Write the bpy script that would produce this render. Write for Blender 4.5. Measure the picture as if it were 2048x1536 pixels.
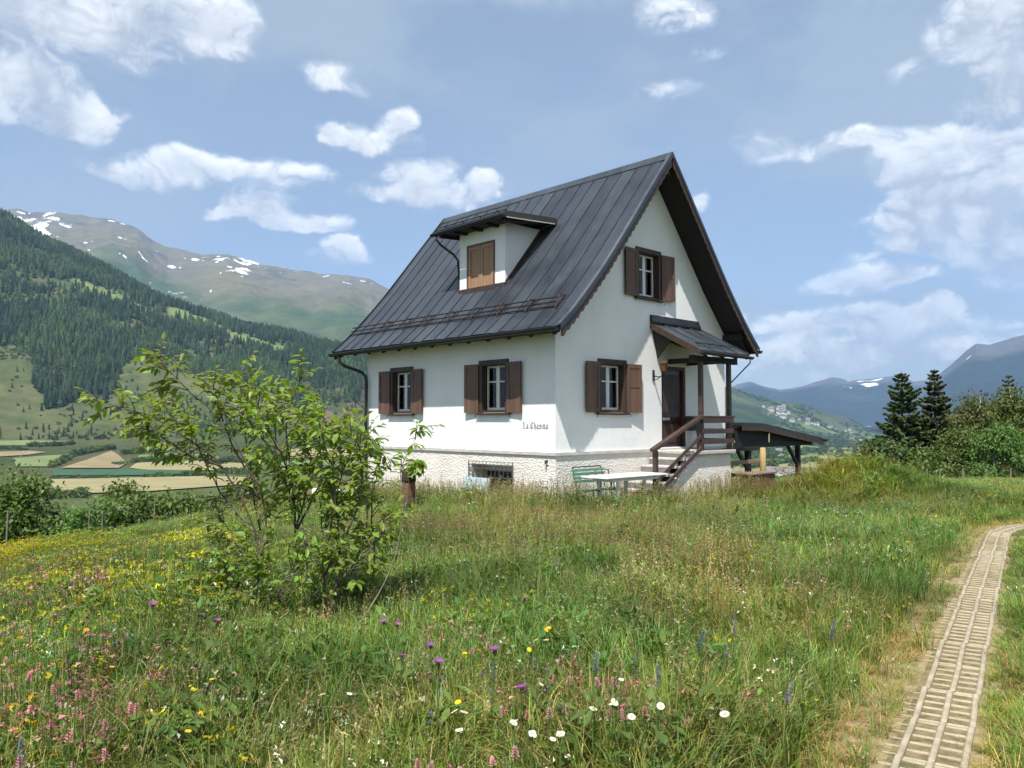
import bpy, math, random
import numpy as np
from mathutils import Vector, Matrix, Euler
for o in list(bpy.data.objects):
    bpy.data.objects.remove(o)
R = math.radians
scene = bpy.context.scene
COL = scene.collection
# ------------------------------------------------------------------ camera
EYE = 1.65
FPX = 1586.5            # focal length for a picture 2048 wide
PITCH = 0.0461
cam_d = bpy.data.cameras.new('camera')
cam_d.sensor_width = 36.0
cam_d.lens = 36.0 * FPX / 2048.0
cam_d.clip_start = 0.05
cam_d.clip_end = 60000.0
cam = bpy.data.objects.new('camera', cam_d)
cam.location = (0, 0, EYE)
cam.rotation_euler = (R(90) + PITCH, 0, 0)
COL.objects.link(cam)
scene.camera = cam
# ------------------------------------------------------------------ light
HOUSE_ROT = 0.7611
SUN_EL = R(60.8)
SUN_TRAVEL = R(29.5) + HOUSE_ROT          # horizontal heading of the sunlight
SUN_STRENGTH = 4.0
SKY_STRENGTH = 0.076
EXPOSURE = 1.07
sun_d = bpy.data.lights.new('sun', 'SUN')
sun_d.energy = SUN_STRENGTH
sun_d.angle = R(0.55)
sun_d.color = (1.0, 0.965, 0.91)
sun = bpy.data.objects.new('sun', sun_d)
dv = Vector((math.cos(SUN_TRAVEL) * math.cos(SUN_EL), math.sin(SUN_TRAVEL) * math.cos(SUN_EL), -math.sin(SUN_EL)))
sun.rotation_euler = dv.to_track_quat('-Z', 'Y').to_euler()
sun.location = (-20, -60, 120)
COL.objects.link(sun)
vs = scene.view_settings
vs.view_transform = 'Standard'
vs.look = 'None'
vs.exposure = EXPOSURE
vs.gamma = 1.0
vs.use_curve_mapping = False
scene.render.film_transparent = False
cy = scene.cycles
cy.max_bounces = 5
cy.diffuse_bounces = 3
cy.glossy_bounces = 3
cy.transmission_bounces = 4
cy.transparent_max_bounces = 10
cy.volume_bounces = 0
cy.caustics_reflective = False
cy.caustics_refractive = False
cy.sample_clamp_indirect = 6.0
cy.use_denoising = True
cy.denoiser = 'OPENIMAGEDENOISE'
cy.denoising_input_passes = 'RGB_ALBEDO_NORMAL'
cy.use_adaptive_sampling = True
cy.adaptive_threshold = 0.02


# ------------------------------------------------------------------ node helper
class NT:
    def __init__(s, tree):
        s.t = tree
        s.t.nodes.clear()

    def n(s, typ, **kw):
        nd = s.t.nodes.new(typ)
        for k, v in kw.items():
            setattr(nd, k, v)
        return nd

    def l(s, a, b):
        s.t.links.new(a, b)

    def math(s, op, a, b=None, c=None, clamp=False):
        nd = s.n('ShaderNodeMath', operation=op, use_clamp=clamp)
        for i, v in enumerate((a, b, c)):
            if v is None:
                continue
            if isinstance(v, (int, float)):
                nd.inputs[i].default_value = v
            else:
                s.l(v, nd.inputs[i])
        return nd.outputs[0]

    def vm(s, op, a, b=None, c=None, out=0):
        nd = s.n('ShaderNodeVectorMath', operation=op)
        for i, v in enumerate((a, b, c)):
            if v is None:
                continue
            if isinstance(v, (tuple, list)):
                nd.inputs[i].default_value = v
            else:
                s.l(v, nd.inputs[i])
        return nd.outputs[out]

    def sm(s, x, a, b, lo=0.0, hi=1.0):
        nd = s.n('ShaderNodeMapRange', interpolation_type='SMOOTHSTEP', clamp=True)
        s.l(x, nd.inputs['Value'])
        nd.inputs['From Min'].default_value = a
        nd.inputs['From Max'].default_value = b
        nd.inputs['To Min'].default_value = lo
        nd.inputs['To Max'].default_value = hi
        return nd.outputs['Result']

    def noise(s, vec=None, scale=5.0, detail=4.0, rough=0.55, dist=0.0, out='Fac'):
        nd = s.n('ShaderNodeTexNoise')
        nd.inputs['Scale'].default_value = scale
        nd.inputs['Detail'].default_value = detail
        nd.inputs['Roughness'].default_value = rough
        nd.inputs['Distortion'].default_value = dist
        if vec is not None:
            s.l(vec, nd.inputs['Vector'])
        return nd.outputs[out]

    def mix(s, fac, a, b, mode='MIX'):
        nd = s.n('ShaderNodeMix', data_type='RGBA', blend_type=mode)
        for i, v in ((0, fac), (6, a), (7, b)):
            if isinstance(v, (int, float)):
                nd.inputs[i].default_value = v
            elif isinstance(v, (tuple, list)):
                nd.inputs[i].default_value = tuple(v) + ((1.0,) if len(v) == 3 else ())
            else:
                s.l(v, nd.inputs[i])
        return nd.outputs[2]

    def ramp(s, fac, stops):
        nd = s.n('ShaderNodeValToRGB')
        el = nd.color_ramp.elements
        while len(el) < len(stops):
            el.new(0.5)
        for e, (p, c) in zip(el, stops):
            e.position = p
            e.color = tuple(c) + (1.0,)
        s.l(fac, nd.inputs[0])
        return nd.outputs[0]


# ------------------------------------------------------------------ numpy noise
def _hash(ix, iy, seed):
    h = (ix.astype(np.int64) * 374761393 + iy.astype(np.int64) * 668265263 + seed * 1442695041) & 0x7fffffff
    h = ((h ^ (h >> 13)) * 1274126177) & 0x7fffffff
    return ((h ^ (h >> 16)) & 0xffff) / 65535.0


def vnoise(x, y, seed=0):
    ix, iy = np.floor(x), np.floor(y)
    fx, fy = x - ix, y - iy
    fx, fy = fx * fx * (3 - 2 * fx), fy * fy * (3 - 2 * fy)
    a, b = _hash(ix, iy, seed), _hash(ix + 1, iy, seed)
    c, d = _hash(ix, iy + 1, seed), _hash(ix + 1, iy + 1, seed)
    return (a + (b - a) * fx) * (1 - fy) + (c + (d - c) * fx) * fy


def fbm(x, y, oct=5, seed=0, gain=0.5):
    s, a, tot = 0.0, 1.0, 0.0
    for i in range(oct):
        s = s + a * vnoise(x, y, seed + i * 17)
        tot += a
        a *= gain
        x, y = x * 2.03 + 11.3, y * 2.03 + 5.7
    return s / tot


def sstep(x, a, b):
    t = np.clip((x - a) / (b - a), 0, 1)
    return t * t * (3 - 2 * t)


# ------------------------------------------------------------------ sky
def px_dir(px, py):
    x = (px - 1024) / FPX
    u = (768 - py) / FPX
    c, s = math.cos(PITCH), math.sin(PITCH)
    v = Vector((x, c - u * s, s + u * c)).normalized()
    return math.atan2(v.x, v.y), math.asin(v.z)


world = bpy.data.worlds.new('World')
scene.world = world
world.use_nodes = True
W = NT(world.node_tree)
sky = W.n('ShaderNodeTexSky', sky_type='NISHITA')
sky.sun_disc = False
sky.sun_elevation = SUN_EL
sky.sun_rotation = R(90) - (SUN_TRAVEL + math.pi)
sky.altitude = 1300.0
sky.air_density = 1.0
sky.dust_density = 1.6
sky.ozone_density = 1.2
tc = W.n('ShaderNodeTexCoord')
sep = W.n('ShaderNodeSeparateXYZ')
W.l(tc.outputs['Generated'], sep.inputs[0])
az = W.math('ARCTAN2', sep.outputs[0], sep.outputs[1])
elv = W.math('ARCSINE', sep.outputs[2])
# cumulus in view, as directions: (x, y, rx, ry, weight)
CLOUDS = [
    (150, 40, 250, 85, 1.25), (330, 55, 180, 72, 1.15), (440, 45, 75, 60, 0.9), (40, 10, 160, 70, 1.0),
    (45, 160, 100, 62, 1.1), (20, 205, 70, 34, 0.8), (150, 235, 86, 50, 1.15), (95, 205, 60, 40, 0.7),
    (260, 346, 100, 27, 0.95), (410, 345, 90, 34, 1.0), (570, 350, 115, 26, 0.7), (490, 348, 60, 22, 0.6),
    (535, 412, 85, 46, 1.05), (590, 440, 120, 26, 1.0), (450, 426, 70, 20, 0.9), (640, 438, 70, 16, 0.6),
    (730, 282, 110, 34, 1.05), (797, 240, 42, 36, 1.0), (655, 268, 42, 30, 1.0),
    (845, 362, 85, 42, 1.05), (962, 370, 66, 36, 0.95), (915, 388, 70, 26, 0.95), (880, 395, 130, 30, 0.85), (780, 388, 80, 22, 0.8),
    (695, 503, 58, 32, 1.0), (650, 520, 50, 16, 0.6), (660, 145, 55, 26, 0.62), (700, 160, 50, 14, 0.5),
    (1355, 35, 75, 46, 0.7), (1405, 115, 50, 20, 0.42), (1340, 195, 70, 26, 0.42), (1410, 415, 18, 24, 0.8),
    (1725, 285, 70, 26, 0.8), (1640, 300, 80, 24, 0.5), (1530, 290, 80, 40, 0.42),
    (1865, 322, 112, 70, 1.5), (1975, 300, 115, 66, 1.5), (2060, 330, 100, 80, 1.4), (1990, 400, 160, 70, 1.15),
    (1850, 440, 130, 52, 1.25), (1960, 475, 140, 54, 1.2), (2050, 510, 120, 70, 1.0), (1830, 492, 100, 26, 0.85), (1930, 385, 130, 60, 1.0),
    (1960, 60, 85, 85, 1.15), (2040, 90, 100, 120, 1.25), (2130, 120, 150, 160, 1.2), (1990, 205, 70, 36, 0.8), (1810, 140, 40, 20, 0.6),
    (1690, 562, 76, 30, 1.2), (1800, 556, 80, 24, 1.05), (1600, 648, 80, 36, 1.15), (1720, 626, 84, 28, 1.1),
    (1785, 648, 90, 32, 1.15), (1865, 628, 56, 26, 1.15), (1640, 700, 170, 36, 1.1), (1790, 695, 180, 32, 1.1),
    (1540, 745, 130, 36, 0.95), (1930, 655, 100, 26, 0.85), (1900, 692, 130, 24, 1.0), (700, 480, 40, 18, 0.8), (1500, 700, 60, 22, 0.8), (1480, 640, 40, 16, 0.5), (1700, 520, 50, 14, 0.5),
]


def cloud_map(name, w, h, az0, az1, el0, el1, inside):
    """cloud cover, brightness and thin veil over a window of the sky, worked out from noise"""
    A, E_ = np.meshgrid(np.linspace(az0, az1, w), np.linspace(el0, el1, h))
    oc = 1 if inside else 0
    wx = fbm(A * 12 + 50, E_ * 16 + 50, 5 + oc, 101, 0.55) - 0.5
    wy = fbm(A * 12 + 90, E_ * 16 + 20, 5 + oc, 131, 0.55) - 0.5
    Aw, Ew = A + 0.060 * wx, E_ + 0.042 * wy
    F_ = np.zeros_like(A)
    for (cx_, cy__, rx, ry, wt) in CLOUDS:
        u, v = px_dir(cx_, cy__)
        qa, qb = (Aw - u) / (rx / FPX * 1.08), (Ew - v) / (ry / FPX * 1.14)
        qb = np.where(qb < 0, qb * 1.25, qb)
        m_ = wt * np.maximum(0, 1 - qa * qa - qb * qb)
        F_ = np.maximum(F_, m_) + 0.18 * np.minimum(F_, m_)
    out_ = np.maximum(sstep(np.abs(A), 0.66, 0.80), sstep(E_, 0.47, 0.58))
    F_ += out_ * 1.1 * sstep(fbm(A * 4.2 + 7, E_ * 6.5, 4, 151), 0.47, 0.66) * sstep(E_, 0.02, 0.1)  # cloud beyond the view, its cover raised for more fill light
    F_ = np.minimum(F_, 1.6)
    n_a = fbm(Aw * 20 + 300, Ew * 30 + 300, 6 + oc, 171, 0.60)
    bx_, by_ = A * 26 + 1.6 * wx + 9, E_ * 36 + 1.6 * wy + 9
    bl, am = 0.0, 0.5
    for q in range(4 + oc):
        bl = bl + am * np.abs(2 * vnoise(bx_, by_, 191 + q) - 1)
        bx_, by_, am = bx_ * 2.1 + 3.1, by_ * 2.1 + 1.7, am * 0.52
    d_ = 1.1 * F_ + 1.7 * (n_a - 0.5) + 1.5 * (bl - 0.33)
    cov = sstep(d_, 0.06, 1.25) * sstep(F_, 0.0, 0.60)
    cov = np.maximum(cov, 0.30 * sstep(F_, 0.0, 0.5) * sstep(n_a, 0.36, 0.62))
    thick = np.clip(d_, 0, 1.6) * cov
    # light comes from above: the more cloud stands over a point, the greyer it is
    de = (el1 - el0) / h
    cs = np.cumsum(thick[::-1], 0)[::-1] * de
    k = max(1, int(0.055 / de))
    over = cs - np.concatenate([cs[k:], np.zeros((min(k, h), w))])[:h]
    over = over + 0.35 * thick * 0.03
    bright = np.exp(-over * 42.0)
    bright = np.clip(0.06 + 1.0 * bright + 0.5 * (n_a - 0.5) + 0.9 * (bl - 0.33), 0, 1)
    veil_ = sstep(fbm(A * 4.2 + 2 * wx * 0.2, E_ * 9.0 + wy * 0.3, 6, 211, 0.58), 0.36, 0.72)
    im = bpy.data.images.new(name, w, h, alpha=False, float_buffer=True, is_data=True)
    px_ = np.ones((h, w, 4), dtype=np.float32)
    px_[..., 0], px_[..., 1], px_[..., 2] = cov, bright, veil_
    im.pixels.foreach_set(px_.ravel())
    im.pack()
    nd = W.n('ShaderNodeTexImage', image=im, extension='EXTEND', interpolation='Linear')
    cb = W.n('ShaderNodeCombineXYZ')
    W.l(W.math('MULTIPLY_ADD', az, 1 / (az1 - az0), -az0 / (az1 - az0)), cb.inputs[0])
    W.l(W.math('MULTIPLY_ADD', elv, 1 / (el1 - el0), -el0 / (el1 - el0)), cb.inputs[1])
    W.l(cb.outputs[0], nd.inputs['Vector'])
    return nd.outputs['Color']


c_in = cloud_map('cloud_cover_ahead', 1500, 660, -0.85, 0.85, -0.02, 0.72, True)
c_all = cloud_map('cloud_cover_around', 900, 230, -math.pi, math.pi, -0.02, math.pi / 2, False)
seen = W.math('MULTIPLY', W.sm(W.math('ABSOLUTE', az), 0.80, 0.83, 1.0, 0.0), W.sm(elv, 0.66, 0.70, 1.0, 0.0))
cmap = W.n('ShaderNodeSeparateColor')
W.l(W.mix(seen, c_all, c_in), cmap.inputs[0])
CLOUD_DARK, CLOUD_LIT, VEIL = (0.29, 0.315, 0.35), (0.72, 0.725, 0.715), (0.230, 0.272, 0.312)
ccol = W.mix(cmap.outputs[1], CLOUD_DARK, CLOUD_LIT)
skyc = W.mix(1.0, sky.outputs[0], (SKY_STRENGTH,) * 3, 'MULTIPLY')
skyv = W.mix(W.math('MULTIPLY_ADD', cmap.outputs[2], 0.38, 0.46), skyc, VEIL)
final = W.mix(W.math('MULTIPLY', cmap.outputs[0], 0.95), skyv, ccol)
bg = W.n('ShaderNodeBackground')
bg.inputs['Strength'].default_value = 1.0
W.l(final, bg.inputs['Color'])
wo = W.n('ShaderNodeOutputWorld')
W.l(bg.outputs[0], wo.inputs['Surface'])
world.cycles.sampling_method = 'MANUAL'
world.cycles.sample_map_resolution = 512

# ------------------------------------------------------------------ building helpers
rng = np.random.default_rng(11)
random.seed(5)


def tag(o, label=None, cat=None, group=None, kind=None):
    if label:
        o['label'] = label
    if cat:
        o['category'] = cat
    if group:
        o['group'] = group
    if kind:
        o['kind'] = kind
    return o


def empty(name, loc=(0, 0, 0), rz=0.0, parent=None):
    o = bpy.data.objects.new(name, None)
    o.empty_display_size = 0.2
    o.location = loc
    o.rotation_euler = (0, 0, rz)
    o.parent = parent
    COL.objects.link(o)
    return o


def link(name, me, parent=None, loc=None, rot=None, scale=None):
    o = bpy.data.objects.new(name, me)
    if loc is not None:
        o.location = loc
    if rot is not None:
        o.rotation_euler = rot
    if scale is not None:
        o.scale = scale
    o.parent = parent
    COL.objects.link(o)
    return o


def mesh_np(name, V, F, mat=None, smooth=False, attrs=None, mats=None, midx=None):
    """V (n,3); F (m,k) array of equal-sized faces or a list of such arrays"""
    me = bpy.data.meshes.new(name)
    V = np.asarray(V, dtype=np.float32).reshape(-1, 3)
    Fs_ = F if isinstance(F, list) else [F]
    Fs_ = [np.asarray(f, dtype=np.int32) for f in Fs_ if len(f)]
    nl = sum(f.size for f in Fs_)
    npoly = sum(len(f) for f in Fs_)
    me.vertices.add(len(V))
    me.vertices.foreach_set('co', V.ravel())
    me.loops.add(nl)
    me.loops.foreach_set('vertex_index', np.concatenate([f.ravel() for f in Fs_]))
    me.polygons.add(npoly)
    sizes = np.concatenate([np.full(len(f), f.shape[1], dtype=np.int32) for f in Fs_])
    starts = np.concatenate([[0], np.cumsum(sizes)[:-1]]).astype(np.int32)
    me.polygons.foreach_set('loop_start', starts)
    me.polygons.foreach_set('loop_total', sizes)
    if smooth:
        me.polygons.foreach_set('use_smooth', np.ones(npoly, dtype=bool))
    if mats:
        for m in mats:
            me.materials.append(m)
        if midx is not None:
            me.polygons.foreach_set('material_index', np.asarray(midx, dtype=np.int32))
    elif mat:
        me.materials.append(mat)
    if attrs:
        for an, (typ, dat) in attrs.items():
            a = me.attributes.new(an, typ, 'POINT')
            key = {'FLOAT': 'value', 'FLOAT_COLOR': 'color', 'FLOAT_VECTOR': 'vector', 'INT': 'value'}[typ]
            a.data.foreach_set(key, np.asarray(dat, dtype=np.int32 if typ == 'INT' else np.float32).ravel())
    me.update(calc_edges=True)
    me.validate()
    return me


class MB:
    """collects shapes; build() links them as ONE mesh object"""

    def __init__(s):
        s.v, s.f = [], []

    def add(s, vs_, fs_):
        b = len(s.v)
        s.v += [tuple(p) for p in vs_]
        s.f += [tuple(b + i for i in f) for f in fs_]
        return s

    def box(s, x0, x1, y0, y1, z0, z1):
        return s.add([(x0, y0, z0), (x1, y0, z0), (x1, y1, z0), (x0, y1, z0), (x0, y0, z1), (x1, y0, z1), (x1, y1, z1), (x0, y1, z1)],
                     [(0, 3, 2, 1), (4, 5, 6, 7), (0, 1, 5, 4), (1, 2, 6, 5), (2, 3, 7, 6), (3, 0, 4, 7)])

    def bar(s, p0, p1, w, h, up=(0, 0, 1)):
        p0, p1 = Vector(p0), Vector(p1)
        d = (p1 - p0).normalized()
        sd = d.cross(Vector(up))
        if sd.length < 1e-4:
            sd = d.cross(Vector((1, 0, 0)))
        sd.normalize()
        u = sd.cross(d).normalized()
        vs_ = []
        for p in (p0, p1):
            for a, b in ((-1, -1), (1, -1), (1, 1), (-1, 1)):
                vs_.append(p + sd * (a * w / 2) + u * (b * h / 2))
        return s.add(vs_, [(3, 2, 1, 0), (4, 5, 6, 7), (0, 1, 5, 4), (1, 2, 6, 5), (2, 3, 7, 6), (3, 0, 4, 7)])

    def tube(s, pts, r, seg=8, cap=True):
        pts = [Vector(p) for p in pts]
        rr = r if isinstance(r, (list, tuple)) else [r] * len(pts)
        b = len(s.v)
        prev = None
        for i, p in enumerate(pts):
            d = (pts[min(i + 1, len(pts) - 1)] - pts[max(i - 1, 0)]).normalized()
            ref = prev if prev is not None else (Vector((0, 0, 1)) if abs(d.z) < 0.9 else Vector((1, 0, 0)))
            sd = d.cross(ref)
            if sd.length < 1e-5:
                sd = d.cross(Vector((0, 1, 0)))
            sd.normalize()
            u = sd.cross(d).normalized()
            prev = u
            for k in range(seg):
                t = 2 * math.pi * k / seg
                s.v.append(tuple(p + sd * (math.cos(t) * rr[i]) + u * (math.sin(t) * rr[i])))
        for i in range(len(pts) - 1):
            for k in range(seg):
                k2 = (k + 1) % seg
                s.f.append((b + i * seg + k, b + i * seg + k2, b + (i + 1) * seg + k2, b + (i + 1) * seg + k))
        if cap:
            s.f.append(tuple(b + k for k in reversed(range(seg))))
            s.f.append(tuple(b + (len(pts) - 1) * seg + k for k in range(seg)))
        return s

    def lathe(s, prof, c=(0, 0, 0), seg=16):
        b = len(s.v)
        for (r, z) in prof:
            for k in range(seg):
                t = 2 * math.pi * k / seg
                s.v.append((c[0] + r * math.cos(t), c[1] + r * math.sin(t), c[2] + z))
        for i in range(len(prof) - 1):
            for k in range(seg):
                k2 = (k + 1) % seg
                s.f.append((b + i * seg + k, b + i * seg + k2, b + (i + 1) * seg + k2, b + (i + 1) * seg + k))
        s.f.append(tuple(b + k for k in reversed(range(seg))))
        s.f.append(tuple(b + (len(prof) - 1) * seg + k for k in range(seg)))
        return s

    def prism(s, poly, d):
        """polygon (list of 3-D points) pushed along vector d"""
        n = len(poly)
        d = Vector(d)
        vs_ = [Vector(p) for p in poly] + [Vector(p) + d for p in poly]
        fs_ = [tuple(reversed(range(n))), tuple(range(n, 2 * n))]
        for i in range(n):
            j = (i + 1) % n
            fs_.append((i, j, n + j, n + i))
        return s.add(vs_, fs_)

    def mesh(s, name, mat, smooth=False, bevel=0.0):
        me = bpy.data.meshes.new(name)
        me.from_pydata(s.v, [], s.f)
        me.materials.append(mat)
        import bmesh
        bm = bmesh.new()
        bm.from_mesh(me)
        bmesh.ops.recalc_face_normals(bm, faces=bm.faces)
        if bevel:
            bmesh.ops.bevel(bm, geom=list(bm.edges), offset=bevel, segments=1, affect='EDGES', clamp_overlap=True)
        if smooth:
            for f in bm.faces:
                f.smooth = len(f.verts) == 4
        bm.to_mesh(me)
        bm.free()
        me.update()
        return me

    def build(s, name, mat, parent=None, smooth=False, bevel=0.0, loc=None, rot=None):
        return link(name, s.mesh(name, mat, smooth, bevel), parent, loc, rot)


def copy_tree(o, parent=None):
    c = o.copy()
    COL.objects.link(c)
    c.parent = parent
    for ch in o.children:
        copy_tree(ch, c)
    return c


# ------------------------------------------------------------------ lie of the land near the house
EDGE_T = [-1.6, -0.9, -0.65, -0.52, -0.39, -0.25, -0.1, 0.2, 0.34, 0.40, 0.46, 0.65, 1.0, 1.6]
EDGE_Y = [11.0, 12.5, 13.5, 15.0, 18.0, 24.0, 31.0, 34.0, 35.0, 44.0, 64.0, 68.0, 68.0, 60.0]


def edge_d(x, y):
    yy = np.maximum(y, 0.5)
    return np.where(y > 0.5, y - np.interp(x / yy, EDGE_T, EDGE_Y), -10.0)


def G(x, y):
    x, y = np.asarray(x, dtype=float), np.asarray(y, dtype=float)
    g = -0.0011 * np.maximum(0, y - 3) ** 2 - 0.03 * np.maximum(0, -x) - 0.06 * np.maximum(0, -x - 4.5)
    g = g + 0.60 * np.exp(-(((x - 8.1) / np.where(x < 8.1, 1.5, 2.3)) ** 2 + ((y - 19.5) / 1.9) ** 2))
    D = np.maximum(edge_d(x, y), 0)
    g = g - 0.5 * D * D / (D + 5.0)
    g = g + 0.05 * (fbm(x * 0.35 + 40, y * 0.35 + 40, 3, 3) - 0.5)
    return g


def g1(x, y):
    return float(G(np.array([x]), np.array([y]))[0])


def at(px, py, Y):
    """point at depth Y metres ahead that stands in direction (px, py)"""
    u = (768 - py) / FPX
    c, s = math.cos(PITCH), math.sin(PITCH)
    k = Y / (c - u * s)
    return Vector(((px - 1024) / FPX * k, Y, EYE + (s + u * c) * k))


def on_ground(px, py):
    lo = 1.2
    Y = lo
    while Y < 70:
        p = at(px, py, Y)
        if p.z <= g1(p.x, p.y):
            return p
        Y += 0.04 + Y * 0.004
    return at(px, py, 40)


# ------------------------------------------------------------------ materials
def new_mat(name):
    m = bpy.data.materials.new(name)
    m.use_nodes = True
    return m, NT(m.node_tree)


def plain(name, col, rough=0.7, col2=None, nscale=6.0, bump=0.0, bscale=40.0, metal=0.0, spec=0.5, stretch=None, rvar=0.0, coat=0.0):
    """principled surface with a second colour worked in by noise, fine relief and per-object variation"""
    m, T = new_mat(name)
    b = T.n('ShaderNodeBsdfPrincipled')
    out = T.n('ShaderNodeOutputMaterial')
    T.l(b.outputs[0], out.inputs[0])
    tc_ = T.n('ShaderNodeTexCoord')
    vec = tc_.outputs['Object']
    if stretch:
        vec = T.vm('MULTIPLY', vec, stretch)
    c2 = col2 if col2 else tuple(x * 0.82 for x in col)
    nz = T.noise(vec, nscale, 6.0, 0.6)
    cc = T.mix(T.sm(nz, 0.32, 0.68), col, c2)
    if rvar:
        oi = T.n('ShaderNodeObjectInfo')
        cc = T.mix(1.0, cc, T.ramp(oi.outputs['Random'], [(0.0, (1 - rvar,) * 3), (1.0, (1.0, 1.0, 1.0))]), 'MULTIPLY')
    T.l(cc, b.inputs['Base Color'])
    b.inputs['Roughness'].default_value = rough
    b.inputs['Metallic'].default_value = metal
    b.inputs['Specular IOR Level'].default_value = spec
    if coat:
        b.inputs['Coat Weight'].default_value = coat
    if bump:
        bp = T.n('ShaderNodeBump')
        bp.inputs['Strength'].default_value = bump
        bp.inputs['Distance'].default_value = 0.02
        T.l(T.noise(vec, bscale, 5.0, 0.6), bp.inputs['Height'])
        T.l(bp.outputs[0], b.inputs['Normal'])
    return m


def foliage(name, col, col2, rough=0.5, trans=0.35, nscale=1.2, spec=0.35, attr=None, rnd=0.25, tint=None):
    """leaf surface: diffuse and translucent, two greens worked in by noise, varied object by object"""
    m, T = new_mat(name)
    b = T.n('ShaderNodeBsdfPrincipled')
    tr = T.n('ShaderNodeBsdfTranslucent')
    mx = T.n('ShaderNodeMixShader')
    out = T.n('ShaderNodeOutputMaterial')
    geo = T.n('ShaderNodeNewGeometry')
    nz = T.noise(geo.outputs['Position'], nscale, 3.0, 0.6)
    cc = T.mix(T.sm(nz, 0.3, 0.7), col, col2)
    if attr:
        a = T.n('ShaderNodeAttribute', attribute_type='INSTANCER', attribute_name=attr)
        cc = T.mix(1.0, cc, a.outputs['Color'], 'MULTIPLY')
    if tint:
        a = T.n('ShaderNodeAttribute', attribute_type='GEOMETRY', attribute_name=tint)
        cc = T.mix(1.0, cc, a.outputs['Color'], 'MULTIPLY')
    oi = T.n('ShaderNodeObjectInfo')
    hs = T.n('ShaderNodeHueSaturation')
    T.l(cc, hs.inputs['Color'])
    T.l(T.math('MULTIPLY_ADD', oi.outputs['Random'], 2 * rnd, 1 - rnd), hs.inputs['Value'])
    T.l(T.math('MULTIPLY_ADD', oi.outputs['Random'], 0.05, 0.475), hs.inputs['Hue'])
    T.l(hs.outputs[0], b.inputs['Base Color'])
    tcol = T.mix(1.0, hs.outputs[0], (1.35, 1.30, 0.55), 'MULTIPLY')
    T.l(tcol, tr.inputs['Color'])
    b.inputs['Roughness'].default_value = rough
    b.inputs['Specular IOR Level'].default_value = spec
    mx.inputs[0].default_value = trans
    T.l(b.outputs[0], mx.inputs[1])
    T.l(tr.outputs[0], mx.inputs[2])
    T.l(mx.outputs[0], out.inputs[0])
    return m


def glass_mat(name):
    m, T = new_mat(name)
    tr = T.n('ShaderNodeBsdfTransparent')
    tr.inputs[0].default_value = (0.82, 0.86, 0.86, 1)
    gl = T.n('ShaderNodeBsdfGlossy')
    gl.inputs['Roughness'].default_value = 0.02
    gl.inputs['Color'].default_value = (0.9, 0.9, 0.9, 1)
    fr = T.n('ShaderNodeFresnel')
    fr.inputs[0].default_value = 1.5
    mx = T.n('ShaderNodeMixShader')
    out = T.n('ShaderNodeOutputMaterial')
    T.l(fr.outputs[0], mx.inputs[0])
    T.l(tr.outputs[0], mx.inputs[1])
    T.l(gl.outputs[0], mx.inputs[2])
    T.l(mx.outputs[0], out.inputs[0])
    return m


# ================================================================== THE SETTING
# ---- ground near the house
def soil_mat():
    m, T = new_mat('meadow_soil')
    b = T.n('ShaderNodeBsdfPrincipled')
    out = T.n('ShaderNodeOutputMaterial')
    geo = T.n('ShaderNodeNewGeometry')
    n_a = T.noise(geo.outputs['Position'], 0.6, 6, 0.6)
    n_b = T.noise(geo.outputs['Position'], 14.0, 5, 0.65)
    c = T.mix(T.sm(n_a, 0.35, 0.65), (0.075, 0.095, 0.028), (0.115, 0.115, 0.045))
    c = T.mix(T.sm(n_b, 0.45, 0.75), c, (0.13, 0.105, 0.06))
    T.l(c, b.inputs['Base Color'])
    b.inputs['Roughness'].default_value = 0.95
    b.inputs['Specular IOR Level'].default_value = 0.1
    bp = T.n('ShaderNodeBump')
    bp.inputs['Strength'].default_value = 0.8
    bp.inputs['Distance'].default_value = 0.05
    T.l(n_b, bp.inputs['Height'])
    T.l(bp.outputs[0], b.inputs['Normal'])
    T.l(b.outputs[0], out.inputs[0])
    return m


def grid_faces(nu, nv):
    i = np.arange(nu - 1)[:, None] * nv + np.arange(nv - 1)[None, :]
    i = i.ravel()
    return np.stack([i, i + nv, i + nv + 1, i + 1], 1)


gx = np.arange(-95, 95.01, 0.5)
gy = np.arange(-45, 98.01, 0.5)
XX, YY = np.meshgrid(gx, gy, indexing='ij')
ZZ = G(XX, YY)
me = mesh_np('ground', np.stack([XX, YY, ZZ], -1), grid_faces(len(gx), len(gy)), soil_mat(), smooth=True)
tag(link('ground', me), 'meadow ground falling away to the valley', kind='structure')


# ---- far land: fan of columns (direction) and rows (distance)
def z_at(py, Y):
    u = (768 - np.asarray(py, dtype=float)) / FPX
    c, s = math.cos(PITCH), math.sin(PITCH)
    return EYE + Y * (s + u * c) / (c - u * s)


def cr(knots, s):
    """Catmull-Rom through knots (K, n) at parameters s (m,) -> (m, n)"""
    K = len(knots)
    i = np.clip(np.floor(s).astype(int), 0, K - 2)
    f = (s - i)[:, None]
    p0, p1, p2, p3 = knots[np.maximum(i - 1, 0)], knots[i], knots[i + 1], knots[np.minimum(i + 2, K - 1)]
    m1, m2 = 0.35 * (p2 - p0), 0.35 * (p3 - p1)
    return (2 * f ** 3 - 3 * f ** 2 + 1) * p1 + (f ** 3 - 2 * f ** 2 + f) * m1 + (-2 * f ** 3 + 3 * f ** 2) * p2 + (f ** 3 - f ** 2) * m2


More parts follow.
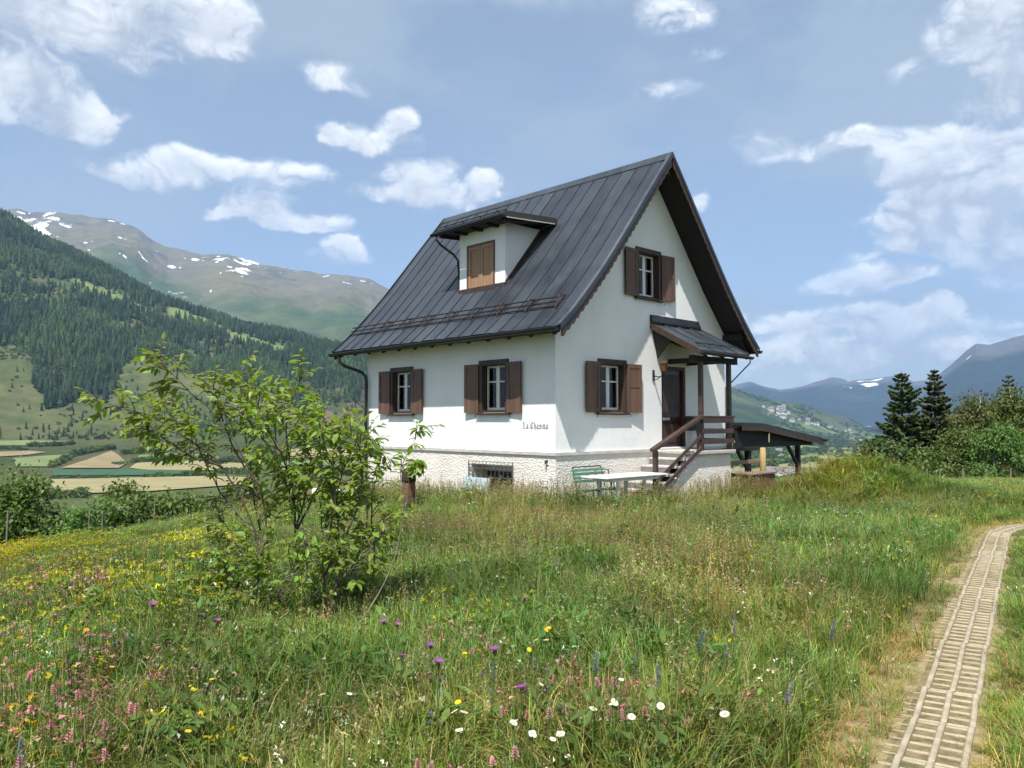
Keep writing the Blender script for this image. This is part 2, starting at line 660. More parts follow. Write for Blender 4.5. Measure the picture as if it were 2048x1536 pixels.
def land_mat(name, rough_scale, c_amt=0.25):
    """colour comes from the land itself (pasture, wood floor, rock, snow), broken up by noise"""
    m, T = new_mat(name)
    b = T.n('ShaderNodeBsdfPrincipled')
    out = T.n('ShaderNodeOutputMaterial')
    a = T.n('ShaderNodeAttribute', attribute_type='GEOMETRY', attribute_name='land')
    geo = T.n('ShaderNodeNewGeometry')
    nz = T.noise(geo.outputs['Position'], rough_scale, 8, 0.68)
    cc = T.mix(1.0, a.outputs['Color'], T.ramp(nz, [(0.25, (1 - c_amt,) * 3), (0.75, (1 + c_amt,) * 3)]), 'MULTIPLY')
    T.l(cc, b.inputs['Base Color'])
    b.inputs['Roughness'].default_value = 1.0
    b.inputs['Specular IOR Level'].default_value = 0.0
    T.l(b.outputs[0], out.inputs[0])
    return m


LAND = land_mat('far_land', 0.03)
LAND_FAR = land_mat('far_mountain_land', 0.006, 0.3)
PXC = np.arange(-900, 3001, 6.0)
TC = (PXC - 1024) / FPX


def I(px, v):
    return np.interp(PXC, px, v)


crest_px = [-900, -300, 0, 48, 104, 167, 237, 282, 319, 356, 408, 490, 538, 686, 800, 1200, 1465, 1500, 1550, 1600, 1650, 1700, 1750, 1850, 2300, 3000]
crest_y = [150, 330, 437, 467, 500, 528, 560, 586, 606, 618, 636, 660, 667, 700, 720, 765, 777, 789, 802, 808, 824, 840, 868, 885, 880, 860]
ck_Y = I([-900, 0, 700, 1200, 1465, 1750, 3000], [2300, 2600, 2500, 4500, 5200, 6200, 6500])
ck_z = z_at(I(crest_px, crest_y), ck_Y)
k3px = [-900, 0, 300, 700, 1200, 1465, 1600, 1750, 3000]
k3Y = I(k3px, [1000, 1250, 1350, 1700, 2600, 3000, 3200, 3600, 4000])
k3z = z_at(I(k3px, [868, 878, 874, 862, 870, 884, 888, 892, 890]), k3Y)
k4Y = I(k3px, [1400, 1700, 1750, 2000, 3400, 4300, 4700, 5200, 5500])
k4z = z_at(I(k3px, [560, 700, 750, 778, 815, 826, 840, 872, 880]), k4Y)
one = np.ones_like(PXC)
kY = np.stack([85 * one, 260 * one, I([-900, 1200, 1465, 3000], [620, 650, 900, 900]), k3Y, k4Y, ck_Y, ck_Y * 1.3])
kz = np.stack([I([-900, 3000], [-52, -42]), I([-900, 3000], [-66, -58]), -70 * one, k3z, k4z, ck_z, ck_z * 0.55 - 20])
sr = np.concatenate([np.linspace(0, 2, 24, endpoint=False), np.linspace(2, 3, 70, endpoint=False), np.linspace(3, 5, 150, endpoint=False), np.linspace(5, 6, 16)])
VY = cr(kY, sr).T
VZ = cr(kz, sr).T
VX = VY * TC[:, None]
SR = np.broadcast_to(sr[None, :], VX.shape)
hill = sstep(SR, 2.75, 3.6) * (1 - 0.65 * sstep(SR, 4.3, 5.0))
rg = 1 - np.abs(2 * fbm(VX / 420, VY / 420, 4, 8) - 1)
VZ = VZ + hill * (60 * (rg - 0.75) + 36 * (fbm(VX / 120, VY / 120, 4, 21) - 0.5))
VZ = VZ + (1 - hill) * 2.0 * (fbm(VX / 160, VY / 160, 3, 31) - 0.5) * sstep(SR, 0.5, 1.5)


def proj(x, y, z):
    c, s = math.cos(PITCH), math.sin(PITCH)
    zz = z - EYE
    d = y * c + zz * s
    return 1024 + FPX * x / d, 768 - FPX * (-y * s + zz * c) / d


PPX, PPY = proj(VX, VY, VZ)


def lerp3(a, b, m):
    return np.asarray(a) * (1 - m[..., None]) + np.asarray(b) * m[..., None]


nA = fbm(VX / 260, VY / 260, 5, 41)
nB = fbm(VX / 60, VY / 60, 5, 43)
nC = fbm(VX / 900, VY / 900, 3, 47)
right0 = sstep(PPX, 1250, 1450)
colr = lerp3((0.072, 0.076, 0.036), (0.046, 0.064, 0.026), sstep(nA, 0.35, 0.65))        # pasture
colr = lerp3(colr, (0.135, 0.108, 0.066), hill * sstep(nB + 0.4 * (nA - 0.5), 0.36, 0.60) * 0.95 * (1 - sstep(SR, 4.2, 4.9)) * (1 - 0.75 * right0))
colr = lerp3(colr, (0.055, 0.065, 0.035), hill * sstep(fbm(VX / 26, VY / 26, 4, 45), 0.56, 0.66) * 0.7 * (1 - right0))   # dry slopes
colr = lerp3(colr, (0.075, 0.105, 0.034), sstep(nC, 0.55, 0.7) * 0.5)
# fields far down the valley to the right
right = sstep(PPX, 1250, 1450)
cellx = np.floor(VX / 190 + 0.4 * nC * 4)
celly = np.floor(VY / 240 + VX / 900)
ch = _hash(cellx, celly, 77)
fc = np.zeros(VX.shape + (3,))
for lo, hi, c3 in ((0, .3, (0.07, 0.11, 0.045)), (.3, .55, (0.24, 0.22, 0.11)), (.55, .8, (0.13, 0.18, 0.06)), (.8, 1.01, (0.05, 0.075, 0.04))):
    fc[(ch >= lo) & (ch < hi)] = c3
colr = lerp3(colr, fc, right * sstep(SR, 1.7, 2.0) * (1 - sstep(SR, 3.9, 4.3)) * 0.85)
colr = lerp3(colr, (0.045, 0.065, 0.035), right * sstep(SR, 4.2, 4.7) * sstep(nA, 0.35, 0.5) * 0.8)


def strip(px, py, pts, w):
    """1 inside a band of half-width w around a polyline in (px,py)"""
    d = np.full(px.shape, 1e9)
    for (x0, y0), (x1, y1) in zip(pts[:-1], pts[1:]):
        L2 = (x1 - x0) ** 2 + (y1 - y0) ** 2
        tt = np.clip(((px - x0) * (x1 - x0) + (py - y0) * (y1 - y0)) / L2, 0, 1)
        d = np.minimum(d, np.hypot(px - x0 - tt * (x1 - x0), py - y0 - tt * (y1 - y0)))
    return d / w


CLEAR = [([(150, 560), (178, 575), (208, 584), (262, 610), (300, 626)], 7), ([(345, 622), (400, 641), (445, 660), (492, 676), (560, 700)], 8)]


def forest_mask(x, y, px, py, s):
    """how thickly the slope is wooded, 0..1"""
    wob = 60 * (fbm(x / 170, y / 170, 4, 61) - 0.5)
    low = np.interp(px + wob * 0.8, [-900, -200, 0, 45, 62, 90, 215, 240, 262, 300, 360, 420, 500, 580, 605, 640, 655, 760, 1300],
                    [760, 740, 690, 700, 760, 812, 806, 760, 722, 716, 738, 770, 778, 776, 838, 842, 800, 800, 830])
    m = sstep(low + wob * 0.5 - py, -6, 8)
    for pts, w in CLEAR:
        m = m * sstep(strip(px, py, pts, w) + 2.4 * (fbm(x / 70, y / 70, 4, 69) - 0.5), 0.5, 1.3)
    m = m * (0.12 + 0.88 * sstep(fbm(x / 110, y / 110, 4, 67), 0.33, 0.50))
    return m * (s < 5.12) * (px < 1300)


fm = forest_mask(VX, VY, PPX, PPY, SR) * sstep(SR, 2.9, 3.1)
colr = lerp3(colr, (0.035, 0.05, 0.022), fm * 0.9)
for pts, w in CLEAR:
    colr = lerp3(colr, (0.14, 0.18, 0.065), (1 - sstep(strip(PPX, PPY, pts, w), 0.6, 1.8)) * (SR > 3.5) * (SR < 5.0))
land4 = np.concatenate([colr, np.ones(VX.shape + (1,))], -1)
me = mesh_np('terrain', np.stack([VX, VY, VZ], -1), grid_faces(*VX.shape), LAND, smooth=True, attrs={'land': ('FLOAT_COLOR', land4)})
tag(link('terrain', me), 'valley floor and slopes across the valley', kind='structure')


def land_point(i, j):
    """bilinear point on the far land at fractional column i, row j (arrays)"""
    i0, j0 = np.floor(i).astype(int), np.floor(j).astype(int)
    fi, fj = i - i0, j - j0
    o = []
    for A in (VX, VY, VZ):
        o.append(A[i0, j0] * (1 - fi) * (1 - fj) + A[i0 + 1, j0] * fi * (1 - fj) + A[i0, j0 + 1] * (1 - fi) * fj + A[i0 + 1, j0 + 1] * fi * fj)
    return o


def land_hit(px, py):
    """where the direction (px,py) meets the far land, nearest row first beyond the meadow edge"""
    i = int(np.clip((px - PXC[0]) / 6.0, 0, len(PXC) - 2))
    col = PPY[i]
    for j in range(20, len(sr) - 1):
        if (col[j] - py) * (col[j + 1] - py) <= 0:
            f = (col[j] - py) / (col[j] - col[j + 1] + 1e-9)
            Yv = VY[i, j] * (1 - f) + VY[i, j + 1] * f
            return Vector(((px - 1024) / FPX * Yv * 1.0, Yv, VZ[i, j] * (1 - f) + VZ[i, j + 1] * f))
    return None


# ---- mown fields on the valley floor
def field(px_poly, mat, lift=1.4):
    pts = []
    n = len(px_poly)
    for k in range(n):
        (x0, y0), (x1, y1) = px_poly[k], px_poly[(k + 1) % n]
        for q in range(6):
            p = land_hit(x0 + (x1 - x0) * q / 6, y0 + (y1 - y0) * q / 6)
            if p is not None:
                pts.append((p.x, p.y, p.z + lift))
    c = np.mean(np.array(pts), 0)
    V = [tuple(c)] + pts
    F = np.array([(0, 1 + k, 1 + (k + 1) % len(pts)) for k in range(len(pts))])
    o = link('field', mesh_np('field', np.array(V), F, mat))
    tag(o, 'mown field on the valley floor', kind='structure')


straw = plain('straw_field', (0.285, 0.245, 0.125), 0.95, (0.21, 0.19, 0.095), 0.02, stretch=(1, 6, 1), spec=0.1)
palegreen = plain('pale_green_field', (0.165, 0.20, 0.085), 0.95, (0.13, 0.165, 0.066), 0.03, spec=0.1)
tealgreen = plain('deep_green_field', (0.045, 0.105, 0.055), 0.95, (0.04, 0.085, 0.045), 0.03, spec=0.1)
tan = plain('tan_field', (0.26, 0.205, 0.115), 0.95, (0.20, 0.16, 0.085), 0.03, spec=0.1)
field([(103, 961), (250, 958), (430, 954), (520, 958), (500, 970), (300, 985), (110, 991), (60, 990), (50, 972)], straw)
field([(108, 941), (250, 940), (395, 943), (390, 951), (240, 953), (110, 953)], tealgreen)
field([(125, 938), (180, 920), (225, 903), (240, 912), (256, 928), (240, 938)], tan)
field([(30, 918), (80, 914), (142, 910), (125, 924), (108, 935), (36, 935)], palegreen)
field([(275, 928), (350, 923), (430, 924), (500, 928), (480, 943), (300, 942), (262, 938)], straw)
field([(0, 905), (60, 903), (95, 906), (60, 911), (0, 915)], tan)
field([(-60, 884), (60, 882), (160, 884), (100, 892), (-60, 893)], palegreen)
field([(280, 912), (350, 908), (420, 908), (410, 916), (330, 919), (276, 920)], palegreen)
field([(560, 900), (640, 898), (720, 902), (700, 915), (560, 918)], straw)
field([(540, 925), (640, 922), (730, 925), (720, 940), (560, 944)], palegreen)


# ---- mountains
def ridge(name, label, px_pts, y_pts, Yc, Yf, zf, power, rough, colours, step=3.0, rows=150, seed=3, px0=None, px1=None):
    px = np.arange(px0, px1 + 0.1, step)
    t = (px - 1024) / FPX
    cy_ = np.interp(px, px_pts, y_pts)
    yc = np.interp(px, Yc[0], Yc[1])
    zc = z_at(cy_, yc)
    s = np.concatenate([np.linspace(0, 1, rows), np.linspace(1, 1.5, 14)[1:]])
    Y = np.where(s[None, :] <= 1, Yf + (yc[:, None] - Yf) * s[None, :], yc[:, None] * (1 + 0.5 * (s[None, :] - 1)))
    sc = np.minimum(s, 1)[None, :]
    Z = zf + (zc[:, None] - zf) * sc ** power
    Z = np.where(s[None, :] > 1, zf + (zc[:, None] - zf) * (1 - 0.9 * (s[None, :] - 1)), Z)
    X = Y * t[:, None]
    sz = rough[0]
    rg_ = 1 - np.abs(2 * fbm(X / sz, Y / sz, 6, seed, 0.55) - 1)
    amp = rough[1] * np.sin(np.pi * np.clip(sc, 0, 1) * 0.93) + rough[2] * sc ** 3
    Z = Z + amp * (rg_ - 0.72)
    S = np.broadcast_to(s[None, :], X.shape)
    c = colours(X, Y, Z, S, np.broadcast_to(px[:, None], X.shape))
    me_ = mesh_np(name, np.stack([X, Y, Z], -1), grid_faces(*X.shape), LAND_FAR, smooth=True,
                  attrs={'land': ('FLOAT_COLOR', np.concatenate([c, np.ones(X.shape + (1,))], -1))})
    tag(link(name, me_), label, kind='structure')


def col_left(X, Y, Z, S, PX):
    px, py = proj(X, Y, Z)
    a = fbm(X / 700, Y / 700, 5, 5)
    b = fbm(X / 240, Y / 240, 5, 6)
    c = lerp3((0.050, 0.078, 0.028), (0.092, 0.104, 0.046), sstep(a, 0.35, 0.65))
    c = lerp3(c, (0.030, 0.050, 0.022), sstep(fbm(X / 1100 + 3, Y / 700, 3, 9), 0.5, 0.62) * 0.75 * (1 - sstep(S, 0.55, 0.8)))
    c = lerp3(c, (0.125, 0.115, 0.066), sstep(S + 0.35 * (a - 0.5), 0.55, 0.78))
    c = lerp3(c, (0.128, 0.120, 0.088), sstep(S + 0.35 * (b - 0.5), 0.74, 0.92))
    c = lerp3(c, (0.095, 0.092, 0.080), sstep(b, 0.58, 0.68) * sstep(S, 0.7, 0.9))
    c = lerp3(c, (0.028, 0.045, 0.03), sstep(fbm(X / 320, Y / 200, 4, 91), 0.50, 0.56) * sstep(px, 480, 600) * (1 - sstep(S, 0.36, 0.5)) * 0.85)
    n_ = fbm(X / 190 + 7, Y / 90, 6, 12, 0.66) + 0.16 * (fbm(X / 45, Y / 30, 3, 14) - 0.5)
    w = 0.775 - 0.225 * np.exp(-(((px - 75) / 60) ** 2 + ((py - 447) / 34) ** 2)) - 0.215 * np.exp(-(((px - 465) / 66) ** 2 + ((py - 535) / 24) ** 2)) - 0.05 * sstep(S, 0.8, 0.95)
    c = lerp3(c, (0.86, 0.87, 0.89), sstep(n_, w, w + 0.012) * sstep(S, 0.60, 0.72))
    return c


ridge('mountain', 'brown mountain with snow patches across the valley',
      [-900, -300, 0, 25, 50, 92, 125, 170, 215, 267, 300, 330, 360, 400, 450, 480, 520, 560, 640, 700, 740, 775, 1100, 1465, 1560],
      [330, 400, 420, 417, 424, 425, 431, 437, 437, 457, 484, 499, 504, 514, 514, 521, 534, 541, 548, 553, 562, 580, 690, 779, 840],
      ([-900, 775, 1465], [7600, 7400, 6600]), 3100, -20, 1.12, (900, 190, 60), col_left, 2.4, 230, 3, -900, 1560)


def col_right(X, Y, Z, S, PX):
    a = fbm(X / 900, Y / 900, 5, 25)
    c = lerp3((0.020, 0.030, 0.026), (0.055, 0.065, 0.045), sstep(a, 0.4, 0.7) * sstep(S, 0.3, 0.8))
    c = lerp3(c, (0.085, 0.085, 0.085), sstep(S + 0.3 * (a - 0.5), 0.72, 0.92))
    px, py = proj(X, Y, Z)
    n_ = fbm(X / 330, Y / 160, 6, 28, 0.66)
    w = 0.78 - 0.16 * np.exp(-(((px - 1740) / 60) ** 2 + ((py - 768) / 10) ** 2)) - 0.12 * np.exp(-(((px - 1685) / 20) ** 2 + ((py - 793) / 8) ** 2)) - 0.05 * sstep(S, 0.85, 1)
    return lerp3(c, (0.86, 0.87, 0.9), sstep(n_, w, w + 0.02) * sstep(S, 0.6, 0.75))


ridge('mountain', 'far blue range at the end of the valley', [1300, 1440, 1480, 1500, 1530, 1560, 1600, 1640, 1665, 1700, 1740, 1790, 1830, 1870, 1950, 2200, 3000],
      [790, 785, 770, 764, 774, 780, 773, 763, 757, 762, 758, 752, 764, 756, 740, 720, 700],
      ([1300, 3000], [11500, 11500]), 9300, -60, 0.9, (1300, 140, 50), col_right, 3.0, 110, 33, 1300, 2700)
ridge('mountain', 'dark blue mountain rising at the right', [1600, 1700, 1760, 1800, 1835, 1868, 1900, 1935, 1955, 1985, 2010, 2035, 2060, 2200, 2500, 3000],
      [905, 880, 858, 830, 795, 762, 736, 705, 690, 691, 683, 673, 668, 640, 560, 470],
      ([1600, 3000], [9500, 9000]), 6000, -65, 1.0, (1300, 170, 45), col_right, 3.0, 120, 57, 1600, 3000)

# ---- the air of the valley
m, T = new_mat('valley_haze')
vol = T.n('ShaderNodeVolumePrincipled')
vol.inputs['Color'].default_value = (0.38, 0.61, 1.0, 1)
vol.inputs['Density'].default_value = 5.0e-5
vol.inputs['Anisotropy'].default_value = 0.0
out = T.n('ShaderNodeOutputMaterial')
T.l(vol.outputs[0], out.inputs['Volume'])
hz = MB().box(-22000, 22000, -2500, 14800, -140, 2750).build('haze', m)
tag(hz, 'pale blue haze filling the valley', kind='stuff')
# ================================================================== THE HOUSE
WW, LL, ZB = 6.58, 7.03, 0.95
EO, FO, BO = 0.57, 0.68, 0.84            # eaves, front and back overhang
HX, HY = 0.9093, 16.6
def plaster_mat():
    """white lime plaster: faint patches, rain streaks running down, trowel relief"""
    m, T = new_mat('white_plaster')
    b = T.n('ShaderNodeBsdfPrincipled')
    out = T.n('ShaderNodeOutputMaterial')
    o_ = T.n('ShaderNodeTexCoord').outputs['Object']
    c = T.mix(T.sm(T.noise(o_, 0.9, 6, 0.62), 0.35, 0.68), (0.825, 0.825, 0.805), (0.77, 0.775, 0.76))
    st = T.noise(T.vm('MULTIPLY', o_, (1.0, 1.0, 0.06)), 7.0, 5, 0.65)
    c = T.mix(T.math('MULTIPLY', T.sm(st, 0.56, 0.76), 0.42), c, (0.63, 0.63, 0.59))
    c = T.mix(T.math('MULTIPLY', T.sm(T.noise(o_, 5.5, 6, 0.7), 0.60, 0.78), 0.30), c, (0.66, 0.65, 0.61))
    T.l(c, b.inputs['Base Color'])
    b.inputs['Roughness'].default_value = 0.92
    b.inputs['Specular IOR Level'].default_value = 0.2
    bp = T.n('ShaderNodeBump')
    bp.inputs['Strength'].default_value = 0.3
    bp.inputs['Distance'].default_value = 0.02
    T.l(T.math('ADD', T.noise(o_, 18, 5, 0.6), T.noise(o_, 1.6, 3, 0.5)), bp.inputs['Height'])
    T.l(bp.outputs[0], b.inputs['Normal'])
    T.l(b.outputs[0], out.inputs[0])
    return m


plaster = plaster_mat()
dark_wood = plain('dark_brown_wood', (0.060, 0.034, 0.022), 0.6, (0.035, 0.02, 0.014), 7, bump=0.25, bscale=50, stretch=(1, 1, 0.15))
shutter_wood = plain('brown_shutter_paint', (0.150, 0.080, 0.050), 0.6, (0.095, 0.050, 0.033), 5, bump=0.2, bscale=60, stretch=(1, 1, 0.12))
tan_wood = plain('faded_tan_shutter', (0.36, 0.215, 0.125), 0.65, (0.29, 0.165, 0.095), 5, bump=0.2, bscale=60, stretch=(1, 1, 0.12))
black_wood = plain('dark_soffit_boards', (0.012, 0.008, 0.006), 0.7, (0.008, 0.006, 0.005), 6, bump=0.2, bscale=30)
rail_wood = plain('dark_stained_railing', (0.075, 0.040, 0.030), 0.5, (0.045, 0.026, 0.02), 5, bump=0.2, bscale=40)
white_paint = plain('white_window_paint', (0.72, 0.69, 0.63), 0.45, (0.66, 0.62, 0.56), 9)
black_metal = plain('black_metal', (0.02, 0.022, 0.024), 0.4, (0.03, 0.03, 0.032), 9, metal=0.3)
rust_metal = plain('rusty_snow_guard', (0.045, 0.028, 0.026), 0.6, (0.03, 0.022, 0.022), 12, metal=0.3)
stone_grey = plain('pale_concrete', (0.52, 0.49, 0.45), 0.85, (0.43, 0.40, 0.37), 8, bump=0.3, bscale=60)
riser_grey = plain('grey_concrete', (0.20, 0.19, 0.18), 0.9, (0.15, 0.145, 0.14), 8, bump=0.3, bscale=60)
curtain_cloth = plain('white_curtain', (0.70, 0.70, 0.68), 0.9, (0.60, 0.60, 0.58), 12, stretch=(6, 6, 0.3))
glass = glass_mat('window_glass')
room_dark = plain('dim_room', (0.10, 0.085, 0.07), 0.9)


def roughcast():
    m, T = new_mat('cream_roughcast')
    b = T.n('ShaderNodeBsdfPrincipled')
    out = T.n('ShaderNodeOutputMaterial')
    tcx = T.n('ShaderNodeTexCoord')
    v = T.n('ShaderNodeTexVoronoi')
    v.feature = 'SMOOTH_F1'
    v.inputs['Scale'].default_value = 30.0
    wv = T.vm('MULTIPLY_ADD', T.vm('SUBTRACT', T.noise(tcx.outputs['Object'], 7, 4, 0.6, out='Color'), (0.5, 0.5, 0.5)), (0.16, 0.16, 0.10), tcx.outputs['Object'])
    T.l(wv, v.inputs['Vector'])
    hgt = T.math('MULTIPLY_ADD', T.noise(tcx.outputs['Object'], 45, 4, 0.6), 0.5, v.outputs['Distance'])
    bp = T.n('ShaderNodeBump')
    bp.inputs['Strength'].default_value = 1.0
    bp.inputs['Distance'].default_value = 0.022
    T.l(hgt, bp.inputs['Height'])
    T.l(bp.outputs[0], b.inputs['Normal'])
    c = T.mix(T.sm(T.noise(tcx.outputs['Object'], 1.3, 5, 0.6), 0.35, 0.7), (0.80, 0.765, 0.70), (0.72, 0.67, 0.60))
    T.l(c, b.inputs['Base Color'])
    b.inputs['Roughness'].default_value = 0.95
    b.inputs['Specular IOR Level'].default_value = 0.15
    T.l(b.outputs[0], out.inputs[0])
    return m


def roof_metal(name, k=1.0):
    """weathered sheet: dark slate with greenish patina and streaks down the slope, varied sheet by sheet"""
    m, T = new_mat(name)
    b = T.n('ShaderNodeBsdfPrincipled')
    out = T.n('ShaderNodeOutputMaterial')
    tcx = T.n('ShaderNodeTexCoord')
    oi = T.n('ShaderNodeObjectInfo')
    sh = T.vm('ADD', tcx.outputs['Object'], T.vm('SCALE', (1, 1, 1)))
    st = T.vm('MULTIPLY', tcx.outputs['Object'], (0.35, 7.0, 0.35))
    n_s = T.noise(st, 1.6, 6, 0.65)
    n_p = T.noise(tcx.outputs['Object'], 1.1, 6, 0.62, 0.4)
    n_f = T.noise(tcx.outputs['Object'], 9.0, 6, 0.7)
    c = T.mix(T.sm(n_p, 0.35, 0.65), (0.036 * k, 0.043 * k, 0.056 * k), (0.054 * k, 0.066 * k, 0.079 * k))
    c = T.mix(T.math('MULTIPLY', T.sm(n_s, 0.48, 0.72), 0.6), c, (0.090 * k, 0.110 * k, 0.122 * k))
    c = T.mix(T.math('MULTIPLY', T.sm(n_f, 0.55, 0.75), 0.45), c, (0.027 * k, 0.030 * k, 0.038 * k))
    c = T.mix(1.0, c, T.ramp(oi.outputs['Random'], [(0.0, (0.78, 0.76, 0.80)), (0.5, (0.95, 0.95, 0.97)), (1.0, (1.12, 1.16, 1.12))]), 'MULTIPLY')
    T.l(c, b.inputs['Base Color'])
    b.inputs['Metallic'].default_value = 0.35
    T.l(T.sm(n_p, 0.3, 0.7, 0.34, 0.52), b.inputs['Roughness'])
    bp = T.n('ShaderNodeBump')
    bp.inputs['Strength'].default_value = 0.25
    bp.inputs['Distance'].default_value = 0.03
    T.l(T.noise(tcx.outputs['Object'], 2.2, 3, 0.5), bp.inputs['Height'])
    T.l(bp.outputs[0], b.inputs['Normal'])
    T.l(b.outputs[0], out.inputs[0])
    return m


cream = roughcast()
seam_metal = plain('dirt_dark_seam', (0.016, 0.016, 0.019), 0.7, (0.03, 0.03, 0.033), 5)
roofm = roof_metal('weathered_roof_sheet')
roofm2 = roof_metal('weathered_canopy_sheet', 1.1)

house = empty('house', (HX, HY, 0), HOUSE_ROT)
tag(house, 'white two-storey chalet with steep dark metal roof and brown shutters', 'house')

# roof section (upper surface), left half; the right half mirrors it
PROF = [(-EO, 3.56), (-0.40, 3.70), (-0.14, 3.94), (0.32, 4.41), (0.62, 4.73), (0.98, 5.125), (1.68, 5.97), (2.42, 6.88), (WW / 2, 7.93)]
PX_ = [p[0] for p in PROF]
PZ_ = [p[1] for p in PROF]


def roof_z(x):
    xx = x if x <= WW / 2 else WW - x
    return float(np.interp(xx, PX_, PZ_))


def panel(mb, us, bottom, topf, holes, mapf, depth, inward):
    """flat wall with openings: cells between breakpoints, plus the reveals of each opening"""
    cuts = sorted(set([round(u, 4) for u in us] + [round(h[k], 4) for h in holes for k in (0, 1)]))
    inw = Vector(inward)
    for a, b in zip(cuts[:-1], cuts[1:]):
        mid = (a + b) / 2
        hs = sorted([(h[2], h[3]) for h in holes if h[0] < mid < h[1]])
        z = bottom
        for (h0, h1) in hs:
            if h0 > z + 1e-4:
                mb.add([mapf(a, z), mapf(b, z), mapf(b, h0), mapf(a, h0)], [(0, 1, 2, 3)])
            z = h1
        mb.add([mapf(a, z), mapf(b, z), mapf(b, topf(b)), mapf(a, topf(a))], [(0, 1, 2, 3)])
    for h in holes:
        P = [Vector(mapf(h[0], h[2])), Vector(mapf(h[1], h[2])), Vector(mapf(h[1], h[3])), Vector(mapf(h[0], h[3]))]
        Q = [p + inw * depth for p in P]
        for i in range(4):
            j = (i + 1) % 4
            mb.add([P[i], P[j], Q[j], Q[i]], [(0, 1, 2, 3)])


WT = 0.30
EAVE_IN = 3.90
winA, winB = (4.98, 5.92, 1.83, 3.0), (1.44, 2.38, 1.83, 3.0)
winC, winD = (1.38, 2.34, 1.83, 3.0), (2.77, 3.71, 4.56, 5.72)
door_h = (3.74, 4.78, 1.0, 2.98)
mb = MB()
topl = lambda u: roof_z(0.0) - 0.14
panel(mb, [0, LL], ZB, topl, [winA, winB], lambda u, z: (0, u, z), WT, (1, 0, 0))
gab = sorted([0.0, 0.32, 0.62, 0.98, 1.68, 2.42, WW / 2, WW - 2.42, WW - 1.68, WW - 0.98, WW - 0.62, WW - 0.32, WW])
panel(mb, gab, ZB, lambda u: roof_z(u) - 0.14, [winC, winD, door_h], lambda u, z: (u, 0, z), WT, (0, 1, 0))
panel(mb, [0, LL], ZB, topl, [], lambda u, z: (WW, u, z), WT, (-1, 0, 0))
panel(mb, gab, ZB, lambda u: roof_z(u) - 0.14, [], lambda u, z: (u, LL, z), WT, (0, -1, 0))
mb.build('wall', plaster, house)
MB().box(0.02, WW - 0.02, 0.02, LL - 0.02, ZB - 0.1, ZB - 0.02).build('floor', room_dark, house)
# plinth with the cellar opening
mb = MB()
cel = (1.30, 2.66, -0.55, 0.66)
panel(mb, [-0.02, LL + 0.02], -1.6, lambda u: ZB, [cel], lambda u, z: (-0.02, u, z), 0.46, (1, 0, 0))
panel(mb, [-0.02, WW + 0.02], -1.6, lambda u: ZB, [], lambda u, z: (u, -0.02, z), 0.3, (0, 1, 0))
panel(mb, [-0.02, LL + 0.02], -1.6, lambda u: ZB, [], lambda u, z: (WW + 0.02, u, z), 0.3, (-1, 0, 0))
panel(mb, [-0.02, WW + 0.02], -1.6, lambda u: ZB, [], lambda u, z: (u, LL + 0.02, z), 0.3, (0, -1, 0))
mb.build('plinth', cream, house)
belt = plain('belt_course_stone', (0.58, 0.55, 0.50), 0.85, (0.46, 0.43, 0.40), 6, bump=0.3)
mb = MB()
mb.box(-0.055, 0.0, -0.055, LL + 0.055, ZB - 0.035, ZB + 0.03)
mb.box(0.001, WW + 0.055, -0.055, 0.0, ZB - 0.035, ZB + 0.03)
mb.box(WW, WW + 0.055, 0.001, LL + 0.055, ZB - 0.035, ZB + 0.03)
mb.build('belt_course', belt, house)


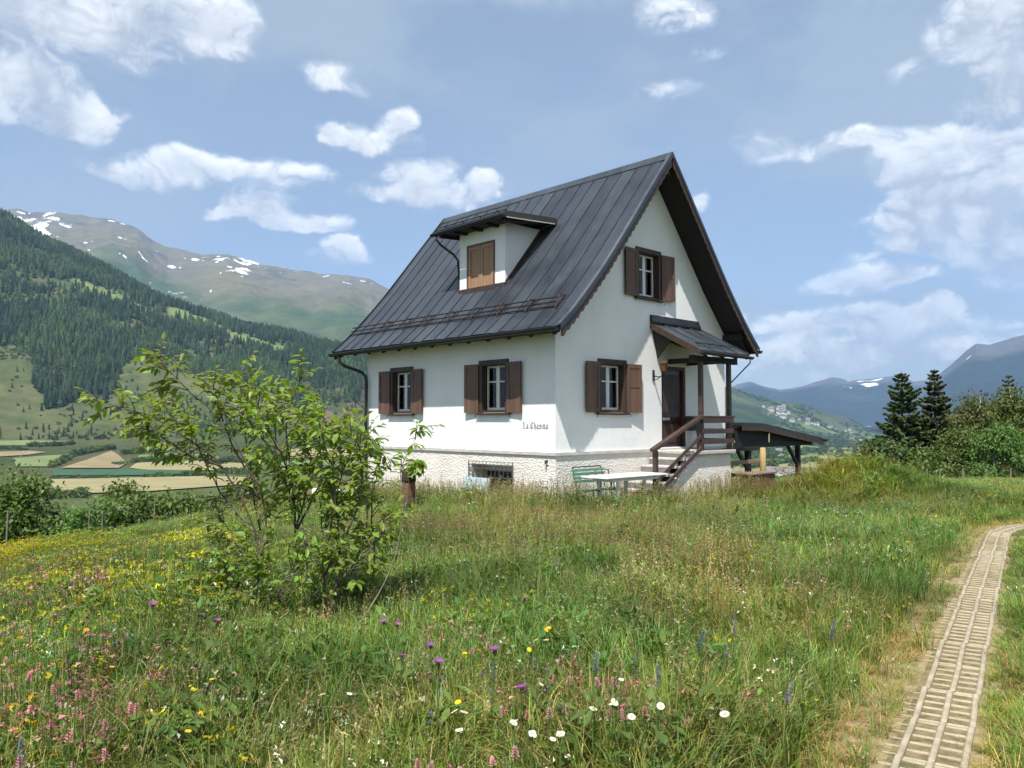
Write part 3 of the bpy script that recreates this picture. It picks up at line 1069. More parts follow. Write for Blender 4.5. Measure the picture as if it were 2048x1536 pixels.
# ---- windows.  Local window frame: u across, d outward, z up
def window(parent, origin, ud, od, w, h, shutters=True, fold=(0.06, 0.10), name='window'):
    """origin = lower corner of the opening on the wall face; ud, od unit vectors across and outward"""
    ud, od = Vector(ud), Vector(od)
    O = Vector(origin)

    def P(u, d, z):
        return O + ud * u + od * d + Vector((0, 0, z))

    def bx(mb_, u0, u1, d0, d1, z0, z1):
        v_ = [P(u, d, z) for z in (z0, z1) for (u, d) in ((u0, d0), (u1, d0), (u1, d1), (u0, d1))]
        mb_.add(v_, [(0, 3, 2, 1), (4, 5, 6, 7), (0, 1, 5, 4), (1, 2, 6, 5), (2, 3, 7, 6), (3, 0, 4, 7)])

    fr = MB()
    t = 0.085
    bx(fr, -0.01, t, -0.19, 0.035, 0, h)
    bx(fr, w - t, w + 0.01, -0.19, 0.035, 0, h)
    bx(fr, -0.02, w + 0.02, -0.19, 0.04, h - 0.09, h + 0.03)
    bx(fr, -0.005, w + 0.005, -0.19, 0.0, 0.0, 0.05)
    win = fr.build(name, dark_wood, parent, bevel=0.006)
    s = MB()
    bx(s, -0.07, w + 0.07, -0.01, 0.085, -0.05, -0.005)
    s.build('sill', dark_wood, win, bevel=0.006)
    sa = MB()
    x0, x1, z0, z1 = t + 0.02, w - t - 0.02, 0.06, h - 0.10
    xm, zm, b = (x0 + x1) / 2, z0 + (z1 - z0) * 0.64, 0.042
    d0, d1 = -0.17, -0.12
    for (u0, u1, q0, q1) in ((x0, x0 + b, z0, z1), (x1 - b, x1, z0, z1), (xm - 0.055, xm + 0.055, z0, z1)):
        bx(sa, u0, u1, d0, d1, q0, q1)
    for (u0, u1) in ((x0 + b, xm - 0.055), (xm + 0.055, x1 - b)):
        for (q0, q1) in ((z0, z0 + 0.055), (z1 - b, z1), (zm - 0.018, zm + 0.018)):
            bx(sa, u0, u1, d0 + 0.004, d1 - 0.004, q0, q1)
    sash = sa.build('sash', white_paint, win, bevel=0.004)
    for (u0, u1) in ((x0 + b, xm - 0.055), (xm + 0.055, x1 - b)):
        for (q0, q1) in ((z0 + 0.055, zm - 0.018), (zm + 0.018, z1 - b)):
            g = MB()
            bx(g, u0 - 0.004, u1 + 0.004, -0.150, -0.144, q0 - 0.004, q1 + 0.004)
            g.build('pane', glass, win)
    # gathered curtains behind the glass
    for k in (0, 1):
        ua, ub = (x0, xm - 0.11) if k == 0 else (xm + 0.13, x1)
        cu = MB()
        n = 15
        vv, ff = [], []
        for i in range(n):
            f = i / (n - 1)
            for j, zz in enumerate((z0 - 0.1, z0 + 0.4, z1 + 0.05)):
                pull = (0.32, 0.22, 0.0)[j]
                u = ua + (ub - ua) * (f * (1 - pull) if k == 0 else pull + f * (1 - pull))
                vv.append(P(u, -0.195 + 0.014 * math.sin(i * 1.9 + j), zz))
        for i in range(n - 1):
            for j in range(2):
                ff.append((i * 3 + j, i * 3 + 3 + j, i * 3 + 4 + j, i * 3 + 1 + j))
        cu.add(vv, ff)
        cu.build('curtain', curtain_cloth, win, smooth=True)
    if shutters:
        sw = 0.465
        for sd in (0, 1):
            base_u = -0.012 if sd == 0 else w + 0.012
            sg = -1 if sd == 0 else 1
            a = fold[sd]
            sh = MB()

            def SP(q, d, z):
                return P(base_u + sg * (q * math.cos(a)) - 0 * d, 0.03 + q * math.sin(a) + d, z)

            def sbx(q0, q1, e0, e1, z0_, z1_):
                v_ = [SP(q, d, z) for z in (z0_, z1_) for (q, d) in ((q0, e0), (q1, e0), (q1, e1), (q0, e1))]
                sh.add(v_, [(0, 3, 2, 1), (4, 5, 6, 7), (0, 1, 5, 4), (1, 2, 6, 5), (2, 3, 7, 6), (3, 0, 4, 7)])
            H0, H1 = 0.0, h - 0.05
            sbx(0, sw, 0.006, 0.022, H0 + 0.02, H1 - 0.02)
            for (q0, q1) in ((0, 0.075), (sw - 0.075, sw)):
                sbx(q0, q1, 0.0, 0.034, H0, H1)
            for (z0_, z1_) in ((H0, H0 + 0.10), (H1 - 0.09, H1), (H0 + 0.52 * H1, H0 + 0.52 * H1 + 0.075)):
                sbx(0.075, sw - 0.075, 0.0, 0.032, z0_, z1_)
            so = sh.build('shutter', shutter_wood, win)
        for u in (-0.10, w + 0.10):
            MB().tube([P(u, 0.0, -0.03), P(u, 0.06, -0.03), P(u, 0.075, -0.075), P(u, 0.05, -0.10)], 0.008, 5).build('shutter_hook', black_metal, win)
    return win


window(house, (0, winA[1], winA[2]), (0, -1, 0), (-1, 0, 0), winA[1] - winA[0], winA[3] - winA[2], fold=(0.05, 0.08))
window(house, (0, winB[1], winB[2]), (0, -1, 0), (-1, 0, 0), winB[1] - winB[0], winB[3] - winB[2], fold=(0.06, 0.05))
window(house, (winC[0], 0, winC[2]), (1, 0, 0), (0, -1, 0), winC[1] - winC[0], winC[3] - winC[2], fold=(0.06, 0.12))
window(house, (winD[0], 0, winD[2]), (1, 0, 0), (0, -1, 0), winD[1] - winD[0], winD[3] - winD[2], fold=(0.05, 0.10))

# ---- cellar window: dark pane with bars deep in the niche, wire cage outside
cw = MB()
cw.box(0.43, 0.47, 1.27, 2.70, -0.55, 0.68)
cellar = cw.build('cellar_window', plaster, house)
MB().box(0.40, 0.425, 1.40, 2.60, -0.1, 0.50).build('pane', plain('dark_cellar_glass', (0.02, 0.02, 0.022), 0.15), cellar)
gr = MB()
for k in range(9):
    y = 1.42 + k * 1.16 / 8
    gr.box(0.375, 0.395, y - 0.011, y + 0.011, -0.12, 0.50)
for z in (0.16, 0.33, 0.49):
    gr.box(0.371, 0.392, 1.40, 2.60, z - 0.012, z + 0.012)
gr.build('grille', stone_grey, cellar)
cg = MB()
for k in range(13):
    y = 1.24 + k * 1.48 / 12
    cg.tube([(-0.06, y, 0.56), (-0.06, y, 0.72)], 0.006, 5)
for z in (0.56, 0.64, 0.72):
    cg.tube([(-0.06, 1.24, z), (-0.06, 2.72, z)], 0.007, 5)
for y in (1.24, 2.72):
    cg.tube([(-0.06, y, -0.55), (-0.06, y, 0.72)], 0.013, 5)
for k in range(12):
    z = -0.5 + k * 0.1
    cg.tube([(-0.06, 2.56, z), (-0.06, 2.72, z)], 0.006, 5)
cg.tube([(-0.06, 2.56, -0.5), (-0.06, 2.56, 0.6)], 0.006, 5)
cg.build('wire_cage', plain('grey_wire', (0.12, 0.11, 0.10), 0.6), cellar)

# ---- name painted on the wall, broad-pen letters
GL = {
    'L': ([[(0.1, 1.5), (0.25, 1.35), (0.25, 0.3), (0.1, 0.1), (0.35, 0.0), (0.6, 0.12), (0.85, 0.3)], [(0.25, 1.4), (0.5, 1.55)], [(0.25, .8), (.5, .95)]], 0.95),
    'a': ([[(0.1, 0.85), (0.35, 1.0), (0.5, 0.85), (0.5, 0.15), (0.62, 0.0)], [(0.5, 0.55), (0.15, 0.45), (0.12, 0.12), (0.3, 0.0), (0.5, 0.15)]], 0.75),
    'C': ([[(0.75, 1.35), (0.5, 1.5), (0.2, 1.2), (0.12, 0.5), (0.3, 0.1), (0.6, 0.0), (0.9, 0.2)], [(0.5, 1.4), (0.5, 0.2)], [(0.75, 1.35), (0.9, 1.5)]], 1.0),
    'h': ([[(0.1, 1.5), (0.2, 1.4), (0.2, 0.05)], [(0.2, 0.8), (0.42, 1.0), (0.55, 0.85), (0.55, 0.2), (0.4, -0.3)]], 0.75),
    's': ([[(0.5, 0.85), (0.35, 1.0), (0.15, 0.8), (0.5, 0.45), (0.45, 0.12), (0.28, 0.0), (0.08, 0.15)]], 0.65),
    'i': ([[(0.1, 0.9), (0.22, 1.0), (0.22, 0.12), (0.35, 0.0)], [(0.2, 1.28), (0.3, 1.36)]], 0.45),
    'n': ([[(0.1, 0.9), (0.2, 1.0), (0.2, 0.05)], [(0.2, 0.8), (0.42, 1.0), (0.55, 0.85), (0.55, 0.12), (0.68, 0.0)]], 0.8),
}
ink = plain('faded_black_lettering', (0.10, 0.10, 0.10), 0.9)
uu, hh = 0.0, 0.088
nib = Vector((math.cos(R(38)), math.sin(R(38)))) * 0.012
total = sum((0.45 if ch_ == ' ' else GL[ch_][1]) for ch_ in 'La Chasina')
kx = 0.76 / total
for ch_ in 'La Chasina':
    if ch_ == ' ':
        uu += 0.45 * kx
        continue
    st_, adv = GL[ch_]
    tx = MB()
    for pl in st_:
        for (a0, b0), (a1, b1) in zip(pl[:-1], pl[1:]):
            A = Vector((uu + a0 * kx, b0 * hh))
            B = Vector((uu + a1 * kx, b1 * hh))
            d = (B - A).normalized() * 0.003
            A, B = A - d, B + d
            q = [A - nib, A + nib, B + nib, B - nib]
            dd = -0.002 - 0.0005 * random.random()
            tx.add([(dd, 0.97 - p.x, 1.475 + p.y) for p in q], [(0, 1, 2, 3)])
    uu += adv * kx
    tx.build('painted_letter', ink, house)
tp = MB()
tp.tube([(-0.02, 0.22, 0.80), (-0.07, 0.22, 0.80), (-0.08, 0.22, 0.74)], 0.022, 8)
tp.box(-0.03, -0.016, 0.19, 0.25, 0.70, 0.715)
tp.build('wall_tap', black_metal, house)

# ---- roof
TH = 0.11
NP = 19
y0r, y1r = -FO, LL + BO
stepy = (y1r - y0r) / NP
deck = MB()
prof_full = PROF + [(WW - x, z) for x, z in reversed(PROF[:-1])]
up = [(x, z - 0.02) for x, z in prof_full]
lo = [(x, z - TH) for x, z in prof_full]
for (a, b, flip) in ((up, None, 0), (lo, None, 1)):
    for p, q in zip(a[:-1], a[1:]):
        deck.add([(p[0], y0r + 0.02, p[1]), (q[0], y0r + 0.02, q[1]), (q[0], y1r - 0.02, q[1]), (p[0], y1r - 0.02, p[1])], [(0, 1, 2, 3)])
for yy in (y0r + 0.02, y1r - 0.02):
    for i in range(len(up) - 1):
        deck.add([(up[i][0], yy, up[i][1]), (up[i + 1][0], yy, up[i + 1][1]), (lo[i + 1][0], yy, lo[i + 1][1]), (lo[i][0], yy, lo[i][1])], [(0, 1, 2, 3)])
for i in (0, -1):
    deck.add([(up[i][0], y0r + 0.02, up[i][1]), (up[i][0], y1r - 0.02, up[i][1]), (lo[i][0], y1r - 0.02, lo[i][1]), (lo[i][0], y0r + 0.02, lo[i][1])], [(0, 1, 2, 3)])
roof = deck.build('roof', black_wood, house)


def fine_prof(n=26):
    xs = np.linspace(-EO - 0.03, WW / 2, n)
    zs = np.interp(xs, PX_, PZ_)
    zs = np.convolve(np.pad(zs, 2, mode='reflect', reflect_type='odd'), [0.1, 0.2, 0.4, 0.2, 0.1], 'valid')
    zs[xs < -EO] -= 0.01
    return list(zip(xs, zs))


FP = fine_prof()


def sheet(side, ya, yb, jig):
    """one long roofing sheet with its upstand seam on one edge"""
    V, F = [], []
    sx = (lambda x: x) if side == 0 else (lambda x: WW - x)
    n = len(FP)
    cols = [(ya + 0.002, 0.004), (ya + stepy * 0.3, jig[0]), (ya + stepy * 0.7, jig[1]), (yb - 0.002, 0.004)]
    for k, (y, dz) in enumerate(cols):
        for i, (x, z) in enumerate(FP):
            V.append((sx(x), y, z + dz))
    for k in range(len(cols) - 1):
        for i in range(n - 1):
            a = k * n + i
            q = (a, a + 1, a + n + 1, a + n)
            F.append(q if side == 1 else q[::-1])
    me_ = mesh_np('roof_sheet', np.array(V), np.array(F), roofm, smooth=False)
    link('roof_sheet', me_, roof)
    sm_ = MB()
    for (xa, za), (xb, zb_) in zip(FP[:-1], FP[1:]):
        sm_.add([(sx(xa), yb - 0.012, za), (sx(xb), yb - 0.012, zb_), (sx(xb), yb - 0.010, zb_ + 0.030), (sx(xa), yb - 0.010, za + 0.030),
                 (sx(xa), yb, za + 0.030), (sx(xb), yb, zb_ + 0.030), (sx(xb), yb + 0.002, zb_), (sx(xa), yb + 0.002, za)], [(0, 1, 2, 3), (3, 2, 5, 4), (4, 5, 6, 7)])
    sm_.build('seam', seam_metal, roof)


for side in (0, 1):
    for k in range(NP):
        sheet(side, y0r + k * stepy, y0r + (k + 1) * stepy, (random.uniform(-0.004, 0.012), random.uniform(-0.004, 0.012)))
rc = MB()
zr = PROF[-1][1]
rc.prism([(WW / 2 - 0.16, y0r - 0.012, zr - 0.165), (WW / 2, y0r - 0.012, zr + 0.035), (WW / 2 + 0.16, y0r - 0.012, zr - 0.165), (WW / 2, y0r - 0.012, zr + 0.005)], (0, y1r - y0r + 0.024, 0))
rc.build('ridge_cap', roofm, roof)
# verge trims and the scalloped board below them
for yv, sgn in ((y0r, -1), (y1r, 1)):
    for side in (0, 1):
        sx = (lambda x: x) if side == 0 else (lambda x: WW - x)
        vt = MB()
        for (xa, za), (xb, zb) in zip(FP[:-1], FP[1:]):
            vt.add([(sx(xa), yv - 0.012 * sgn, za + 0.03), (sx(xb), yv - 0.012 * sgn, zb + 0.03), (sx(xb), yv + 0.03 * sgn, zb + 0.03), (sx(xa), yv + 0.03 * sgn, za + 0.03),
                    (sx(xa), yv + 0.03 * sgn, za - 0.10), (sx(xb), yv + 0.03 * sgn, zb - 0.10)], [(0, 1, 2, 3), (3, 2, 5, 4)])
            vt.add([(sx(xa), yv - 0.045 * sgn, za + 0.05), (sx(xb), yv - 0.045 * sgn, zb + 0.05), (sx(xb), yv - 0.012 * sgn, zb + 0.03), (sx(xa), yv - 0.012 * sgn, za + 0.03)], [(0, 1, 2, 3)])
        vt.build('verge_trim', roofm, roof)
        bb = MB()
        xs = np.linspace(-EO + 0.02, WW / 2 - 0.02, 150)
        zs = np.interp(xs, PX_, PZ_)
        arc = np.concatenate([[0], np.cumsum(np.hypot(np.diff(xs), np.diff(zs)))])
        sc = np.abs(np.sin(arc / 0.20 * math.pi)) * 0.05
        for i in range(len(xs) - 1):
            za, zb_ = zs[i], zs[i + 1]
            for yy in (yv - 0.012 * sgn, yv + 0.012 * sgn):
                bb.add([(sx(xs[i]), yy, za - 0.07), (sx(xs[i + 1]), yy, zb_ - 0.07), (sx(xs[i + 1]), yy, zb_ - 0.24 - sc[i + 1]), (sx(xs[i]), yy, za - 0.24 - sc[i])], [(0, 1, 2, 3)])
            bb.add([(sx(xs[i]), yv - 0.012 * sgn, za - 0.24 - sc[i]), (sx(xs[i + 1]), yv - 0.012 * sgn, zb_ - 0.24 - sc[i + 1]),
                    (sx(xs[i + 1]), yv + 0.012 * sgn, zb_ - 0.24 - sc[i + 1]), (sx(xs[i]), yv + 0.012 * sgn, za - 0.24 - sc[i])], [(0, 1, 2, 3)])
        bb.build('bargeboard', dark_wood, roof)
# rafters and purlins under the front overhang
for x, z in ((0.02, roof_z(0.0) - 0.24), (WW - 0.02, roof_z(0) - 0.24), (WW / 2, zr - 0.42)):
    MB().box(x - 0.07, x + 0.07, y0r + 0.10, 0.05, z - 0.08, z + 0.08).build('purlin', black_wood, roof)
# soffit boards along the eaves
for side in (0, 1):
    sx = (lambda x: x) if side == 0 else (lambda x: WW - x)
    for k in range(13):
        y = y0r + 0.25 + k * (y1r - y0r - 0.5) / 12
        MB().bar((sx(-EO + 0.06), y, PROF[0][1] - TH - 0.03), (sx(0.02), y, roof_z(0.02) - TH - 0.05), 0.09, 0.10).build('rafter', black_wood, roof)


# ---- gutters and downpipes
def gutter(p0, p1, r, name, parent, outdir):
    p0, p1 = Vector(p0), Vector(p1)
    od = Vector(outdir)
    mb_ = MB()
    n = 9
    vs_ = []
    for p in (p0, p1):
        for rr in (r, r - 0.012):
            for k in range(n):
                t = math.pi * k / (n - 1)
                vs_.append(p + od * (math.cos(t) * rr) + Vector((0, 0, -math.sin(t) * rr)))
    b = 2 * n
    fs_ = []
    for k in range(n - 1):
        fs_.append((k, k + 1, b + k + 1, b + k))
        fs_.append((n + k, b + n + k, b + n + k + 1, n + k + 1))
        fs_.append((k, n + k, n + k + 1, k + 1))
        fs_.append((b + k, b + k + 1, b + n + k + 1, b + n + k))
    fs_ += [(0, b, b + n, n), (n - 1, 2 * n - 1, b + 2 * n - 1, b + n - 1), tuple(range(n)), tuple(reversed(range(b, b + n)))]
    mb_.add(vs_, fs_)
    # rolled front bead and brackets
    mb_.tube([p0 + od * r, p1 + od * r], 0.014, 6)
    L_ = (p1 - p0).length
    d = (p1 - p0).normalized()
    k = 0.35
    while k < L_:
        c = p0 + d * k
        mb_.bar(c + od * r + Vector((0, 0, 0.02)), c - od * r + Vector((0, 0, 0.035)), 0.03, 0.006)
        k += 0.85
    return mb_.build(name, black_metal, parent)


gz = PROF[0][1] - 0.055
gutter((-EO - 0.075, y0r + 0.02, gz), (-EO - 0.075, y1r + 0.05, gz - 0.03), 0.075, 'gutter', house, (-1, 0, 0))
gutter((WW + EO + 0.075, y0r - 0.04, gz), (WW + EO + 0.075, y1r, gz - 0.02), 0.075, 'gutter', house, (1, 0, 0))
fb = MB().box(-EO - 0.005, -EO + 0.02, y0r + 0.03, y1r - 0.03, gz - 0.09, gz + 0.05)
fb.build('fascia', black_wood, roof)
dp = MB()
yd = LL - 0.06
dp.tube([(-EO - 0.075, yd + 0.5, gz - 0.06), (-EO - 0.075, yd + 0.5, gz - 0.17), (-EO - 0.055, yd + 0.49, gz - 0.27), (-EO + 0.05, yd + 0.42, gz - 0.37),
         (-0.32, yd + 0.22, gz - 0.47), (-0.18, yd + 0.1, gz - 0.54), (-0.11, yd + 0.03, gz - 0.64), (-0.095, yd, gz - 0.78), (-0.095, yd, -0.8)], 0.045, 10)
dpo = dp.build('downpipe', black_metal, house, smooth=True)
for z in (2.55, 1.2):
    MB().tube([(-0.095, yd, z), (-0.095, yd, z + 0.03)], 0.055, 10).build('pipe_clip', black_metal, dpo)

# ---- snow guard rails
sg = MB()
for (dx, dz) in ((0.0, 0.15), (-0.10, 0.05)):
    x = 0.02 + dx
    sg.tube([(x, -0.12, roof_z(x) + dz), (x, 3.0, roof_z(x) + dz + 0.01), (x, y1r - 0.02, roof_z(x) + dz)], 0.017, 6)
sg.tube([(-0.06, -0.05, roof_z(-0.06) + 0.13), (-0.06, y1r - 0.05, roof_z(-0.06) + 0.13)], 0.012, 6)
guard = sg.build('snow_guard', rust_metal, roof)
for k in range(8):
    y = y0r + (1.5 + 2 * k) * stepy - 0.12
    if y > y1r:
        break
    br_ = MB()
    br_.bar((0.20, y, roof_z(0.20) + 0.045), (-0.12, y, roof_z(-0.12) + 0.045), 0.035, 0.012)
    br_.tube([(0.16, y, roof_z(0.16) + 0.05), (0.02, y, roof_z(0.02) + 0.19), (-0.14, y, roof_z(-0.14) + 0.04)], 0.012, 5)
    br_.tube([(0.10, y - 0.10, roof_z(0.10) + 0.10), (0.0, y + 0.02, roof_z(0.0) + 0.16), (-0.08, y + 0.13, roof_z(-0.08) + 0.07)], 0.010, 5)
    br_.build('bracket', rust_metal, guard)

# ---- dormer
DX, DY0, DY1 = 0.78, 2.38, 4.07
dz_top = 6.38
dm = MB()
back = 2.3
dwin = (2.74, 3.77, 4.86, 6.05)
panel(dm, [DY0, DY1], roof_z(DX) - 0.05, lambda u: dz_top, [dwin], lambda u, z: (DX, u, z), 0.07, (1, 0, 0))
for y in (DY0, DY1):
    xs = [DX, 0.98, 1.68, 2.0, 2.3]
    for a, b in zip(xs[:-1], xs[1:]):
        dm.add([(a, y, roof_z(a) - 0.1), (b, y, roof_z(b) - 0.1), (b, y, max(dz_top + 0.04, roof_z(b) - 0.09)), (a, y, dz_top + 0.04)], [(0, 1, 2, 3)])
dorm = dm.build('dormer', plaster, house)
fr = MB()
fr.box(DX - 0.02, DX + 0.06, dwin[0] - 0.005, dwin[0] + 0.055, dwin[2], dwin[3])
fr.box(DX - 0.02, DX + 0.06, dwin[1] - 0.055, dwin[1] + 0.005, dwin[2], dwin[3])
fr.box(DX - 0.021, DX + 0.059, dwin[0] + 0.055, dwin[1] - 0.055, dwin[3] - 0.05, dwin[3])
fr.build('window_frame', shutter_wood, dorm)
MB().box(DX - 0.09, DX + 0.03, dwin[0] - 0.06, dwin[1] + 0.06, dwin[2] - 0.05, dwin[2]).build('sill', dark_wood, dorm)
ym = (dwin[0] + dwin[1]) / 2
for (ya, yb) in ((dwin[0] + 0.057, ym - 0.004), (ym + 0.004, dwin[1] - 0.057)):
    s_ = MB()
    z0, z1 = dwin[2] + 0.005, dwin[3] - 0.052
    s_.box(DX + 0.012, DX + 0.03, ya + 0.02, yb - 0.02, z0 + 0.02, z1 - 0.02)
    s_.box(DX - 0.012, DX + 0.032, ya, ya + 0.075, z0, z1)
    s_.box(DX - 0.012, DX + 0.032, yb - 0.075, yb, z0, z1)
    for (a, b) in ((z0, z0 + 0.11), (z1 - 0.09, z1)):
        s_.box(DX - 0.010, DX + 0.031, ya + 0.075, yb - 0.075, a, b)
    for q in range(1, 3):
        yy = ya + 0.075 + (yb - ya - 0.15) * q / 3
        s_.box(DX + 0.008, DX + 0.013, yy - 0.004, yy + 0.004, z0 + 0.11, z1 - 0.09)
    s_.build('shutter', tan_wood, dorm)
ap = MB()
ap.box(DX - 0.035, DX - 0.004, DY0 - 0.04, DY1 + 0.04, roof_z(DX) - 0.10, roof_z(DX) + 0.055)
for y, s_ in ((DY0, -1), (DY1, 1)):
    for a, b in zip([DX, 0.98, 1.68], [0.98, 1.68, 2.05]):
        ap.add([(a, y + s_ * 0.012, roof_z(a)), (b, y + s_ * 0.012, roof_z(b)), (b, y + s_ * 0.012, roof_z(b) + 0.10), (a, y + s_ * 0.012, roof_z(a) + 0.10),
                (a, y + s_ * 0.12, roof_z(a) + 0.03), (b, y + s_ * 0.12, roof_z(b) + 0.03)], [(0, 1, 2, 3), (0, 1, 5, 4)])
ap.build('flashing', dark_wood, dorm)
dr = MB()
RX0, RX1, RY0, RY1 = 0.34, 2.12, 1.93, 4.50
rz = lambda x: 6.40 + (x - RX0) * 0.065
dr.add([(RX0, RY0, rz(RX0)), (RX1, RY0, rz(RX1)), (RX1, RY1, rz(RX1)), (RX0, RY1, rz(RX0)),
        (RX0, RY0, rz(RX0) + 0.11), (RX1, RY0, rz(RX1) + 0.11), (RX1, RY1, rz(RX1) + 0.11), (RX0, RY1, rz(RX0) + 0.11)],
       [(0, 3, 2, 1), (4, 5, 6, 7), (0, 1, 5, 4), (1, 2, 6, 5), (2, 3, 7, 6), (3, 0, 4, 7)])
drf = dr.build('dormer_roof', roof_metal('dormer_roof_sheet', 0.55), dorm)
for k in range(5):
    y = RY0 + 0.12 + k * (RY1 - RY0 - 0.24) / 4
    MB().bar((RX0 + 0.05, y, rz(RX0) - 0.045), (RX0 + 0.75, y, rz(RX0 + 0.7) - 0.045), 0.10, 0.10).build('dormer_rafter', black_wood, dorm)
MB().box(RX0 + 0.02, DX - 0.01, RY0 + 0.03, RY1 - 0.03, rz(RX0) - 0.022, rz(RX0) - 0.006).build('soffit', black_wood, dorm)
for y in (RY0 - 0.012, RY1 + 0.012):
    MB().bar((RX0, y, rz(RX0) + 0.055), (RX1 - 0.05, y, rz(RX1) + 0.055), 0.02, 0.16).build('dormer_fascia', plain('dormer_board', (0.04, 0.036, 0.036), 0.6), dorm)
    MB().bar((RX0 + 0.05, y * 1.0 + (0.012 if y > 3 else -0.012), rz(RX0) - 0.015), (RX1 - 0.1, y + (0.012 if y > 3 else -0.012), rz(RX1) - 0.02), 0.012, 0.022).build('drip_strip', stone_grey, dorm)
gutter((RX0 - 0.06, RY0 - 0.05, rz(RX0) + 0.02), (RX0 - 0.06, RY1 + 0.10, rz(RX0) - 0.01), 0.055, 'dormer_gutter', dorm, (-1, 0, 0))
dsg = MB()
dsg.tube([(RX0 + 0.08, RY0 + 0.02, rz(RX0) + 0.18), (RX0 + 0.08, RY1 - 0.02, rz(RX0) + 0.18)], 0.014, 6)
for k in range(4):
    y = RY0 + 0.3 + k * 0.66
    dsg.bar((RX0 + 0.2, y, rz(RX0) + 0.12), (RX0 + 0.06, y, rz(RX0) + 0.19), 0.03, 0.012)
dsg.build('dormer_snow_guard', rust_metal, dorm)
dp2 = MB()
dp2.tube([(RX0 - 0.06, RY1 - 0.1, rz(RX0) - 0.05), (RX0 - 0.06, RY1 - 0.1, rz(RX0) - 0.16), (RX0 + 0.03, RY1 - 0.15, rz(RX0) - 0.28),
          (DX - 0.12, DY1 + 0.10, rz(RX0) - 0.52), (DX - 0.02, DY1 + 0.05, rz(RX0) - 0.66), (DX + 0.06, DY1 + 0.05, roof_z(DX + 0.06) + 0.05)], 0.03, 8)
dp2.build('dormer_downpipe', black_metal, dorm, smooth=True)

# ---- door
d0, d1, dz0, dz1 = door_h
dr_ = MB()
dr_.box(d0, d1, 0.10, 0.15, dz0, dz1)
door = dr_.build('door', plain('dark_varnished_door', (0.045, 0.016, 0.010), 0.35, (0.03, 0.011, 0.008), 5, stretch=(1, 1, 0.15), bump=0.15), house)
f = MB()
f.box(d0 - 0.01, d0 + 0.07, 0.03, 0.11, dz0, dz1 + 0.01)
f.box(d1 - 0.07, d1 + 0.01, 0.03, 0.11, dz0, dz1 + 0.01)
f.box(d0 + 0.07, d1 - 0.07, 0.03, 0.11, dz1 - 0.08, dz1 + 0.01)
f.build('door_frame', dark_wood, door)
p_ = MB()
for (a, b, c, d) in ((d0 + 0.16, d1 - 0.16, dz0 + 0.12, dz0 + 0.55), (d0 + 0.16, d1 - 0.16, dz0 + 0.85, dz1 - 0.2)):
    p_.box(a, b, 0.085, 0.099, c, d)
p_.build('door_panel', dark_wood, door, bevel=0.004)
hd = MB().box(d0 + 0.14, d0 + 0.42, 0.070, 0.0845, dz0 + 0.66, dz0 + 0.72)
hd.build('letter_slot', plain('pale_metal', (0.6, 0.6, 0.58), 0.35, metal=0.5), door)
hn = MB()
hn.tube([(d1 - 0.13, 0.085, dz0 + 1.0), (d1 - 0.13, 0.04, dz0 + 1.0), (d1 - 0.24, 0.035, dz0 + 1.0)], 0.011, 6)
hn.build('handle', black_metal, door)

# ---- porch canopy
CX0, CX1, CYF, CZW, CZF = 3.32, 5.36, -1.38, 3.98, 3.25
cn = MB()
cz = lambda y: CZW + (CZF - CZW) * (y / CYF)
cn.prism([(CX0, 0.0, cz(0)), (CX0, CYF, cz(CYF)), (CX0, CYF, cz(CYF) - 0.07), (CX0, 0.0, cz(0) - 0.07)], (CX1 - CX0, 0, 0))
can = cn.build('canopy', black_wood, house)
for k in range(4):
    xa = CX0 - 0.02 + k * (CX1 - CX0 + 0.04) / 4
    xb = CX0 - 0.02 + (k + 1) * (CX1 - CX0 + 0.04) / 4
    s_ = MB()
    s_.add([(xa, -0.0, cz(0) + 0.006), (xb - 0.02, 0, cz(0) + 0.006), (xb - 0.02, CYF - 0.04, cz(CYF - 0.04) + 0.006), (xa, CYF - 0.04, cz(CYF - 0.04) + 0.006)], [(0, 1, 2, 3)])
    s_.add([(xb - 0.02, 0, cz(0) + 0.006), (xb - 0.016, 0, cz(0) + 0.045), (xb - 0.016, CYF - 0.04, cz(CYF - 0.04) + 0.045), (xb - 0.02, CYF - 0.04, cz(CYF - 0.04) + 0.006)], [(0, 1, 2, 3)])
    s_.add([(xb - 0.016, 0, cz(0) + 0.045), (xb - 0.001, 0, cz(0) + 0.045), (xb - 0.001, CYF - 0.04, cz(CYF - 0.04) + 0.045), (xb - 0.016, CYF - 0.04, cz(CYF - 0.04) + 0.045)], [(0, 1, 2, 3)])
    s_.add([(xb - 0.001, 0, cz(0) + 0.045), (xb, 0, cz(0) + 0.004), (xb, CYF - 0.04, cz(CYF - 0.04) + 0.004), (xb - 0.001, CYF - 0.04, cz(CYF - 0.04) + 0.045)], [(0, 1, 2, 3)])
    s_.build('canopy_sheet', roofm2, can)
fl = MB()
fl.prism([(CX0 - 0.03, -0.004, cz(0) + 0.20), (CX0 - 0.03, -0.03, cz(0) + 0.20), (CX0 - 0.03, -0.10, cz(0) + 0.03), (CX0 - 0.03, -0.09, cz(0) - 0.0), (CX0 - 0.03, -0.004, cz(0) + 0.02)], (CX1 - CX0 + 0.0, 0, 0))
fl.build('canopy_flashing', roof_metal('flashing_sheet', 0.6), can)
ce = MB()
ce.bar((CX0 - 0.02, CYF - 0.02, cz(CYF) - 0.05), (CX1 + 0.02, CYF - 0.02, cz(CYF) - 0.05), 0.03, 0.11)
ce.build('canopy_edge', dark_wood, can)
for x in (CX0 - 0.012, CX1 + 0.012):
    MB().bar((x, -0.002, cz(0) - 0.06), (x, CYF, cz(CYF) - 0.06), 0.024, 0.13).build('canopy_side_board', dark_wood, can)
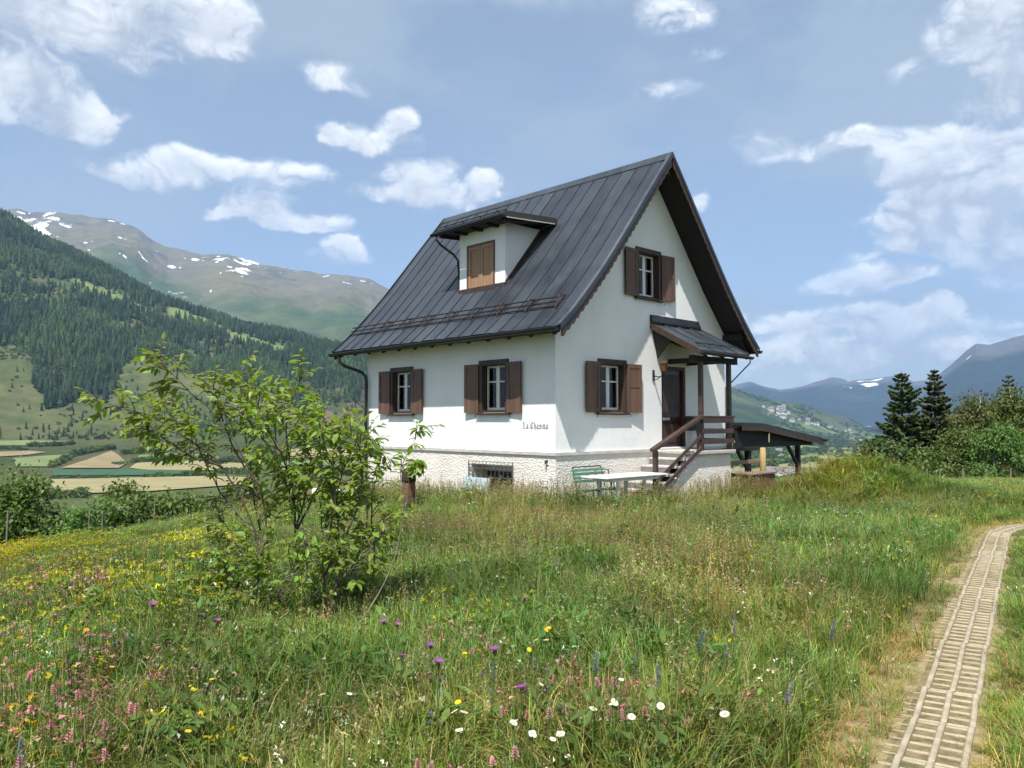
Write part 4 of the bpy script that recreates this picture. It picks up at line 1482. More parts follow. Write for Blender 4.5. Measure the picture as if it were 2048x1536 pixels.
gutter((CX0 - 0.03, CYF - 0.085, cz(CYF) - 0.055), (CX1 + 0.08, CYF - 0.085, cz(CYF) - 0.07), 0.05, 'canopy_gutter', can, (0, -1, 0))
cs = MB()
for k in range(4):
    x = CX0 + 0.35 + k * 0.48
    yk = CYF + 0.22
    cs.bar((x, yk + 0.1, cz(yk + 0.1) + 0.02), (x, yk - 0.03, cz(yk) + 0.09), 0.05, 0.014)
cs.tube([(CX0 + 0.1, CYF + 0.2, cz(CYF + 0.2) + 0.085), (CX1 - 0.1, CYF + 0.2, cz(CYF + 0.2) + 0.085)], 0.013, 6)
cs.build('canopy_snow_guard', black_metal, can)
# side cheek boarding against the wall and wall bracket beams
ck = MB()
ck.add([(CX0 + 0.04, -0.004, cz(0) - 0.075), (CX0 + 0.04, -0.62, cz(-0.62) - 0.075), (CX0 + 0.24, -0.02, 3.12), (CX0 + 0.28, -0.004, 3.05)], [(0, 1, 2, 3)])
ck.build('cheek_board', black_wood, can)
bm_ = MB()
bm_.box(CX0 + 0.10, CX1 - 0.02, -1.12, -1.0, 3.02, 3.16)
bm_.build('canopy_beam', black_wood, can)
for x in (3.70, 4.42, 5.02):
    MB().bar((x, 0.0, 3.70), (x, -1.30, 3.70 - 1.30 * 0.40), 0.09, 0.11).build('canopy_rafter', black_wood, can)
for x in (4.05, 4.85):
    MB().box(x - 0.045, x + 0.045, -0.9, -0.002, 3.03, 3.15).build('wall_bracket', black_wood, can)
PZ0 = ZB + 0.0
for x in (3.80, 5.02):
    MB().box(x - 0.05, x + 0.05, -1.11, -1.01, PZ0, 3.02).build('porch_post', rail_wood, house, bevel=0.008)
dp3 = MB()
dp3.tube([(CX1 - 0.02, CYF - 0.085, cz(CYF) - 0.10), (CX1 - 0.02, CYF - 0.085, cz(CYF) - 0.2), (5.09, -1.06, 2.55), (5.09, -1.06, 2.40), (5.09, -1.06, 1.0)], 0.016, 7)
dp3.build('canopy_downpipe', black_metal, can, smooth=True)

# ---- stair, landing and railing
ST = 0.95
blk = MB()
blk.prism([(5.12, -1.03, -1.2), (5.12, -1.03, ST - 0.09), (3.52, -1.03, ST - 0.09), (3.30, -1.03, ST - 0.22), (1.95, -1.03, -0.55), (1.95, -1.03, -1.2)], (0, 0.16, 0))
blk.prism([(5.12, -0.87, -1.2), (5.12, -0.87, ST - 0.09), (4.96, -0.87, ST - 0.09), (4.96, -0.87, -1.2)], (0, 0.84, 0))
stair = blk.build('stair_block', cream, house)
sl = MB().box(3.46, 5.22, -1.12, -0.058, ST - 0.085, ST)
sl.build('landing_slab', stone_grey, stair, bevel=0.012)
NTR = 7
for k in range(NTR):
    x1 = 3.46 - k * 0.318 + 0.02
    zt = ST - (k + 1) * 0.163
    MB().box(x1 - 0.345, x1, -1.10 - 0.03 * (k == NTR - 1), -0.06, zt - 0.05, zt).build('tread', stone_grey, stair, bevel=0.01)
    MB().box(x1 - 0.02, x1 - 0.0, -0.86, -0.065, zt, zt + 0.113).build('riser', riser_grey, stair)
wedge = MB()
wedge.prism([(3.46, -0.86, ST - 0.30), (1.0, -0.86, -0.42), (1.0, -0.86, -1.2), (3.46, -0.86, -1.2)], (0, 0.80, 0))
wedge.build('stair_core', riser_grey, stair)


def rail(name, p0, p1, w, h):
    return MB().bar(p0, p1, w, h).build(name, rail_wood, stair, bevel=0.006)


YR = -1.06
rail('railing_board', (3.74, YR - 0.075, 1.66), (5.10, YR - 0.075, 1.66), 0.03, 0.13)
rail('railing_board', (3.74, YR - 0.075, 1.40), (5.10, YR - 0.075, 1.40), 0.03, 0.11)
rail('railing_board', (3.74, YR - 0.075, 1.16), (5.10, YR - 0.075, 1.16), 0.03, 0.11)
rail('handrail', (3.66, YR - 0.02, 1.745), (5.16, YR - 0.02, 1.745), 0.15, 0.035)
for z, h in ((1.66, 0.13), (1.40, 0.11), (1.16, 0.11)):
    rail('railing_board', (5.10, YR - 0.04, z), (5.10, -0.07, z), 0.03, h)
rail('handrail', (5.10, YR + 0.06, 1.745), (5.10, -0.07, 1.745), 0.12, 0.035)
rail('railing_post', (3.72, YR, ST), (3.72, YR, 1.73), 0.09, 0.09)
rail('railing_post', (1.98, YR - 0.03, -0.25), (1.98, YR - 0.03, 1.0), 0.09, 0.10)
rail('handrail', (1.84, YR - 0.05, 1.01), (3.76, YR - 0.05, 1.75), 0.13, 0.075)
rail('stair_rail', (1.92, YR - 0.05, 0.30), (3.72, YR - 0.05, 1.30), 0.035, 0.085)
rail('stair_rail', (1.92, YR - 0.05, 0.02), (3.72, YR - 0.05, 1.02), 0.035, 0.085)
MB().box(4.62, 4.86, -0.30, -0.06, 1.40, 1.76).build('post_box', plain('dark_green_box', (0.02, 0.04, 0.03), 0.5), house, bevel=0.01)
# ================================================================== THINGS AROUND THE HOUSE
def hw(x, y, z=None):
    """house-plan point -> place in the scene (standing on the ground when z is None)"""
    c, s = math.cos(HOUSE_ROT), math.sin(HOUSE_ROT)
    X, Y = HX + c * x - s * y, HY + s * x + c * y
    return Vector((X, Y, g1(X, Y) if z is None else z))


# ---- wall lantern
lp = hw(3.40, 0.0, 2.62)
lan = empty('wall_lantern', lp, HOUSE_ROT)
tag(lan, 'amber glass lantern on a dark bracket beside the front door', 'lantern')
MB().box(-0.035, 0.035, -0.03, -0.003, -0.02, 0.24).build('wall_plate', plain('green_black_iron', (0.02, 0.035, 0.03), 0.5), lan, bevel=0.006)
bk = MB()
bk.tube([(0, -0.03, 0.10), (0, -0.12, 0.07), (0, -0.22, 0.07), (0, -0.30, 0.13), (0, -0.32, 0.18)], 0.014, 7)
bk.tube([(0, -0.03, 0.0), (0, -0.12, 0.01), (0, -0.20, 0.06)], 0.010, 6)
bk.build('bracket', black_metal, lan, smooth=True)
amber, Ta = new_mat('amber_glass')
b = Ta.n('ShaderNodeBsdfPrincipled')
b.inputs['Base Color'].default_value = (0.30, 0.12, 0.035, 1)
b.inputs['Roughness'].default_value = 0.2
tl = Ta.n('ShaderNodeBsdfTranslucent')
tl.inputs[0].default_value = (0.55, 0.23, 0.06, 1)
mxs = Ta.n('ShaderNodeMixShader')
mxs.inputs[0].default_value = 0.5
o_ = Ta.n('ShaderNodeOutputMaterial')
Ta.l(b.outputs[0], mxs.inputs[1])
Ta.l(tl.outputs[0], mxs.inputs[2])
Ta.l(mxs.outputs[0], o_.inputs[0])
MB().lathe([(0.042, 0.0), (0.055, 0.005), (0.085, 0.18), (0.082, 0.185)], (0, -0.32, 0.19), 6).build('glass_shade', amber, lan)
fr = MB()
for k in range(6):
    t = 2 * math.pi * k / 6
    fr.tube([(0.057 * math.cos(t), -0.32 + 0.057 * math.sin(t), 0.19), (0.088 * math.cos(t), -0.32 + 0.088 * math.sin(t), 0.375)], 0.006, 4)
fr.build('cage', black_metal, lan)
MB().lathe([(0.105, 0.0), (0.105, 0.012), (0.045, 0.045), (0.015, 0.06)], (0, -0.32, 0.375), 6).build('lantern_cap', plain('brown_lantern_cap', (0.09, 0.045, 0.025), 0.5), lan)

# ---- bench, table, chair before the gable wall
green_slat = plain('green_painted_slat', (0.15, 0.33, 0.20), 0.5, (0.12, 0.26, 0.165), 10, rvar=0.2)
white_metal = plain('white_table_paint', (0.80, 0.80, 0.78), 0.4, (0.72, 0.72, 0.70), 5)
bp_ = hw(0.55, -0.62)
gzb = bp_.z
bench = empty('garden_bench', bp_, HOUSE_ROT)
tag(bench, 'green slatted garden bench with black tube frame against the rough plinth', 'bench')
for k in range(4):
    z = 0.60 + k * 0.075
    MB().bar((-0.52, 0.14 + k * 0.02, z), (0.50, 0.14 + k * 0.02, z), 0.02, 0.055).build('back_slat', green_slat, bench, bevel=0.004)
for k in range(5):
    y = -0.30 + k * 0.085
    MB().bar((-0.52, y, 0.44), (0.50, y, 0.44), 0.06, 0.02).build('seat_slat', green_slat, bench, bevel=0.004)
for x in (-0.46, 0.44):
    MB().tube([(x, -0.34, -0.25), (x, -0.34, 0.40), (x, -0.30, 0.43), (x, 0.06, 0.42), (x, 0.12, 0.47), (x, 0.23, 0.88)], 0.013, 7).build('frame_tube', black_metal, bench, smooth=True)
    MB().tube([(x, 0.08, 0.42), (x, 0.18, -0.25)], 0.013, 7).build('leg', black_metal, bench)
MB().tube([(-0.46, 0.225, 0.86), (-0.43, 0.235, 0.89), (0.41, 0.235, 0.89), (0.44, 0.225, 0.86)], 0.013, 7).build('top_tube', black_metal, bench)
tpos = hw(0.92, -1.12)
table = empty('garden_table', tpos, HOUSE_ROT)
tag(table, 'white rectangular garden table between the green bench and the stairs', 'table')
MB().box(-1.02, 0.98, -0.34, 0.34, 0.70, 0.735).build('tabletop', white_metal, table, bevel=0.01)
MB().box(-0.75, 0.75, -0.26, 0.26, 0.63, 0.698).build('apron', white_metal, table)
for x in (-0.55, 0.30):
    for y in (-0.24, 0.24):
        MB().box(x - 0.03, x + 0.03, y - 0.03, y + 0.03, -0.25, 0.63).build('leg', white_metal, table)
cpos = hw(1.22, -0.52)
chair = empty('garden_chair', cpos, HOUSE_ROT)
tag(chair, 'black tube-frame garden chair half hidden under the white table', 'chair')
for x in (-0.22, 0.22):
    MB().tube([(x, -0.22, -0.25), (x, -0.22, 0.58), (x, -0.18, 0.62), (x, 0.16, 0.62), (x, 0.20, 0.58), (x, 0.22, -0.25)], 0.012, 7).build('leg_frame', black_metal, chair, smooth=True)
for k in range(5):
    MB().bar((-0.22, -0.2 + 0.09 * k, 0.42), (0.22, -0.2 + 0.09 * k, 0.42), 0.06, 0.016).build('seat_slat', black_metal, chair)
MB().tube([(-0.22, 0.21, 0.40), (-0.22, 0.30, 0.80), (0.22, 0.30, 0.80), (0.22, 0.21, 0.40)], 0.012, 7).build('back_frame', black_metal, chair)

# ---- pale sheet leaning under the cellar window
sp = hw(-0.28, 2.25)
sh_ = empty('leaning_panel', sp, HOUSE_ROT)
tag(sh_, 'pale blue-grey panel leaning before the cellar window', 'panel')
MB().bar((0, 0.45, 0.2), (0, -0.45, 0.2), 0.03, 0.9, up=(0.12, 0, 1)).build('sheet', plain('pale_blue_sheet', (0.50, 0.58, 0.60), 0.35, (0.38, 0.47, 0.48), 3, spec=0.6), sh_)
MB().bar((-0.03, -0.46, 0.2), (-0.03, -0.50, 0.2), 0.04, 0.92, up=(0.12, 0, 1)).build('edge_strip', stone_grey, sh_)

# ---- stump-like wooden post in front of the left wall
px_, Yp = 817, 16.4
c = at(px_, 1000, Yp)
zg = g1(c.x, c.y)
post = empty('wooden_post', (c.x, c.y, zg), 0.2)
tag(post, 'thick reddish-brown wooden post standing in grass before the left wall', 'post')
mbp = MB()
mbp.lathe([(0.145, -0.2), (0.142, 0.3), (0.138, 0.62), (0.13, 0.66)], (0, 0, 0), 14)
mbp.build('shaft', plain('rusty_brown_bark', (0.19, 0.085, 0.045), 0.85, (0.09, 0.045, 0.03), 5, bump=0.7, bscale=18, stretch=(1, 1, 0.25)), post, smooth=True)
MB().lathe([(0.15, 0.662), (0.152, 0.70), (0.14, 0.88), (0.11, 0.93)], (0, 0, 0), 14).build('dark_cap', plain('dark_bark', (0.04, 0.03, 0.02), 0.9, bump=0.7, bscale=18), post, smooth=True)

# ---- white trough seen through the saplings
c = at(670, 985, 19.6)
tr_ = empty('white_trough', (c.x, c.y, g1(c.x, c.y)), R(8))
tag(tr_, 'long white trough lying behind the saplings at the left wall', 'trough')
q = 985
zt = c.z - g1(c.x, c.y)
MB().tube([(-0.42, 0, zt), (-0.38, 0, zt), (0.42, 0, zt), (0.46, 0, zt)], [0.05, 0.085, 0.085, 0.05], 14).build('body', white_metal, tr_, smooth=True)
MB().lathe([(0.06, -0.11), (0.10, -0.06), (0.10, 0.06), (0.06, 0.11)], (-0.46, 0, zt), 12).build('rounded_end', white_metal, tr_, smooth=True)
for x in (-0.3, 0.3):
    MB().box(x - 0.03, x + 0.03, -0.06, 0.06, -0.2, zt - 0.07).build('foot', riser_grey, tr_)

# ---- open shelter behind the right corner
sc_ = empty('shelter', hw(6.6, -0.3, 0), HOUSE_ROT)
tag(sc_, 'low open wooden shelter with dark sloping roof behind the house', 'shelter')
RP = [(0.06, 1.60), (1.05, 1.58), (1.35, 1.555), (4.75, 1.12)]
rf = MB()
rf.prism([(x, -0.15, z) for x, z in RP] + [(x, -0.15, z - 0.085) for x, z in reversed(RP)], (0, 3.6, 0))
shr = rf.build('shelter_roof', roof_metal('shelter_roof_sheet', 0.55), sc_)
sf = MB()
for (xa, za), (xb, zb_) in zip(RP[:-1], RP[1:]):
    sf.bar((xa, -0.165, za - 0.15), (xb, -0.165, zb_ - 0.15), 0.028, 0.12)
sf.build('fascia', dark_wood, sc_)
ss = MB()
for (xa, za), (xb, zb_) in zip(RP[:-1], RP[1:]):
    ss.bar((xa, 1.7, za - 0.12), (xb, 1.7, zb_ - 0.12), 3.5, 0.02)
ss.build('ceiling_boards', plain('red_brown_boards', (0.055, 0.020, 0.014), 0.7), sc_)
for k in range(4):
    x = 0.4 + k * 1.25
    zz = float(np.interp(x, [p[0] for p in RP], [p[1] for p in RP]))
MB().box(0.1, 4.35, 0.0, 0.14, 0.92, 1.06).build('beam', black_wood, sc_)
MB().box(0.1, 4.35, 2.9, 3.04, 0.92, 1.06).build('beam', black_wood, sc_)
up_ = MB()
up_.prism([(0.1, 0.03, 1.06), (4.3, 0.03, 1.06), (1.35, 0.03, 1.44), (0.1, 0.03, 1.46)], (0, 0.06, 0))
up_.build('gable_boarding', black_wood, sc_)
for x, w in ((0.72, 0.13), (3.55, 0.12)):
    for y in (0.07, 2.97):
        MB().box(x - w / 2, x + w / 2, y - w / 2, y + w / 2, -1.6, 0.92).build('post', black_wood, sc_)
    MB().bar((x - 0.62, 0.07, 0.94), (x - 0.02, 0.07, 0.34), 0.07, 0.09).build('brace', black_wood, sc_)
MB().tube([(4.80, -0.25, 1.06), (4.80, 3.5, 1.05)], 0.045, 8).build('gutter', black_metal, sc_)
MB().tube([(1.45, -0.16, 1.30), (1.45, -0.16, 1.06)], 0.02, 6).build('hanging_bundle', plain('pale_straw', (0.4, 0.3, 0.2), 0.9), sc_)

# ---- rustic fence under the shelter and the wooden planter
gy_wood = plain('weathered_grey_wood', (0.24, 0.175, 0.125), 0.85, (0.16, 0.115, 0.085), 6, bump=0.5, bscale=30, stretch=(0.2, 1, 1))
yel_wood = plain('peeled_yellow_log', (0.42, 0.29, 0.13), 0.8, (0.32, 0.21, 0.10), 5, bump=0.4, bscale=25, stretch=(1, 1, 0.2))
rfp = hw(6.5, -0.62)
rf_ = empty('rustic_fence', rfp, HOUSE_ROT)
tag(rf_, 'short rustic fence with a peeled yellow log post beside the stairs', 'fence')
MB().tube([(0.90, 0, -0.3), (0.91, 0, 0.7), (0.90, 0, 1.22)], [0.085, 0.08, 0.075], 12).build('log_post', yel_wood, rf_, smooth=True)
for z, w, m_ in ((1.20, 0.09, black_wood), (0.86, 0.10, gy_wood), (0.55, 0.10, dark_wood), (0.26, 0.09, gy_wood)):
    MB().bar((-1.0, 0.06, z), (1.0 if z < 1.1 else 1.15, 0.06, z), 0.05, w).build('rail', m_, rf_, bevel=0.01)
plp = hw(6.42, -1.05)
pl = empty('wooden_planter', plp, HOUSE_ROT)
tag(pl, 'reddish-brown wooden planter box standing beside the stair landing', 'planter')
brw = plain('planter_boards', (0.17, 0.085, 0.05), 0.75, (0.11, 0.055, 0.035), 5, bump=0.4, bscale=30, stretch=(0.2, 1, 1), rvar=0.25)
for k in range(4):
    MB().box(-0.75, 0.42, -0.22, -0.19, 0.10 + k * 0.105, 0.20 + k * 0.105).build('board', brw, pl, bevel=0.005)
    MB().box(0.39, 0.42, -0.188, 0.2, 0.10 + k * 0.105, 0.20 + k * 0.105).build('board', brw, pl, bevel=0.005)
MB().box(-0.78, 0.46, -0.25, 0.23, 0.525, 0.57).build('rim', gy_wood, pl, bevel=0.006)
MB().box(-0.74, 0.38, -0.18, 0.2, 0.12, 0.50).build('soil', plain('dark_soil', (0.05, 0.035, 0.025), 1.0), pl)
for x in (-0.7, 0.36):
    MB().box(x - 0.04, x + 0.04, -0.20, 0.2, -0.2, 0.10).build('foot', brw, pl)
pvp = MB()
cc_ = [hw(5.0, -1.9), hw(7.6, -1.9), hw(7.6, 1.0), hw(6.7, 1.0), hw(6.7, -0.0), hw(5.2, -0.0)]
pvp.prism([(p.x, p.y, -0.55) for p in cc_], (0, 0, 0.32))
tag(pvp.build('terrace', stone_grey), 'pale paved terrace beside the stairs', kind='structure')

# ---- concrete grid track at the right
T0, T1 = Vector((1.15, 2.55)), Vector((7.30, 12.0))
tdir = (T1 - T0).normalized()


def track(s):
    """centre line, metres from the near end; bends right at the far end"""
    L = (T1 - T0).length
    if s < L:
        return T0 + tdir * s
    q = s - L
    a = math.atan2(tdir.y, tdir.x)
    a2 = a - min(q, 2.2) / 2.2 * R(32)
    am = (a + a2) / 2
    p = T1 + Vector((math.cos(am), math.sin(am))) * min(q, 2.2)
    if q > 2.2:
        p = p + Vector((math.cos(a2), math.sin(a2))) * (q - 2.2)
    return p


def track_dir(s):
    return (track(s + 0.05) - track(s - 0.05)).normalized()


V, F = [], []
ss_ = np.arange(-0.5, 22, 0.2)
OFF = [-0.56, -0.38, -0.2, 0.0, 0.16, 0.25]
for s in ss_:
    p, d = track(s), track_dir(s)
    nrm = Vector((d.y, -d.x))
    for k, o_f in enumerate(OFF):
        wob = 0.14 * (vnoise(np.array([s * 1.7 + k * 9.1]), np.array([k * 3.3]), 5)[0] - 0.5) if k in (0, 5) else 0
        q = p + nrm * (o_f + wob)
        V.append((q.x, q.y, g1(q.x, q.y) + (0.016 if 0 < k < 5 else -0.01)))
n = len(OFF)
for i in range(len(ss_) - 1):
    for k in range(n - 1):
        F.append((i * n + k, i * n + k + 1, (i + 1) * n + k + 1, (i + 1) * n + k))
dry = plain('dry_trodden_earth', (0.315, 0.245, 0.135), 0.95, (0.17, 0.145, 0.07), 13, bump=0.8, bscale=30, spec=0.1)
path = link('path', mesh_np('path', np.array(V), np.array(F), dry, smooth=True))
tag(path, 'strip of dry trodden earth under the concrete track', kind='structure')
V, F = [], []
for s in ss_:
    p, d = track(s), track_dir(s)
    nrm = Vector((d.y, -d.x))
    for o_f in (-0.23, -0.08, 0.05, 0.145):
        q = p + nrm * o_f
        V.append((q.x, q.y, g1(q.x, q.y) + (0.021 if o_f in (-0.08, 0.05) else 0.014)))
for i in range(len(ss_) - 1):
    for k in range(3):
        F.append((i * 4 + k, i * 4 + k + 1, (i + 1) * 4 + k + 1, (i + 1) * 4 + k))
link('soil_strip', mesh_np('soil_strip', np.array(V), np.array(F), plain('shaded_slot_soil', (0.26, 0.205, 0.11), 0.95, (0.12, 0.115, 0.05), 14, bump=1.0, bscale=45, spec=0.1), smooth=True), path)  # soil and dry grass, darkened so its colour carries the shade in the slots
conc = plain('track_concrete', (0.43, 0.37, 0.275), 0.9, (0.30, 0.245, 0.16), 7, bump=0.5, bscale=60, rvar=0.15)
pb = MB()
PL = 0.60
for xo in (-0.135, 0.0, 0.135):
    pb.box(xo - 0.015, xo + 0.015, 0.004, PL - 0.004, -0.05, 0.022)
for k in range(6):
    y = 0.016 + k * (PL - 0.032) / 5.0
    ww = 0.011 if 0 < k < 5 else 0.009
    pb.box(-0.121, -0.014, y - ww, y + ww, -0.05, 0.010)
    pb.box(0.014, 0.121, y - ww, y + ww, -0.05, 0.010)
    if k in (0, 1, 2, 3, 4):
        pb.box(-0.225, -0.151, y + 0.045 - 0.011, y + 0.045 + 0.011, -0.05, 0.001)
pav_me = pb.mesh('grid_paver', conc, bevel=0.006)
s = -0.3
while s < 19:
    p, d = track(s), track_dir(s + 0.3)
    p2 = track(s + PL)
    z0_, z1_ = g1(p.x, p.y), g1(p2.x, p2.y)
    o = link('grid_paver', pav_me, path, (p.x + random.uniform(-0.006, 0.006), p.y, z0_ + random.uniform(0.012, 0.021)), (math.atan2(z1_ - z0_, PL), random.uniform(-0.03, 0.03), math.atan2(d.y, d.x) - math.pi / 2 + random.uniform(-0.022, 0.022)))
    s += PL + 0.006
# ================================================================== VEGETATION
SRC = {}


def source_collection(name, meshes):
    c = bpy.data.collections.new(name)
    for nm, me_ in meshes:
        c.objects.link(bpy.data.objects.new(nm, me_))
    return c


def scatter(name, pts, rot, scale, idx, tint, coll, label):
    """one 'stuff' object: points carrying turn, size, kind and tint, each drawn as one plant"""
    me_ = bpy.data.meshes.new(name)
    me_.vertices.add(len(pts))
    me_.vertices.foreach_set('co', np.asarray(pts, dtype=np.float32).ravel())
    for an, typ, dat, key in (('turn', 'FLOAT_VECTOR', rot, 'vector'), ('size', 'FLOAT_VECTOR', scale, 'vector'), ('pick', 'INT', idx, 'value'), ('tint', 'FLOAT_COLOR', tint, 'color')):
        a = me_.attributes.new(an, typ, 'POINT')
        a.data.foreach_set(key, np.asarray(dat, dtype=np.int32 if typ == 'INT' else np.float32).ravel())
    o = link(name, me_)
    ng = bpy.data.node_groups.new(name + '_scatter', 'GeometryNodeTree')
    ng.interface.new_socket('Geometry', in_out='INPUT', socket_type='NodeSocketGeometry')
    ng.interface.new_socket('Geometry', in_out='OUTPUT', socket_type='NodeSocketGeometry')
    N = ng.nodes
    gi, go = N.new('NodeGroupInput'), N.new('NodeGroupOutput')
    ci = N.new('GeometryNodeCollectionInfo')
    ci.inputs['Collection'].default_value = coll
    ci.inputs['Separate Children'].default_value = True
    ci.inputs['Reset Children'].default_value = True
    iop = N.new('GeometryNodeInstanceOnPoints')
    iop.inputs['Pick Instance'].default_value = True

    def na(attr, typ):
        n_ = N.new('GeometryNodeInputNamedAttribute')
        n_.data_type = typ
        n_.inputs['Name'].default_value = attr
        return n_.outputs['Attribute']
    e2r = N.new('FunctionNodeEulerToRotation')
    ng.links.new(na('turn', 'FLOAT_VECTOR'), e2r.inputs[0])
    ng.links.new(gi.outputs[0], iop.inputs['Points'])
    ng.links.new(ci.outputs[0], iop.inputs['Instance'])
    ng.links.new(na('pick', 'INT'), iop.inputs['Instance Index'])
    ng.links.new(e2r.outputs[0], iop.inputs['Rotation'])
    ng.links.new(na('size', 'FLOAT_VECTOR'), iop.inputs['Scale'])
    ng.links.new(iop.outputs[0], go.inputs[0])
    md = o.modifiers.new('scatter', 'NODES')
    md.node_group = ng
    tag(o, label, kind='stuff')
    return o


def tint4(c):
    return np.concatenate([c, np.ones((len(c), 1))], 1)


# ---------------------------------------------------------------- far woods
def conifer_far(seed, h=1.0, layers=6, seg=7):
    r_ = np.random.default_rng(seed)
    V, F = [], []
    for k in range(layers):
        f = k / layers
        z0, z1 = 0.08 + 0.9 * f, min(1.0, 0.08 + 0.9 * f + 0.30 * (1 - 0.4 * f))
        rr = 0.19 * (1 - f) ** 0.8 + 0.015
        b = len(V)
        ph = r_.uniform(0, 6)
        for q in range(seg):
            a = ph + 2 * math.pi * q / seg
            rq = rr * r_.uniform(0.65, 1.15)
            V.append((rq * math.cos(a), rq * math.sin(a), z0 + r_.uniform(-0.03, 0.02)))
        V.append((0, 0, z1))
        F += [(b + q, b + (q + 1) % seg, b + seg) for q in range(seg)]
    return np.array(V), np.array(F)


def blob_far(seed, n=70):
    r_ = np.random.default_rng(seed)
    d = r_.normal(size=(n, 3))
    d /= np.linalg.norm(d, axis=1)[:, None]
    c = d * r_.uniform(0.25, 0.5, (n, 1)) * np.array([1, 1, 0.8]) + np.array([0, 0, 0.42])
    V = (c[:, None, :] + r_.normal(size=(n, 3, 3)) * 0.14).reshape(-1, 3)
    V[:, 2] = np.maximum(V[:, 2], -0.05)
    return V, np.arange(3 * n).reshape(-1, 3)


needle_far = foliage('far_conifer_needles', (0.022, 0.040, 0.020), (0.034, 0.054, 0.022), 0.9, 0.1, 0.02, 0.0, attr='tint', rnd=0.3)
leaf_far = foliage('far_broadleaf', (0.05, 0.085, 0.03), (0.075, 0.11, 0.04), 0.9, 0.15, 0.02, 0.0, attr='tint', rnd=0.25)
fm_ = [('far_conifer', mesh_np('far_conifer', *conifer_far(k), needle_far)) for k in range(4)] + [('far_conifer_bush', mesh_np('far_bush', *blob_far(k), leaf_far)) for k in range(2)]
FC = source_collection('far_tree_kinds', fm_)
PTS, SCL, IDX = [], [], []
jr0 = int(np.searchsorted(sr, 2.95))
jr1 = int(np.searchsorted(sr, 5.12)) - 1
i0, i1 = int((-760 - PXC[0]) / 6), int((900 - PXC[0]) / 6)
NC = 620000
ci_, cj_ = rng.uniform(i0, i1, NC), rng.uniform(jr0, jr1 - 1, NC)
x, y, z = land_point(ci_, cj_)
px, py = proj(x, y, z)
ii, jj = ci_.astype(int), cj_.astype(int)
area = (y * 6 / FPX) * np.hypot(VY[ii, jj + 1] - VY[ii, jj], VZ[ii, jj + 1] - VZ[ii, jj])
sv = sr[jj]
fmv = forest_mask(x, y, px, py, sv)
ok = rng.uniform(size=NC) < fmv * area / np.percentile(area, 97) * 0.20
hgt = rng.uniform(15, 32, NC) * (0.8 + 0.3 * fbm(x / 200, y / 200, 2, 5))
for k in np.nonzero(ok)[0]:
    PTS.append((x[k], y[k], z[k] - 0.5))
    SCL.append((hgt[k] * 1.15, hgt[k] * 1.15, hgt[k]))
    IDX.append(int(rng.integers(0, 4)))
# scattered bushes and single trees on the open slopes
ok = (rng.uniform(size=NC) < 0.032 * area / np.percentile(area, 97) * (0.2 + 2.2 * sstep(fbm(x / 130, y / 130, 3, 71), 0.5, 0.62))) & (fmv < 0.2) & (sv < 4.6)
for k in np.nonzero(ok)[0]:
    s_ = rng.uniform(3, 7)
    if rng.uniform() < 0.3:
        PTS.append((x[k], y[k], z[k] - 0.4)); h_ = rng.uniform(9, 16); SCL.append((h_, h_, h_)); IDX.append(int(rng.integers(0, 4)))
    else:
        PTS.append((x[k], y[k], z[k] - 0.6)); SCL.append((s_ * 1.3, s_ * 1.3, s_)); IDX.append(4 + int(rng.integers(0, 2)))
HEDGES = [([(105, 936), (128, 925), (152, 911), (190, 903), (228, 897)], 1.0), ([(250, 908), (300, 903), (345, 899)], 0.8), ([(268, 925), (310, 921), (356, 920)], 0.8),
          ([(60, 893), (110, 891), (150, 888)], 0.8), ([(100, 996), (140, 995), (175, 992)], 0.9), ([(290, 955), (360, 952), (430, 950)], 0.6), ([(228, 930), (256, 929)], 0.6),
          ([(105, 956), (240, 955)], 0.35), ([(420, 930), (470, 925), (520, 930)], 1.0), ([(440, 945), (520, 948)], 0.8), ([(0, 897), (60, 900)], 0.5), ([(560, 945), (640, 946), (720, 950)], 1.0),
          ([(1490, 962), (1540, 965), (1600, 955), (1660, 950)], 0.8), ([(1540, 905), (1600, 902), (1650, 905)], 0.6), ([(1640, 925), (1700, 928), (1740, 935)], 0.7), ([(1500, 885), (1560, 888)], 0.5)]
for pts_, k_ in HEDGES:
    for (xa, ya), (xb, yb) in zip(pts_[:-1], pts_[1:]):
        nn = int(abs(xb - xa) / 2.2)
        for q in range(nn):
            f = (q + rng.uniform()) / nn
            p = land_hit(xa + (xb - xa) * f, ya + (yb - ya) * f + rng.normal() * 1.0)
            if p is None:
                continue
            s_ = rng.uniform(5, 11) * k_ * (1 if p.y < 1500 else 1.5)
            PTS.append((p.x, p.y, p.z - 0.6)); SCL.append((s_ * 1.3, s_ * 1.3, s_ * rng.uniform(0.8, 1.2))); IDX.append(4 + int(rng.integers(0, 2)))
